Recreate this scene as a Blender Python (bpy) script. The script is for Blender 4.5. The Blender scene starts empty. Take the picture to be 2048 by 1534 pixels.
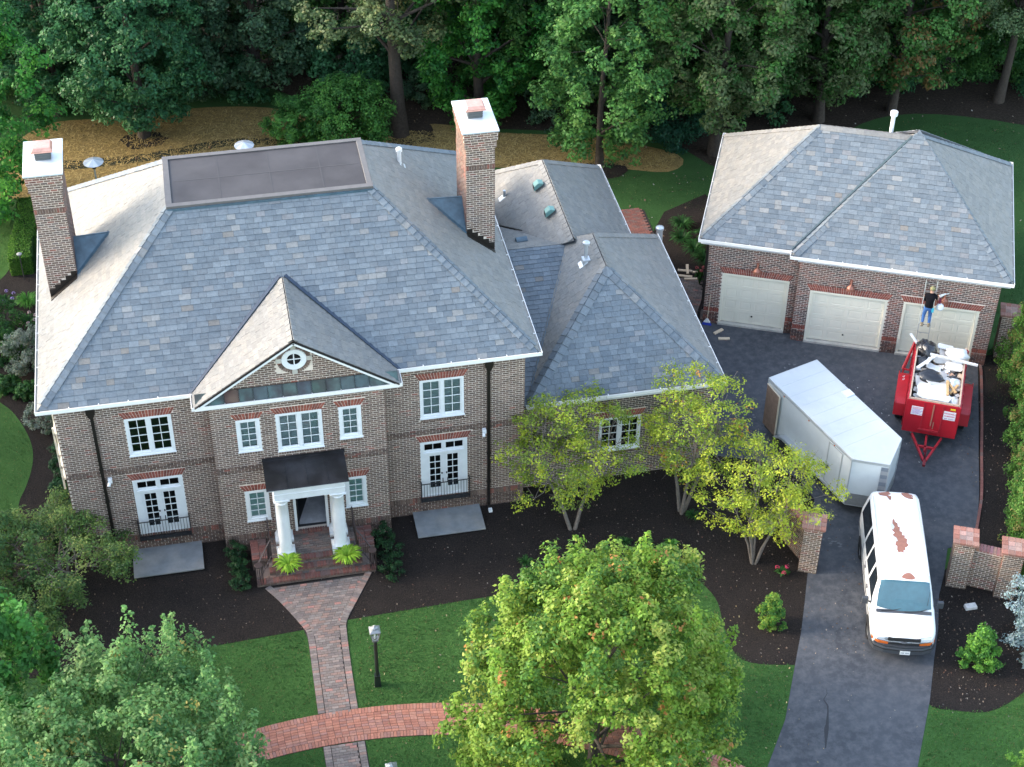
import bpy, math, random
import numpy as np
from mathutils import Matrix, Vector
R = math.radians
random.seed(7)
RG = np.random.default_rng(7)
scene = bpy.context.scene

# ------------------------------------------------------------ camera, light
def camera():
    yaw, pitch, roll = 0.20597, 0.68734, 0.01037
    cy, sy, cp, sp = math.cos(yaw), math.sin(yaw), math.cos(pitch), math.sin(pitch)
    f = Vector((sy*cp, cy*cp, -sp)); r = Vector((cy, -sy, 0)); u = r.cross(f)
    r2 = r*math.cos(roll) + u*math.sin(roll); u2 = u*math.cos(roll) - r*math.sin(roll)
    cd = bpy.data.cameras.new('camera'); co = bpy.data.objects.new('camera', cd)
    scene.collection.objects.link(co)
    m = Matrix(((r2.x, u2.x, -f.x, 6.01465), (r2.y, u2.y, -f.y, -42.54354), (r2.z, u2.z, -f.z, 41.17732), (0, 0, 0, 1)))
    co.matrix_world = m
    cd.sensor_width = 36; cd.lens = 3476.94/2048*36; cd.clip_end = 600; cd.clip_start = 0.5
    scene.camera = co
camera()
SUN_EL, SUN_AZ = 22, -74          # elevation; azimuth from +Y towards +X (so -74 is behind and to the left)
w = bpy.data.worlds.new('World'); scene.world = w; w.use_nodes = True
nt = w.node_tree; bg = nt.nodes['Background']
sky = nt.nodes.new('ShaderNodeTexSky'); sky.sky_type = 'NISHITA'; sky.sun_disc = False
sky.sun_elevation = R(SUN_EL); sky.sun_rotation = R(SUN_AZ); sky.air_density = 1.0; sky.dust_density = 1.5; sky.ozone_density = .35
hsv = nt.nodes.new('ShaderNodeHueSaturation'); hsv.inputs['Saturation'].default_value = .80      # thin high haze
nt.links.new(sky.outputs[0], hsv.inputs['Color']); nt.links.new(hsv.outputs[0], bg.inputs[0]); bg.inputs[1].default_value = 0.15
sl = bpy.data.lights.new('sun', 'SUN'); sl.energy = 1.15; sl.angle = R(20); sl.color = (1.0, 0.86, 0.72)
so = bpy.data.objects.new('sun', sl); scene.collection.objects.link(so)
sd = Vector((math.sin(R(SUN_AZ))*math.cos(R(SUN_EL)), math.cos(R(SUN_AZ))*math.cos(R(SUN_EL)), math.sin(R(SUN_EL))))
so.rotation_euler = sd.to_track_quat('Z', 'Y').to_euler()
scene.view_settings.view_transform = 'Standard'; scene.view_settings.look = 'None'
scene.view_settings.exposure = 2.5; scene.view_settings.gamma = 1
scene.view_settings.use_curve_mapping = False

# ------------------------------------------------------------ helpers
COL = scene.collection
def V3(*a): return np.array(a, float)
class MB:
    """collects polygons; one mesh per build"""
    def __init__(s): s.v = []; s.f = []; s.t = []; s.n = 0; s.mi = []
    def add(s, verts, faces, tint=(1, 1, 1), mi=0):
        verts = np.asarray(verts, float).reshape(-1, 3)
        faces = np.asarray(faces, int)
        s.v.append(verts); s.f.append(faces + s.n); s.n += len(verts)
        t = np.asarray(tint, float)
        if t.ndim == 1: t = np.tile(t, (len(faces), 1))
        s.t.append(t); s.mi.append(np.full(len(faces), mi))
        return s
    def poly(s, pts, tint=(1, 1, 1), mi=0): return s.add(pts, [list(range(len(pts)))], tint, mi)
    def box(s, c, size, rot=None, tint=(1, 1, 1), top=1.0, mi=0):
        h = np.asarray(size, float)/2
        p = np.array([[x, y, z] for z in (-1, 1) for y in (-1, 1) for x in (-1, 1)], float)
        p[4:, :2] *= top
        p = p*h
        if rot is not None: p = p @ np.asarray(rot).T
        return s.add(p + np.asarray(c, float), [[0, 2, 3, 1], [4, 5, 7, 6], [0, 1, 5, 4], [2, 6, 7, 3], [0, 4, 6, 2], [1, 3, 7, 5]], tint, mi)
    def bb(s, x0, x1, y0, y1, z0, z1, tint=(1, 1, 1), mi=0):
        return s.box(((x0+x1)/2, (y0+y1)/2, (z0+z1)/2), (x1-x0, y1-y0, z1-z0), None, tint, 1.0, mi)
    def bar(s, a, b, wd, hd=None, tint=(1, 1, 1), up=(0, 0, 1)):
        a = np.asarray(a, float); b = np.asarray(b, float); d = b-a; L = np.linalg.norm(d); d = d/L
        up = np.asarray(up, float)
        if abs(d@up) > .95: up = V3(0, 1, 0)
        x = np.cross(d, up); x /= np.linalg.norm(x); z = np.cross(x, d)
        return s.box((a+b)/2, (wd, L, hd or wd), np.stack([x, d, z], 1), tint)
    def tube(s, pts, rad, n=8, tint=(1, 1, 1), cap=True, mi=0):
        pts = [np.asarray(p, float) for p in pts]; m = len(pts)
        rad = [rad]*m if np.isscalar(rad) else rad
        rings = []; px = None
        for i, p in enumerate(pts):
            d = pts[min(i+1, m-1)] - pts[max(i-1, 0)]; d = d/(np.linalg.norm(d)+1e-9)
            if px is None:
                a = V3(1, 0, 0) if abs(d[0]) < .8 else V3(0, 1, 0)
                px = np.cross(d, a)
            px = px - d*(px@d); px /= np.linalg.norm(px); py = np.cross(d, px)
            th = np.arange(n)*2*np.pi/n
            rings.append(p + rad[i]*(np.outer(np.cos(th), px) + np.outer(np.sin(th), py)))
        f = []
        for i in range(m-1):
            for k in range(n):
                k2 = (k+1) % n; f.append([i*n+k, i*n+k2, (i+1)*n+k2, (i+1)*n+k])
        base = s.n
        s.add(np.concatenate(rings), f, tint, mi)
        if cap and n > 2:
            for ring in (rings[0], rings[-1]): s.poly(ring, tint, mi)
        return s
    def lathe(s, c, prof, n=16, tint=(1, 1, 1), mi=0, sq=1.0):
        c = np.asarray(c, float); th = np.arange(n)*2*np.pi/n
        v = np.concatenate([np.stack([np.cos(th)*r, np.sin(th)*r*sq, np.full(n, z)], 1) for r, z in prof]) + c
        f = [[i*n+k, i*n+(k+1) % n, (i+1)*n+(k+1) % n, (i+1)*n+k] for i in range(len(prof)-1) for k in range(n)]
        return s.add(v, f, tint, mi)
    def prism(s, poly, z0, z1, tint=(1, 1, 1), mi=0, O=(0, 0, 0), A=((1, 0, 0), (0, 1, 0), (0, 0, 1))):
        A = np.asarray(A, float); O = np.asarray(O, float); poly = [tuple(p) for p in poly]; n = len(poly)
        lo = np.array([O + A[0]*p[0] + A[1]*p[1] + A[2]*z0 for p in poly])
        hi = np.array([O + A[0]*p[0] + A[1]*p[1] + A[2]*z1 for p in poly])
        s.poly(hi, tint, mi); s.poly(lo[::-1], tint, mi)
        s.add(np.concatenate([lo, hi]), [[i, (i+1) % n, n+(i+1) % n, n+i] for i in range(n)], tint, mi)
        return s
    def mesh(s, name, mats):
        me = bpy.data.meshes.new(name)
        V = np.concatenate(s.v)
        tot = []; loops = []
        for f in s.f: tot.append(np.full(len(f), f.shape[1])); loops.append(f.ravel())
        tot = np.concatenate(tot); loops = np.concatenate(loops)
        me.vertices.add(len(V)); me.vertices.foreach_set('co', V.ravel().astype(np.float32))
        me.loops.add(len(loops)); me.loops.foreach_set('vertex_index', loops.astype(np.int32))
        me.polygons.add(len(tot)); st = np.concatenate([[0], np.cumsum(tot)[:-1]])
        me.polygons.foreach_set('loop_start', st.astype(np.int32)); me.polygons.foreach_set('loop_total', tot.astype(np.int32))
        for m in (mats if isinstance(mats, (list, tuple)) else [mats]): me.materials.append(m)
        me.polygons.foreach_set('material_index', np.concatenate(s.mi).astype(np.int32))
        at = me.attributes.new('tint', 'FLOAT_COLOR', 'FACE')
        T = np.concatenate(s.t); T = np.concatenate([T, np.ones((len(T), 1))], 1)
        at.data.foreach_set('color', T.ravel().astype(np.float32))
        me.polygons.foreach_set('use_smooth', np.zeros(len(tot), bool))
        me.update(calc_edges=True)
        return me
    def build(s, name, mats, parent=None, smooth=False, bevel=0, seg=2, kind=None):
        me = s.mesh(name, mats)
        if smooth: me.polygons.foreach_set('use_smooth', np.ones(len(me.polygons), bool))
        o = bpy.data.objects.new(name, me); COL.objects.link(o)
        if parent is not None: o.parent = parent
        if bevel:
            b = o.modifiers.new('bevel', 'BEVEL'); b.width = bevel; b.segments = seg; b.limit_method = 'ANGLE'; b.angle_limit = R(35)
            w = o.modifiers.new('weld', 'WELD'); w.merge_threshold = 0.0002
            o.modifiers.move(1, 0)
        if kind: o['kind'] = kind
        return o
def tag(o, label=None, cat=None, group=None, kind=None):
    if label: o['label'] = label
    if cat: o['category'] = cat
    if group: o['group'] = group
    if kind: o['kind'] = kind
    return o
def thing(name, label, cat, loc=(0, 0, 0), rz=0, group=None):
    o = bpy.data.objects.new(name, None); COL.objects.link(o)
    o.location = loc; o.rotation_euler = (0, 0, rz); o.empty_display_size = .2
    return tag(o, label, cat, group)
def copy_tree(o, parent=None):
    c = o.copy(); COL.objects.link(c); c.parent = parent
    for ch in list(o.children): copy_tree(ch, c)
    return c
_unit = {}
def unit_mesh(name, mat, faces='box'):
    k = (name, mat.name)
    if k not in _unit:
        b = MB(); b.box((0, 0, 0), (1, 1, 1)); _unit[k] = b.mesh(name, mat)
    return _unit[k]
def piece(name, mat, parent, C, S, rot, tint):
    """one brick, slate or paver: an object of its own sharing one mesh"""
    o = bpy.data.objects.new(name, unit_mesh(name, mat)); COL.objects.link(o); o.parent = parent
    m = Matrix.Identity(4)
    for i in range(3):
        for j in range(3): m[i][j] = rot[i][j]*S[j]
        m[i][3] = C[i]
    o.matrix_local = m; o.color = (*tint, 1)
    return o
def pieces(name, mat, parent, items, rot, nind):
    """items: (centre, size, tint); the first nind become objects, the rest one joined part"""
    rot = np.asarray(rot)
    for C, S, t in items[:nind]: piece(name, mat, parent, C, S, rot, t)
    if len(items) > nind:
        mb = MB()
        for C, S, t in items[nind:]: mb.box(C, S, rot, t)
        mb.build(name + '_field', mat, parent, kind='stuff')

# ------------------------------------------------------------ materials
def mat(name, col=(.5, .5, .5), rough=.6, metal=0, noise=0, nscale=8, bump=0, bscale=30, spec=.5, tint=True, emit=None, detail=4, col2=None, n2=None, coat=0):
    m = bpy.data.materials.new(name); m.use_nodes = True; nt = m.node_tree; N = nt.nodes; L = nt.links
    p = N['Principled BSDF']; p.inputs['Roughness'].default_value = rough; p.inputs['Metallic'].default_value = metal
    p.inputs['Specular IOR Level'].default_value = spec
    if coat: p.inputs['Coat Weight'].default_value = coat; p.inputs['Coat Roughness'].default_value = .08
    c = N.new('ShaderNodeRGB'); c.outputs[0].default_value = (*col, 1); out = c.outputs[0]
    def mul(a, b):
        x = N.new('ShaderNodeMix'); x.data_type = 'RGBA'; x.blend_type = 'MULTIPLY'; x.inputs[0].default_value = 1
        L.new(a, x.inputs[6]); L.new(b, x.inputs[7]); return x.outputs[2]
    tc = N.new('ShaderNodeTexCoord')
    geo = N.new('ShaderNodeNewGeometry')
    if col2 is not None:
        nz = N.new('ShaderNodeTexNoise'); nz.inputs['Scale'].default_value = n2 or nscale; nz.inputs['Detail'].default_value = 6
        L.new(geo.outputs['Position'], nz.inputs['Vector'])
        cr = N.new('ShaderNodeValToRGB'); cr.color_ramp.elements[0].position = .42; cr.color_ramp.elements[1].position = .60
        L.new(nz.outputs['Fac'], cr.inputs[0])
        x = N.new('ShaderNodeMix'); x.data_type = 'RGBA'; L.new(cr.outputs[0], x.inputs[0]); L.new(out, x.inputs[6]); x.inputs[7].default_value = (*col2, 1); out = x.outputs[2]
    if tint:
        a = N.new('ShaderNodeAttribute'); a.attribute_name = 'tint'; out = mul(out, a.outputs['Color'])
        oi = N.new('ShaderNodeObjectInfo'); out = mul(out, oi.outputs['Color'])
    if noise:
        nz = N.new('ShaderNodeTexNoise'); nz.inputs['Scale'].default_value = nscale; nz.inputs['Detail'].default_value = detail; nz.inputs['Roughness'].default_value = .65
        L.new(geo.outputs['Position'], nz.inputs['Vector'])
        mr = N.new('ShaderNodeMapRange'); mr.inputs[1].default_value = .3; mr.inputs[2].default_value = .7
        mr.inputs[3].default_value = 1-noise; mr.inputs[4].default_value = 1+noise; L.new(nz.outputs['Fac'], mr.inputs[0])
        cx = N.new('ShaderNodeCombineColor')
        for i in range(3): L.new(mr.outputs[0], cx.inputs[i])
        out = mul(out, cx.outputs[0])
    L.new(out, p.inputs['Base Color'])
    if bump:
        nb = N.new('ShaderNodeTexNoise'); nb.inputs['Scale'].default_value = bscale; nb.inputs['Detail'].default_value = 5
        L.new(geo.outputs['Position'], nb.inputs['Vector'])
        b = N.new('ShaderNodeBump'); b.inputs['Strength'].default_value = 1; b.inputs['Distance'].default_value = bump
        L.new(nb.outputs['Fac'], b.inputs['Height']); L.new(b.outputs[0], p.inputs['Normal'])
    return m
def glass_mat(name, tintc=(.78, .84, .84), f=.35):
    m = bpy.data.materials.new(name); m.use_nodes = True; N = m.node_tree.nodes; L = m.node_tree.links
    N.remove(N['Principled BSDF']); o = N['Material Output']
    t = N.new('ShaderNodeBsdfTransparent'); t.inputs[0].default_value = (*tintc, 1)
    g = N.new('ShaderNodeBsdfGlossy'); g.inputs['Roughness'].default_value = .03; g.inputs[0].default_value = (.9, .95, 1, 1)
    lw = N.new('ShaderNodeFresnel'); lw.inputs[0].default_value = .98 + f
    mx = N.new('ShaderNodeMixShader'); L.new(lw.outputs[0], mx.inputs[0]); L.new(t.outputs[0], mx.inputs[1]); L.new(g.outputs[0], mx.inputs[2]); L.new(mx.outputs[0], o.inputs[0])
    return m
def leaf_mat(name, col, trans=.35, rough=.5):
    m = mat(name, col, rough, noise=.15, nscale=1.3, spec=.16)
    N = m.node_tree.nodes; L = m.node_tree.links; p = N['Principled BSDF']; o = N['Material Output']
    t = N.new('ShaderNodeBsdfTranslucent'); src = p.inputs['Base Color'].links[0].from_socket
    hs = N.new('ShaderNodeHueSaturation'); hs.inputs['Value'].default_value = 1.5; hs.inputs['Hue'].default_value = .49; L.new(src, hs.inputs['Color']); L.new(hs.outputs[0], t.inputs[0])
    mx = N.new('ShaderNodeMixShader'); mx.inputs[0].default_value = trans
    L.new(p.outputs[0], mx.inputs[1]); L.new(t.outputs[0], mx.inputs[2]); L.new(mx.outputs[0], o.inputs[0])
    return m
def ramp_ground(name, c1, c2, c3, s1=.6, s2=14, rough=.95, bump=.03, bscale=40, speck=None, sp_scale=30, sp_th=.7, stretch=None):
    """two scales of patchiness and optional specks"""
    m = bpy.data.materials.new(name); m.use_nodes = True; N = m.node_tree.nodes; L = m.node_tree.links
    p = N['Principled BSDF']; p.inputs['Roughness'].default_value = rough; p.inputs['Specular IOR Level'].default_value = .2
    geo = N.new('ShaderNodeNewGeometry'); pos = geo.outputs['Position']
    if stretch:
        mp = N.new('ShaderNodeMapping'); mp.inputs['Scale'].default_value = stretch; L.new(pos, mp.inputs[0]); pos = mp.outputs[0]
    def nz(s, d=5, r=.6):
        n = N.new('ShaderNodeTexNoise'); n.inputs['Scale'].default_value = s; n.inputs['Detail'].default_value = d; n.inputs['Roughness'].default_value = r
        L.new(pos, n.inputs['Vector']); return n.outputs['Fac']
    def mix(f, a, b, lo=.35, hi=.65):
        mr = N.new('ShaderNodeMapRange'); mr.inputs[1].default_value = lo; mr.inputs[2].default_value = hi; L.new(f, mr.inputs[0])
        x = N.new('ShaderNodeMix'); x.data_type = 'RGBA'; L.new(mr.outputs[0], x.inputs[0])
        for i, q in ((6, a), (7, b)):
            if isinstance(q, tuple): x.inputs[i].default_value = (*q, 1)
            else: L.new(q, x.inputs[i])
        return x.outputs[2]
    a = mix(nz(s1), c1, c2); b = mix(nz(s2, 6, .7), a, c3, .42, .72)
    if speck: b = mix(nz(sp_scale, 2, .5), b, speck, sp_th, sp_th+.03)
    L.new(b, p.inputs['Base Color'])
    if bump:
        bn = N.new('ShaderNodeBump'); bn.inputs['Distance'].default_value = bump; L.new(nz(bscale, 6, .7), bn.inputs['Height']); L.new(bn.outputs[0], p.inputs['Normal'])
    return m
M = {}
M['mortar'] = mat('mortar', (.70, .60, .51), .9, noise=.15, nscale=3, bump=.004, bscale=60)
M['brick'] = mat('brick', (1, 1, 1), .8, noise=.25, nscale=22, bump=.004, bscale=80)
M['slate'] = mat('slate', (1, 1, 1), .52, noise=.16, nscale=9, bump=.006, bscale=25, spec=.42)
M['underlay'] = mat('roof_underlay', (.035, .04, .05), .8)
M['copper_old'] = mat('old_copper', (.060, .095, .090), .5, noise=.3, nscale=3, col2=(.035, .036, .036), n2=2.0, spec=.5)
M['copper_blue'] = mat('weathered_copper_valley', (.055, .10, .135), .4, noise=.3, nscale=4, spec=.7)
M['membrane'] = mat('roof_membrane', (.034, .032, .036), .75, noise=.15, nscale=1.2, col2=(.046, .044, .048), n2=.8)
M['membrane_edge'] = mat('membrane_edge', (.105, .10, .098), .6, noise=.12, nscale=5)
M['white'] = mat('white_paint', (.74, .76, .76), .45, noise=.05, nscale=3)
M['cream'] = mat('cream_paint', (.76, .72, .585), .5, noise=.04, nscale=2)
M['gutter'] = mat('white_gutter', (.80, .79, .76), .4, noise=.05, nscale=6)
M['bronze'] = mat('dark_bronze', (.022, .018, .016), .45, metal=.4, noise=.2, nscale=5)
M['iron'] = mat('black_iron', (.012, .012, .014), .45)
M['glass'] = glass_mat('window_glass')
M['dark'] = mat('dark_interior', (.012, .013, .013), .9)
M['blind'] = mat('blind_slats', (.62, .66, .66), .6)
M['shade'] = mat('closed_shade', (.44, .60, .57), .7, noise=.08, nscale=2)
M['capmetal'] = mat('chimney_cap_metal', (.62, .67, .70), .38, metal=.35, noise=.10, nscale=2.5, bump=.01, bscale=3)
M['copper_new'] = mat('copper_cowl', (.62, .33, .26), .35, metal=.5, noise=.15, nscale=7)
M['galv'] = mat('galvanised', (.55, .58, .60), .35, metal=.6, noise=.1)
M['stone'] = mat('bluestone', (.20, .215, .225), .6, noise=.18, nscale=2.5, col2=(.25, .25, .24), n2=1.2)
M['concrete'] = mat('concrete', (.45, .43, .38), .9, noise=.2, nscale=4, bump=.003)
M['asphalt'] = ramp_ground('asphalt', (.048, .053, .062), (.072, .078, .089), (.108, .112, .120), .35, 3.2, .82, .004, 120, (.12, .12, .12), 30, .745)
M['mulch'] = ramp_ground('mulch', (.010, .0085, .008), (.017, .0140, .0125), (.042, .032, .027), 1.2, 22, .95, .05, 30, (.15, .11, .08), 26, .72)
M['litter'] = ramp_ground('leaf_litter', (.018, .015, .011), (.032, .024, .018), (.065, .048, .036), .5, 9, .95, .06, 14, (.20, .15, .12), 14, .73)
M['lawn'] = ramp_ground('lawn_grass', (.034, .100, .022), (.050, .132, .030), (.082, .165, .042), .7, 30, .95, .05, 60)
M['lawn2'] = ramp_ground('shaded_lawn', (.022, .070, .018), (.032, .094, .023), (.048, .112, .032), .6, 24, .95, .05, 50, (.22, .19, .12), 16, .745)  # darker copy of the lawn, the trees' shade put into its colour
M['straw'] = ramp_ground('straw', (.26, .185, .068), (.19, .135, .05), (.36, .27, .11), 1.2, 18, .95, .05, 24, (.03, .022, .012), 12, .64)
M['worn'] = ramp_ground('worn_grass', (.022, .03, .016), (.03, .035, .02), (.05, .045, .03), 1.2, 18, .95, .05, 24)
M['bark'] = mat('bark', (.045, .036, .028), .9, noise=.35, nscale=9, bump=.03, bscale=12)
M['bark_light'] = mat('light_bark', (.15, .13, .11), .9, noise=.3, nscale=12, bump=.01, bscale=30)

# ------------------------------------------------------------ ground
def sheet(name, pts, z, m, th=0.0):
    b = MB(); b.poly([(x, y, z) for x, y in pts]); return b.build(name, m, kind='structure')
def smooth(pts, closed=False, n=6):
    out = []; P = [np.array(p, float) for p in pts]; m = len(P)
    rng = range(m if closed else m-1)
    for i in rng:
        p0 = P[(i-1) % m] if closed or i > 0 else P[0]; p1 = P[i]; p2 = P[(i+1) % m]; p3 = P[(i+2) % m] if closed or i+2 < m else P[-1]
        for k in range(n):
            t = k/n; out.append(tuple(.5*((2*p1)+(-p0+p2)*t+(2*p0-5*p1+4*p2-p3)*t*t+(-p0+3*p1-3*p2+p3)*t**3)))
    if not closed: out.append(tuple(P[-1]))
    return out
sheet('lawn', [(-140, -90), (170, -90), (170, 240), (-140, 240)], 0, M['lawn'])
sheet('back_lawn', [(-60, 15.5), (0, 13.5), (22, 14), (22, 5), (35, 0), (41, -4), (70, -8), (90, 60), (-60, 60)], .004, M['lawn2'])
forest = smooth([(-60, 33.5), (-8, 34), (3, 33.2), (7, 32.3), (10.7, 28.9), (14, 25.6), (19, 24.6), (26, 22.4), (28.5, 19.2), (33, 18.6), (35, 21.5), (38.4, 22.3), (43, 20.4), (47, 17.0), (70, 10)], n=4)
sheet('forest_floor', forest + [(110, 10), (110, 130), (-110, 130), (-110, 33)], .008, M['litter'])
kid = smooth([(12.6, -4.02), (16, -3.9), (19.32, -3.80), (20.06, -4.29), (20.58, -5.43), (20.5, -6.65), (20.47, -7.72), (20.9, -8.35), (22.35, -8.73)], n=5)
sheet('mulch_bed', [(-1.9, -4.75), (7.4, -4.3), (8.7, -4.14)] + kid + [(23.6, -6), (26, -1), (26, 2), (22.3, 3), (15, 2), (14, 14), (2, 14.5), (0, 17.5), (-1.2, 19), (-4, 19), (-4, -4.8)], .008, M['mulch'])
sheet('side_lawn', smooth([(-9, 8.5), (-2.9, 9.6), (-2.4, 9.02), (-1.85, 8.2), (-1.3, 6.69), (-1.2, 5.31), (-1.6, 3.6), (-2.4, 2.2), (-9, 1)], True, 5), .012, M['lawn'])
sheet('side_lawn', smooth([(-12, 22), (-2.75, 21.9), (-2.28, 20.76), (-2.08, 18.6), (-2.59, 16.84), (-4.5, 15.6), (-12, 15)], True, 5), .012, M['lawn'])
sheet('mulch_bed', smooth([(27.55, -6.4), (29.5, -4.9), (30.6, -2.5), (31.5, -.4), (32.3, 1.3), (33.5, 4.3), (35.6, 4.6), (38, 2), (36, -4), (33.5, -8), (31, -9.9), (28.8, -11.1), (27.5, -11.6), (26.5, -11.4), (25.7, -10.9), (26.4, -9.4)], True, 4), .008, M['mulch'])
sheet('mulch_bed', [(22.2, 8.6), (24.8, 8.6), (27.5, 15.6), (27.0, 17.6), (24.9, 16.6), (23.9, 15.0), (22.2, 14.6)], .010, M['mulch'])
sheet('straw_strip', smooth([(-3, 25.7), (-1, 28.6), (1.6, 28.8), (4.5, 28.9), (7.2, 28.8), (9.9, 28.0), (13, 25.6), (16.5, 25.5), (19.3, 24.2), (23.4, 23.0), (26.7, 20.9), (25.9, 19.6), (22.9, 20.6), (18.8, 21.3), (14, 22.6), (9.8, 23.8), (5, 22.6), (0, 21.9), (-1.6, 22.3)], True, 4), .012, M['straw'])
sheet('worn_track', smooth([(-2, 25.3), (0, 25.4), (3.5, 25.35), (6.8, 25.9), (9.7, 25.5), (13, 24.4), (13, 23.9), (9.7, 24.9), (7.0, 25.3), (3.6, 24.7), (0, 24.6), (-2, 24.6)], True, 3), .016, M['worn'])
def ring(name, x, y, r, z, m, sq=1, seed=1):
    g = random.Random(seed); sheet(name, [(x+r*math.cos(a*R(20))*g.uniform(.85, 1.12), y+r*sq*math.sin(a*R(20))*g.uniform(.85, 1.12)) for a in range(18)], z, m)
ring('tree_mulch_ring', 3.45, 26.5, 1.0, .020, M['mulch'], .75, 2)
ring('tree_mulch_ring', 23.1, 20.3, 1.2, .020, M['mulch'], .6, 3)
ring('tree_mulch_ring', 14.8, 25.0, 1.7, .020, M['litter'], .8, 4)
DRIVE = [(13.6, -24), (18.2, -16), (20.14, -12.32), (21.21, -10.73), (22.21, -8.69), (22.85, -7.4), (23.42, -6.1), (24.1, -4.5), (24.65, -3.02), (25.3, -1.6), (25.1, -.5), (24.2, .6), (22.6, 1.2), (22.2, 2), (22.2, 9.6), (24.6, 9.0), (29.5, 7.2), (34.4, 4.8), (33.85, 4.3), (32.6, 1.3), (31.87, -.4), (31.0, -2.48), (29.95, -4.7), (28.9, -4.75), (28.3, -5.9), (27.79, -6.72), (27.2, -8.1), (26.56, -9.33), (25.82, -10.83), (24.49, -13.17), (22.9, -16), (18.5, -24)]
sheet('driveway', DRIVE, .014, M['asphalt'])
# sealed crack and patches in the driveway
b = MB()
for pts, wd in (([(22.85, -9.75), (22.80, -10.0), (22.62, -10.2), (22.66, -10.45), (22.60, -10.65), (22.40, -11.15), (22.32, -11.3), (22.05, -12.0)], .05),):
    g = random.Random(4)
    for i in range(len(pts)-1):
        p, q = V3(*pts[i], .017), V3(*pts[i+1], .017); n = V3(-(q-p)[1], (q-p)[0], 0); n /= np.linalg.norm(n)
        w0 = [.004, .008, .012, .028, .02, .045, .07, .015][i]; w1 = [.004, .008, .012, .028, .02, .045, .07, .015][i+1]
        b.poly([p-n*w0, q-n*w1, q+n*w1, p+n*w0])
b.build('crack', mat('crack_filler', (.018, .020, .024), .7), kind='structure')
PAVER = mat('paver', (1, 1, 1), .85, noise=.2, nscale=18, bump=.003, bscale=60)
JOINT = mat('paver_joint', (.030, .026, .023), .95)
def pieces_r(name, m, parent, items, nind):
    for C, S, rot, t in items[:nind]: piece(name, m, parent, C, S, rot, t)
    if len(items) > nind:
        mb = MB()
        for C, S, rot, t in items[nind:]: mb.box(C, S, rot, t)
        mb.build(name + '_field', m, parent, kind='stuff')
def rz(a):
    c, s = math.cos(a), math.sin(a); return np.array([[c, -s, 0], [s, c, 0], [0, 0, 1.]])
def paver_tint(g, kind):
    if kind == 'walk':
        c = g.choice([(.20, .155, .135), (.24, .19, .165), (.175, .145, .13), (.25, .165, .135), (.16, .13, .12), (.21, .18, .16)])
        if g.random() < .05: c = (.34, .17, .14)
    elif kind == 'red': c = g.choice([(.36, .15, .10), (.40, .17, .115), (.32, .135, .095), (.37, .18, .13), (.30, .15, .12)])
    else: c = g.choice([(.20, .078, .062), (.22, .095, .075), (.17, .075, .062), (.16, .10, .088)])
    k = g.uniform(.9, 1.1); return tuple(x*k for x in c)
def front_walk():
    g = random.Random(3); it = []
    L = [(6.28, -2.28), (6.7, -2.96), (7.30, -4.18), (7.41, -4.7), (7.40, -6.02), (7.38, -7.86)]
    Rr = [(9.80, -2.2), (9.23, -3.23), (8.74, -4.14), (8.66, -4.7), (8.61, -6.46), (8.60, -7.86)]
    sheet('walk_bedding', L + Rr[::-1], .012, JOINT)
    root = sheet('walkway', [(7.38, -9.07), (8.65, -9.1), (8.6, -20), (7.4, -20)], .012, JOINT)
    def edge(poly, y):
        for (x0, y0), (x1, y1) in zip(poly, poly[1:]):
            if y1 <= y <= y0: return x0 + (x1-x0)*(y-y0)/(y1-y0)
        return poly[0][0] if y > poly[0][1] else poly[-1][0]
    def field(ya, yb, fl, fr, k0=0):
        y = ya; k = k0
        while y > yb:
            a = fl(y-.05)+.235; c = fr(y-.05)-.235
            x = a - g.uniform(0, .02) + (-.11 if k % 2 else 0); k += 1
            while x < c:
                s, e = max(x+.004, a), min(x+.212, c)
                if e-s > .03: it.append((((s+e)/2, y-.05, .015+g.uniform(-.003, .003)), (e-s, .092, .03), rz(g.uniform(-.01, .01)), paver_tint(g, 'walk')))
                x += .216
            y -= .102
    field(-2.3, -7.84, lambda y: edge(L, y), lambda y: edge(Rr, y))
    field(-9.1, -19.9, lambda y: 7.39, lambda y: 8.63)
    for poly, sgn in ((L, 1), (Rr, -1)):
        P = smooth(poly, n=8); d = 0
        P = [np.array(p) for p in P]; cum = [0]
        for p, q in zip(P, P[1:]): cum.append(cum[-1]+np.linalg.norm(q-p))
        s = .05
        while s < cum[-1]-.03:
            j = np.searchsorted(cum, s)-1; t = (s-cum[j])/(cum[j+1]-cum[j]); p = P[j]*(1-t)+P[j+1]*t; dd = P[j+1]-P[j]; a = math.atan2(dd[1], dd[0])
            n = np.array([-math.sin(a), math.cos(a)])*sgn
            c = p+n*.108
            it.append(((c[0], c[1], .017), (.094, .205, .03), rz(a), paver_tint(g, 'walk'))); s += .102
    for x in (7.39+.11, 8.63-.11):
        y = -9.15
        while y > -19.9: it.append(((x, y, .017), (.205, .094, .03), rz(0), paver_tint(g, 'walk'))); y -= .102
    it.sort(key=lambda q: (q[0][1] < -8.5, abs(q[0][1]+6.3)))
    pieces_r('paver', PAVER, root, it, 300)
front_walk()
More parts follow.
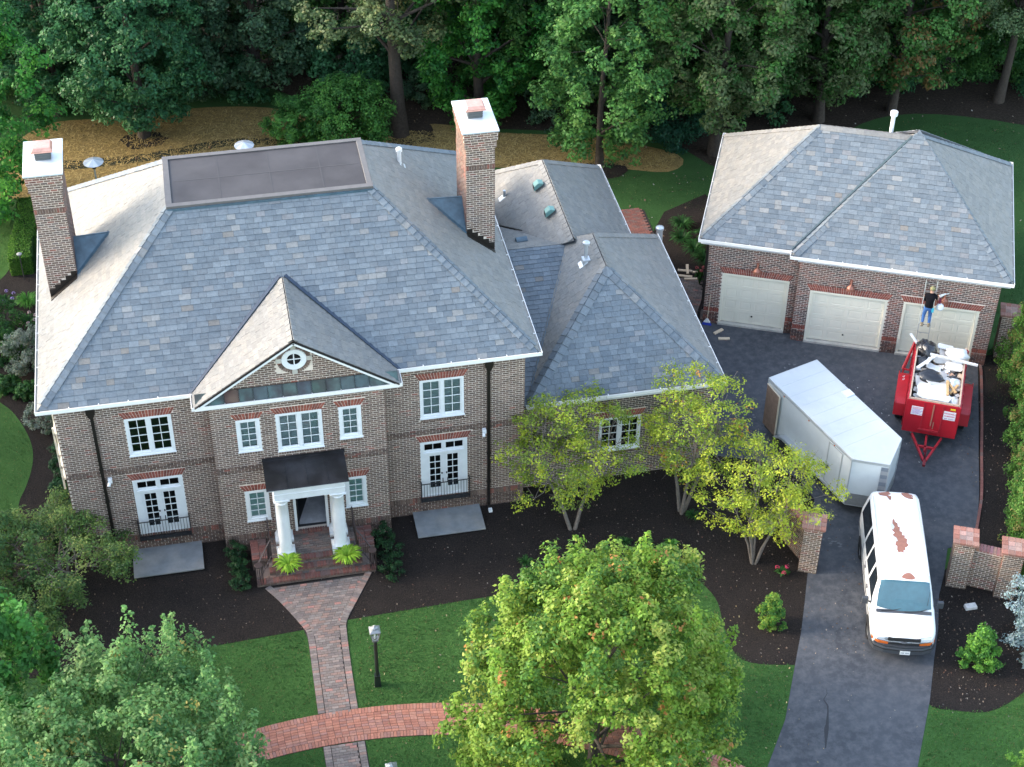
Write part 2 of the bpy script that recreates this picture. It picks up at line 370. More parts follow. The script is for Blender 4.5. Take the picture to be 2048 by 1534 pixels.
def curved_path():
    g = random.Random(5); cx, cy, Ro = 8.1, -24.82, 17.0; it = []
    a0, a1 = R(32), R(150); Ri = Ro-1.24
    arc = lambda r: [(cx+r*math.cos(a0+(a1-a0)*i/60), cy+r*math.sin(a0+(a1-a0)*i/60)) for i in range(61)]
    root = sheet('curved_path', arc(Ro) + arc(Ri)[::-1], .010, JOINT)
    def row(r, w, l, off, jit=.004):
        da = (l+.012)/r; a = a0+off*da
        while a < a1:
            it.append(((cx+r*math.cos(a), cy+r*math.sin(a), .016+g.uniform(-.004, .004)), (l, w, .032), rz(a-math.pi/2+g.uniform(-.02, .02)), paver_tint(g, 'red'))); a += da
    row(Ro-.11, .205, .086, 0); row(Ri+.11, .205, .086, 0)
    n = 8; wd = (Ro-Ri-.44)/n
    for k in range(n): row(Ro-.22-wd*(k+.5), wd-.010, .20, .5*(k % 2)+g.uniform(-.05, .05))
    it.sort(key=lambda q: abs(q[0][0]-7.7))
    it = [q for q in it if -3.5 < q[0][0] < 22]
    pieces_r('paver', PAVER, root, it, 300)
curved_path()
def side_walk():
    g = random.Random(9); it = []
    root = sheet('side_path', [(22.3, 9.0), (24.9, 9.0), (25.15, 11.5), (24.4, 11.8), (23.4, 12.2), (22.3, 12.0)], .018, JOINT)
    rot = rz(R(-24))
    for i in range(-14, 15):
        for j in range(-30, 31):
            p = np.array([23.7, 10.4, 0]) + rot @ V3(i*.215+(j % 2)*.107, j*.105, 0)
            if 22.35 < p[0] < 24.95 and 9.05 < p[1] < 11.9-.3*abs(p[0]-24): it.append(((p[0], p[1], .022), (.2, .092, .03), rot, tuple(x*.8 for x in paver_tint(g, 'walk'))))
    pieces_r('paver', PAVER, root, it, 150)
    it = []; root = sheet('patio', [(21.6, 14.6), (24.05, 14.6), (24.1, 16.9), (21.6, 17.2)], .018, JOINT)
    for i in range(12):
        for j in range(23):
            x, y = 21.65+i*.215+(j % 2)*.1, 14.7+j*.105
            if x < 23.95+.0*j: it.append(((x, y, .024), (.2, .093, .03), rz(0), paver_tint(g, 'dark')))
    pieces_r('paver', PAVER, root, it, 150)
    # brick edging along the drive
    it = []; P = smooth([(33.35, 4.62), (33.9, 4.35), (33.6, 3.4), (32.72, 1.3), (31.98, -.4), (31.1, -2.45), (30.6, -3.4), (30.15, -4.2)], n=12)
    d = 0
    root = thing('drive_edging', 'thin red brick edging between driveway and evergreen bed', 'edging')
    root.location = (32, 0, 0)
    for p, q in zip(P, P[1:]):
        L = math.dist(p, q); a = math.atan2(q[1]-p[1], q[0]-p[0]); k = 0
        while d < L:
            it.append(((p[0]+(q[0]-p[0])*d/L-32, p[1]+(q[1]-p[1])*d/L, .025), (.2, .092, .07), rz(a), paver_tint(g, 'dark'))); d += .212
        d -= L
    pieces_r('brick', PAVER, root, it, 300)
side_walk()
def scatter_leaves(name, n, region, z, cols, size, seed, label=None):
    g = np.random.default_rng(seed); mb = MB(); V = []; T = []
    x = g.uniform(region[0], region[1], n); y = g.uniform(region[2], region[3], n)
    s = g.uniform(.5, 1.2, n)*size; a = g.uniform(0, 6.28, n); tl = g.uniform(-.02, .03, n)
    e = np.stack([np.cos(a)*s, np.sin(a)*s, tl], 1); f = np.stack([-np.sin(a)*s*.6, np.cos(a)*s*.6, -tl], 1); c = np.stack([x, y, np.full(n, z)+.012], 1)
    v = np.stack([c-e, c-f, c+e, c+f], 1).reshape(-1, 3); fc = np.arange(4*n).reshape(n, 4)
    cc = np.array(cols)[g.integers(0, len(cols), n)]*g.uniform(.6, 1.2, (n, 1))
    mb.add(v, fc, cc); o = mb.build(name, LEAFLIT, kind='stuff'); return o
LEAFLIT = mat('dead_leaf', (1, 1, 1), .8)
TAN = [(.14, .095, .06), (.12, .075, .045), (.19, .14, .10), (.10, .05, .03), (.24, .20, .16)]
tag(scatter_leaves('fallen_leaves', 1100, (13, 26, -8.6, 0), .010, TAN, .032, 1), 'fallen leaves lying over the dark mulch of the front bed', 'leaves')
tag(scatter_leaves('fallen_leaves', 500, (-4, 13, -4.3, 0), .010, TAN, .03, 2), 'few fallen leaves over the mulch beside the front walk', 'leaves')
tag(scatter_leaves('fallen_leaves', 500, (26.5, 31, -11.3, -6.8), .010, TAN, .032, 3), 'fallen leaves around the young bush right of the drive', 'leaves')
tag(scatter_leaves('fallen_leaves', 600, (31, 36, -5, 4.5), .010, TAN, .035, 8), 'fallen leaves along the evergreen row', 'leaves')
tag(scatter_leaves('fallen_leaves', 420, (20, 32, -12, 8), .020, [(.22, .20, .17), (.16, .14, .11)], .026, 4), 'scattered leaf bits and litter on the asphalt driveway', 'leaves')
tag(scatter_leaves('fallen_leaves', 110, (27.2, 29.6, -.5, 4.5), .020, [(.45, .45, .44), (.3, .3, .3)], .04, 5), 'white scraps of debris on asphalt between the two trailers', 'debris')
tag(scatter_leaves('fallen_leaves', 1800, (22, 60, 12, 40), .018, TAN + [(.35, .33, .3)], .05, 6), 'fallen leaves over the lawn behind the garage', 'leaves')
tag(scatter_leaves('fallen_leaves', 1500, (-10, 26, 20, 42), .018, TAN + [(.3, .2, .1)], .05, 7), 'fallen leaves below the trees behind the house', 'leaves')
def straw_tufts():
    g = np.random.default_rng(11); n = 16000
    x = g.uniform(-3, 26.5, n); y = g.uniform(21.5, 29, n)
    lo = np.interp(x, [-3, 0, 5, 10, 14, 19, 23, 26, 26.6], [23, 22.1, 22.8, 23.9, 22.8, 21.4, 20.8, 19.9, 20.8]); hi = np.interp(x, [-3, -1, 5, 10, 13, 19, 23, 26.6], [26, 28.5, 28.8, 27.9, 25.6, 24.2, 22.9, 20.9])
    y = lo + (hi-lo)*g.uniform(0, 1, n)
    a = g.uniform(0, 6.28, n); s = g.uniform(.05, .14, n); z = .02+g.uniform(0, .03, n); c = np.stack([x, y, z], 1)
    e = np.stack([np.cos(a)*s, np.sin(a)*s, g.uniform(-.02, .03, n)], 1); f = np.stack([-np.sin(a)*.012, np.cos(a)*.012, np.zeros(n)], 1)
    v = np.stack([c-e-f, c+e-f, c+e+f, c-e+f], 1).reshape(-1, 3); cols = np.array([(.40, .28, .09), (.32, .22, .07), (.48, .36, .14), (.2, .14, .05)])
    mb = MB(); mb.add(v, np.arange(4*n).reshape(n, 4), cols[g.integers(0, 4, n)]); tag(mb.build('loose_straw', LEAFLIT, kind='stuff'), 'golden straw strewn over the strip behind the house', 'straw')
straw_tufts()
tag(scatter_leaves('fallen_leaves', 260, (9, 22, -13, -4), .03, [(.3, .22, .1), (.34, .3, .16)], .035, 21), 'few yellow leaves on the front lawn around the big maple', 'leaves')
b = MB(); g_ = random.Random(8)
for cx, cy, n_, r_ in ((24.9, -3.3, 9, .35), (25.2, -3.9, 6, .2), (25.6, -2.3, 5, .3), (27.0, 5.3, 8, .5), (24.2, 3.1, 6, .5)):
    a = g_.uniform(0, 6)
    for k in range(n_):
        p = V3(cx+math.cos(a+k*.5)*r_*g_.uniform(.7, 1.2), cy+math.sin(a+k*.5)*r_*g_.uniform(.5, 1), .0168+k*.0002); b.poly([p+V3(math.cos(t)*g_.uniform(.03, .09), math.sin(t)*g_.uniform(.02, .06), 0) for t in np.arange(0, 6.2, .8)])
b.build('scuff_mark', mat('scuff', (.13, .135, .145), .9), kind='structure')
def grass(name, n, reg, holes, label, col, h=.05, seed=1):
    g = np.random.default_rng(seed); x = g.uniform(reg[0], reg[1], n); y = g.uniform(reg[2], reg[3], n)
    k = np.ones(n, bool)
    for hfun in holes: k &= ~hfun(x, y)
    x, y = x[k], y[k]; n = len(x); a = g.uniform(0, 6.28, n); wd = g.uniform(.010, .018, n); hh = g.uniform(.5, 1.2, n)*h
    c = np.stack([x, y, np.full(n, .0)], 1); f = np.stack([np.cos(a)*wd, np.sin(a)*wd, np.zeros(n)], 1)
    t = c + np.stack([g.normal(0, .03, n), g.normal(0, .03, n), hh], 1)
    v = np.stack([c-f, c+f, t], 1).reshape(-1, 3); patch = .9+.28*np.sin(x*1.3+np.sin(y*1.7)*1.5)*np.sin(y*.9+x*.4)+.13*np.sign(np.sin((y+x*.12)*5.2))
    cc = np.array(col)*g.uniform(.65, 1.35, (n, 1))*patch[:, None]; dry = g.random(n) < .10; cc[dry] = (.16, .15, .06)
    mb = MB(); mb.add(v, np.arange(3*n).reshape(n, 3), cc); tag(mb.build(name, leafgrass, kind='stuff'), label, 'grass')
GA_ = -.412
leafgrass = leaf_mat('grass_blade', (1, 1, 1), .3)
inpath = lambda x, y: (np.hypot(x-8.1, y+24.82) > 15.74) & (np.hypot(x-8.1, y+24.82) < 17.01)
inwalk = lambda x, y: (x > 7.36) & (x < 8.67)
def lk(x, y): # right mulch kidney and beds
    ed = np.interp(x, [-4, 7.4, 8.7, 12.6, 19.3, 20.06, 20.5], [-4.72, -4.3, -4.14, -4.0, -3.8, -4.3, -5.3])
    kx = np.interp(-y, [4.3, 5.4, 6.6, 7.7, 8.35, 8.75], [20.06, 20.58, 20.5, 20.47, 20.9, 22.4])
    return (y > ed) | ((x > kx) & (y > -8.75)) | (x > np.interp(-y, [6, 8.7, 10.7, 12.3, 16], [23.3, 22.15, 21.15, 20.1, 18.2]))
grass('mown_grass', 110000, (-3, 22.6, -13, -3.9), [inpath, inwalk, lk], 'mown green lawn on both sides of the front walk', (.055, .145, .036), .045, 2)
grass('mown_grass', 26000, (24, 34, -16, -9.5), [lambda x, y: x < np.interp(-y, [9.3, 10.8, 13.2, 16], [26.7, 25.9, 24.6, 23]), lambda x, y: y > np.interp(x, [25.7, 26.5, 27.5, 28.8, 31, 34], [-10.95, -11.4, -11.6, -11.1, -9.9, -7.5])], 'bright lawn right of the drive at the lower corner', (.07, .175, .038), .05, 3)

grass('mown_grass', 15000, (-6, -1.15, 1, 9.8), [lambda x, y: x > np.interp(y, [1, 2.2, 3.6, 5.3, 6.7, 8.2, 9.0, 9.6], [-4, -2.5, -1.7, -1.25, -1.35, -1.9, -2.45, -4])], 'kidney shaped lawn left of the house', (.05, .12, .03), .05, 5)
grass('mown_grass', 9000, (-6, -2.05, 15.6, 22), [lambda x, y: x > np.interp(y, [15.6, 16.84, 18.6, 20.8, 22], [-4.4, -2.65, -2.15, -2.3, -2.8])], 'small lawn at the left edge above the flower bed', (.05, .13, .03), .05, 6)
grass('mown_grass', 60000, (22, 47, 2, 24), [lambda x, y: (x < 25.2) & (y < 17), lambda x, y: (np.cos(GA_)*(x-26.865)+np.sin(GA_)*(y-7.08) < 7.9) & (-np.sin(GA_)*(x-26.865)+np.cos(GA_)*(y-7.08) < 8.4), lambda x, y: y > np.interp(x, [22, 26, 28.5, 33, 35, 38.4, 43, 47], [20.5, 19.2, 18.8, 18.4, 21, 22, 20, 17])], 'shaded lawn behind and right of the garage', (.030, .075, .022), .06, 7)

# ------------------------------------------------------------ masonry and roofs
BT = [(.140, .092, .072), (.162, .108, .084), (.112, .076, .061), (.186, .130, .102), (.145, .100, .080), (.125, .088, .072)]
BRED = [(.20, .085, .066), (.24, .095, .07), (.165, .075, .06)]
BARCH = [(.24, .070, .050), (.28, .085, .057), (.195, .062, .046)]
BG = [(.17, .085, .066), (.13, .075, .062), (.20, .095, .072), (.10, .065, .056), (.15, .09, .075), (.085, .06, .055)]
def btint(g, pal=BT, red=.04):
    c = g.choice(pal) if g.random() > red else g.choice(BRED)
    k = g.uniform(.85, 1.18); return tuple(x*k for x in c)
PITCH, COURSE = .222, .083
def frame_of(U, N): return np.stack([U, N, V3(0, 0, 1)], 1)
def brick_items(O, U, N, W, z0, z1, holes=(), clip=None, g=random, pal=BT, red=.04, bands=(), proud=.004, shift=0):
    """holes: (x0,x1,za,zb); bands: (za,zb,extra_proud)"""
    O, U, N = map(lambda q: np.asarray(q, float), (O, U, N)); out = []
    k = 0; z = z0; patch = [(g.uniform(0, W), g.uniform(z0, z1), g.uniform(.3, 1.0)) for _ in range(max(1, int(W*(z1-z0)/12)))]
    while z + .05 < z1:
        zc = z+COURSE/2; x = -(PITCH/2 if k % 2 else 0) + shift; k += 1
        xa, xb = (0, W) if clip is None else clip(zc)
        ex = 0
        for a, b, e in bands:
            if a <= zc <= b: ex = e
        hs = [((h[0]-h[4]*(zc-h[2])/(h[3]-h[2])), (h[1]+h[4]*(zc-h[2])/(h[3]-h[2]))) if len(h) > 4 else (h[0], h[1]) for h in holes if h[2]-.02 < zc < h[3]+.02]
        while x < W:
            segs = [(max(x+.011, xa), min(x+PITCH-.011, xb))]
            for h in hs:
                ns = []
                for s, e in segs:
                    if e <= h[0] or s >= h[1]: ns.append((s, e))
                    else:
                        if s < h[0]: ns.append((s, h[0]))
                        if e > h[1]: ns.append((h[1], e))
                segs = ns
            for s, e in segs:
                if e-s > .03:
                    rr = red
                    for px, pz, pr in patch:
                        if abs(x-px) < pr and abs(z-pz) < pr*.16*(1+.5*math.sin(px*9+x*4)): rr = .30
                    pj = g.uniform(-.002, .003)+ex
                    C = O+U*((s+e)/2)+V3(0, 0, zc)+N*(proud/2+pj/2+ex/2)
                    out.append((C, (e-s, proud+.02+pj+ex, COURSE-.028), btint(g, pal, rr)))
            x += PITCH
        z += COURSE
    return out
def wall_plane(mb, O, U, W, z0, z1, holes=(), N=(0, -1, 0), depth=.0):
    O = np.asarray(O, float); U = np.asarray(U, float)
    xs = sorted({0, W, *[h[0] for h in holes], *[h[1] for h in holes]}); zs = sorted({z0, z1, *[h[2] for h in holes], *[h[3] for h in holes]})
    xs = [x for x in xs if 0 <= x <= W]; zs = [z for z in zs if z0 <= z <= z1]
    for i in range(len(xs)-1):
        for j in range(len(zs)-1):
            xc, zc = (xs[i]+xs[i+1])/2, (zs[j]+zs[j+1])/2
            if any(h[0] < xc < h[1] and h[2] < zc < h[3] for h in holes): continue
            mb.poly([O+U*xs[i]+V3(0, 0, zs[j]), O+U*xs[i+1]+V3(0, 0, zs[j]), O+U*xs[i+1]+V3(0, 0, zs[j+1]), O+U*xs[i]+V3(0, 0, zs[j+1])])
    N = np.asarray(N, float)     # reveals
    for a, b, c, d in holes:
        P = [O+U*a+V3(0, 0, c), O+U*b+V3(0, 0, c), O+U*b+V3(0, 0, d), O+U*a+V3(0, 0, d)]
        for i in range(4): mb.poly([P[i], P[(i+1) % 4], P[(i+1) % 4]-N*.12, P[i]-N*.12])
def wall(parent, O, U, N, W, z0, z1, holes=(), nind=0, **kw):
    g = random.Random(int(abs(O[0]*97+O[1]*31)+W*13))
    mb = MB(); wall_plane(mb, O, U, W, z0, z1, holes, N)
    w = mb.build('wall', M['mortar'], parent)
    it = brick_items(O, U, N, W, z0, z1, holes, g=g, **kw)
    it.sort(key=lambda q: q[0][2])
    pieces('brick', M['brick'], w, it, frame_of(np.asarray(U, float), np.asarray(N, float)), nind)
    return w
def soldier(mb, O, U, N, x0, x1, z0, h, pal=BRED, proud=.014, flare=0, g=random, pitch=.083):
    """row of upright bricks; flare leans them into a jack arch"""
    O, U, N = map(lambda q: np.asarray(q, float), (O, U, N)); n = max(2, round((x1-x0)/pitch)); xc = (x0+x1)/2
    for i in range(n):
        a = x0+(x1-x0)*i/n+.006; b = x0+(x1-x0)*(i+1)/n-.006
        f = 1+flare
        for half in ((0, .5), (.5, 1)) if flare else ((0, 1),):
            q = []
            for t in (half[0]*1.0+(.02 if half[0] else 0), half[1]-(.02 if half[1] < 1 else 0)):
                k = 1+flare*t; q += [(xc+(a-xc)*k, z0+h*t), (xc+(b-xc)*k, z0+h*t)]
            poly = [q[0], q[1], q[3], q[2]]; c = random.Random(i*7+int(x0*100)).choice(pal); kk = g.uniform(.85, 1.2)
            mb.prism(poly, -.005, proud, tuple(x*kk for x in c), 0, O, (U, V3(0, 0, 1), N))
def arch(parent, O, U, N, x0, x1, z0, h=.27):
    b = MB(); b.prism([(x0-.14, z0+h-.01), (x1+.14, z0+h-.01), (x1+.0, z0), (x0, z0)], 0.001, .004, (1, 1, 1), 1, O, (U, V3(0, 0, 1), N))
    soldier(b, O, U, N, x0, x1, z0+.01, h-.01, flare=.30/(x1-x0), g=random.Random(3), pal=BARCH)
    b.build('jack_arch', [M['brick'], M['mortar']], parent, kind='stuff')
def sill(parent, O, U, N, x0, x1, z1):
    b = MB(); soldier(b, O, U, N, x0, x1, z1-.13, .125, pal=BT, proud=.05, g=random.Random(5)); b.build('brick_sill', M['brick'], parent, kind='stuff')
# roof: plan polygon, plane through eave point with uphill direction and slope
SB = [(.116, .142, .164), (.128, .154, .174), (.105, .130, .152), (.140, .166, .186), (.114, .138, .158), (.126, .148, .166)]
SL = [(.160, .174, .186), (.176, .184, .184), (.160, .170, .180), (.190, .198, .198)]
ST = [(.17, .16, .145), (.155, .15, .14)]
S_SHEEN = [(.186, .184, .172), (.174, .174, .166), (.196, .192, .178), (.180, .182, .176), (.166, .168, .162)]
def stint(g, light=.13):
    if light >= .3:      # side slopes: low-sky sheen put into the colour as pale warm grey, little contrast
        c = g.choice(S_SHEEN); k = g.uniform(.93, 1.07); return tuple(x*k for x in c)
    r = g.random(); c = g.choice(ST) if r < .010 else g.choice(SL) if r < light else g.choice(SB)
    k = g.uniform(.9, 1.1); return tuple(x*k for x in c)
def slope(parent, plan, E, up, s, name='roof_slope', nind=0, exp=.187, sw=(.24, .38), seed=1, light=.13, lift=0.0, thick=.03, skip=None):
    """plan polygon (x,y); E=(x,y,z) eave point; up=unit plan direction uphill; s=rise per run"""
    g = random.Random(seed); up = V3(up[0], up[1], 0); U = V3(up[1], -up[0], 0); E = np.asarray(E, float)
    ln = math.sqrt(1+s*s); Vv = (up+V3(0, 0, s))/ln; Nn = np.cross(U, Vv)
    if Nn[2] < 0: Nn = -Nn; U = -U
    P = []
    for x, y in plan:
        d = V3(x, y, 0)-V3(E[0], E[1], 0); P.append((d@U, (d@up)*ln))
    base = MB(); base.poly([E+U*a+Vv*b+Nn*lift for a, b in P]); lo = [E+U*a+Vv*b+Nn*(lift-.08) for a, b in P]; base.poly(lo[::-1])
    for i in range(len(P)):
        j = (i+1) % len(P); base.poly([E+U*P[i][0]+Vv*P[i][1]+Nn*lift, E+U*P[j][0]+Vv*P[j][1]+Nn*lift, lo[j], lo[i]])
    r = base.build(name, M['underlay'], parent)
    def span(v):
        xs = []
        for i in range(len(P)):
            (a0, b0), (a1, b1) = P[i], P[(i+1) % len(P)]
            if (b0-v)*(b1-v) < 0: xs.append(a0+(a1-a0)*(v-b0)/(b1-b0))
        return (min(xs), max(xs)) if len(xs) >= 2 else None
    vmin, vmax = min(p[1] for p in P), max(p[1] for p in P); v = vmin; k = 0; cnt = 0; mb = MB(); rot = None
    tl = math.atan2(.014, exp); 
    Vt = Vv*math.cos(tl)-Nn*math.sin(tl); Nt = Nn*math.cos(tl)+Vv*math.sin(tl); rot = np.stack([U, Vt, Nt], 1)
    while v < vmax-.02:
        v1 = min(v+exp, vmax-.001); A, B = span(v+.001), span(v1-.001)
        if A and B:
            x = min(A[0], B[0])-g.uniform(0, .3)
            hi = max(A[1], B[1])
            while x < hi:
                w = g.uniform(*sw); a, b = x+.003, x+w-.003
                a0, b0 = max(a, A[0]), min(b, A[1]); a1, b1 = max(a, B[0]), min(b, B[1])
                x += w
                if b0-a0 < .01 and b1-a1 < .01: continue
                if skip and skip(E+U*((a+b)/2)+Vv*v): continue
                b0 = max(b0, a0+.001); b1 = max(b1, a1+.001)
                t = stint(g, light); jl = g.uniform(-.006, .006); hz = .028+g.uniform(0, .006)
                if nind and cnt < nind and a0 == a and b0 == b and a1 == a and b1 == b and v1 < vmax-.01:
                    C = E+U*(a+b)/2+Vv*((v+v1)/2+jl)+Nn*(hz-.013+lift); piece('slate', M['slate'], r, C, (b-a, v1-v+.02, .012), rot, t); cnt += 1
                    continue
                p = [(a0, v+jl, hz), (b0, v+jl, hz), (b1, v1, hz-.014), (a1, v1, hz-.014)]
                top = [E+U*q[0]+Vv*q[1]+Nn*(q[2]+lift) for q in p]; bot = [E+U*q[0]+Vv*q[1]+Nn*(lift+.001) for q in p]
                mb.add(top+bot, [[0, 1, 2, 3], [4, 5, 1, 0], [5, 6, 2, 1], [7, 4, 0, 3]], t)
        v += exp
    mb.build('slate_field', M['slate'], r, kind='stuff')
    return r
def hip_caps(parent, a, b, n1, n2, name='hip_slate', wd=.20, ln=.26, seed=2, ind=True, light=.1, lift=.045):
    """overlapping cap slates along a hip from low point a to high point b; n1, n2 are the slope normals"""
    a, b = np.asarray(a, float), np.asarray(b, float); d = b-a; L = np.linalg.norm(d); d /= L; g = random.Random(seed); n = int(L/ln); fld = MB(); seed += 0
    ms = []
    for nn in (n1, n2):
        nn = np.asarray(nn, float); nn = nn/np.linalg.norm(nn); s = np.cross(nn, d); s /= np.linalg.norm(s)
        if s[2] > 0: s = -s
        ms.append((nn, s))
    for i in range(n):
        for nn, s in ms:
            c = a+d*(L*(i+.5)/n)+s*(wd/2-.012)+nn*lift
            tl = .085 if name == 'hip_slate' else .04; dd = d*math.cos(tl)-nn*math.sin(tl); n2_ = nn*math.cos(tl)+d*math.sin(tl)
            rot = np.stack([s, dd, np.cross(s, dd)], 1); t = stint(g, light)
            if ind: piece(name, M['slate'], parent, c, (wd, L/n-.004+.02, .022), rot, t)
            else: fld.box(c, (wd, L/n+.016, .014), rot, t)
    if not ind: fld.build(name+'_field', M['slate'], parent, kind='stuff')
def gutter(parent, pts, z, wd=.13, h=.13, closed=False, name='gutter'):
    """open box gutter following plan points; laid outside the line on its left-hand side"""
    b = MB(); P = [np.array([x, y]) for x, y in pts]
    n = len(P)
    for i in range(n-1):
        p, q = P[i], P[i+1]; d = (q-p)/np.linalg.norm(q-p); o = np.array([d[1], -d[0]])
        e0 = wd if i > 0 or closed else 0; e1 = wd
        A = lambda s, t, zz: (*(p+d*s+o*t), zz)
        L = np.linalg.norm(q-p)
        R3 = np.stack([V3(d[0], d[1], 0), V3(o[0], o[1], 0), V3(0, 0, 1)], 1)
        if True:
            ext = .0
            b.box(A(L/2, wd-.010, z-.01), (L+2*wd-.02, .020, h), R3); b.box(A(L/2, .008, z-.012-h*.1), (L+.01, .016, h*.8), R3)
            b.box(A(L/2, wd/2, z-h/2-.002), (L+wd, wd-.03, .012), R3, (.8, .78, .72))
            for k in range(1, int(L/.9)): b.box(A(k*.9, wd/2, z+h/2-.015), (.03, wd, .012), R3)
    return b.build(name, M['gutter'], parent)
def downspout(parent, x, y, z0, z1, N=(0, -1), head=True, m='bronze'):
    b = MB(); 
    b.bb(x-.05, x+.05, y-.09, y-.012, z0, z1-.35)
    if head: b.prism([(-.14, z1), (.14, z1), (.14, z1-.16), (.06, z1-.36), (-.06, z1-.36), (-.14, z1-.16)], 0, .2, (1, 1, 1), 0, (x, y-.005, 0), ((1, 0, 0), (0, 0, 1), (0, -1, 0)))
    for zz in (1.1, 2.4, 3.8): 
        if z0 < zz < z1-.5: b.bb(x-.07, x+.07, y-.096, y-.006, zz, zz+.05)
    b.bar((x, y-.05, z0+.02), (x, y-.30, z0-.05), .09, .09)
    return b.build('downspout', M[m], parent, bevel=.006)
# windows ------------------------------------------------------
def window(parent, O, U, N, x0, x1, z0, z1, sashes, inner='dark', fr=.075, name='window', deep=.10, sill_=True):
    O, U, N = map(lambda q: np.asarray(q, float), (O, U, N)); A = frame_of(U, N)
    b = MB()
    def bx(mb, a, c, d, e, n0, n1, tint=(1, 1, 1)): mb.box(O+U*(a+c)/2+V3(0, 0, (d+e)/2)+N*(n0+n1)/2, (c-a, n1-n0, e-d), A, tint)
    bx(b, x0, x0+fr, z0, z1, -deep, .012); bx(b, x1-fr, x1, z0, z1, -deep, .012)
    bx(b, x0+fr, x1-fr, z1-fr, z1, -deep, .011); bx(b, x0+fr, x1-fr, z0, z0+fr*.8, -deep, .013)
    if sill_: bx(b, x0-.02, x1+.02, z0-.035, z0-.001, -.02, .055)
    ss = sorted(sashes)
    for s, t in zip(ss, ss[1:]):
        if t[0]-s[1] > .01 and abs(s[2]-t[2]) < .01: bx(b, s[1], t[0], z0+fr*.8, z1-fr, -deep, .004)
    root = b.build(name, M['white'], parent)
    for (xa, xb, za, zb, nc, nr) in sashes:
        s = MB(); st = .045; n0, n1 = -.065, -.03
        bx(s, xa, xa+st, za, zb, n0, n1); bx(s, xb-st, xb, za, zb, n0, n1); bx(s, xa+st, xb-st, za, za+st*1.3, n0, n1-.001); bx(s, xa+st, xb-st, zb-st, zb, n0, n1-.001)
        ia, ib, ja, jb = xa+st, xb-st, za+st*1.3, zb-st; mt = .022
        for i in range(1, nc): c = ia+(ib-ia)*i/nc; bx(s, c-mt/2, c+mt/2, ja, jb, n0+.004, n1-.004)
        for j in range(1, nr): c = ja+(jb-ja)*j/nr; bx(s, ia, ib, c-mt/2, c+mt/2, n0+.006, n1-.006)
        s.build('sash', M['white'], root)
        for i in range(nc):
            for j in range(nr):
                pw, ph = (ib-ia)/nc, (jb-ja)/nr; gm = MB(); a, c = ia+pw*i, ja+ph*j
                bx(gm, a+mt/2-.002, a+pw-mt/2+.002, c+mt/2-.002, c+ph-mt/2+.002, -.050, -.046); gm.build('pane', M['glass'], root)
        k = MB()
        if inner == 'dark':
            bx(k, xa, xb, za, zb, -.62, -.60); bx(k, xa-.02, xa, za, zb, -.6, -.1); bx(k, xb, xb+.02, za, zb, -.6, -.1); bx(k, xa, xb, za-.02, za, -.6, -.1); bx(k, xa, xb, zb, zb+.02, -.6, -.1)
            k.build('interior', M['dark'], root)
        elif inner == 'blind':
            n = int((zb-za)/.062); bx(k, xa, xb, za, zb, -.30, -.29, (.12, .13, .13))
            for i in range(n):
                zc = za+(i+.5)*(zb-za)/n
                k.box(O+U*(xa+xb)/2+V3(0, 0, zc)+N*-.11, (xb-xa-.04, .045, .006), A @ np.array([[1, 0, 0], [0, math.cos(.5), math.sin(.5)], [0, -math.sin(.5), math.cos(.5)]]))
            k.build('blind', M['blind'], root)
        else:
            bx(k, xa, xb, za, zb, -.10, -.09); k.build('blind', M['shade'], root)
    return root
def casements(x0, x1, z0, z1, n, fr=.075, nc=2, nr=4, mull=.09):
    w = (x1-x0-2*fr-mull*(n-1))/n; return [(x0+fr+i*(w+mull), x0+fr+i*(w+mull)+w, z0+fr*.8, z1-fr, nc, nr) for i in range(n)]

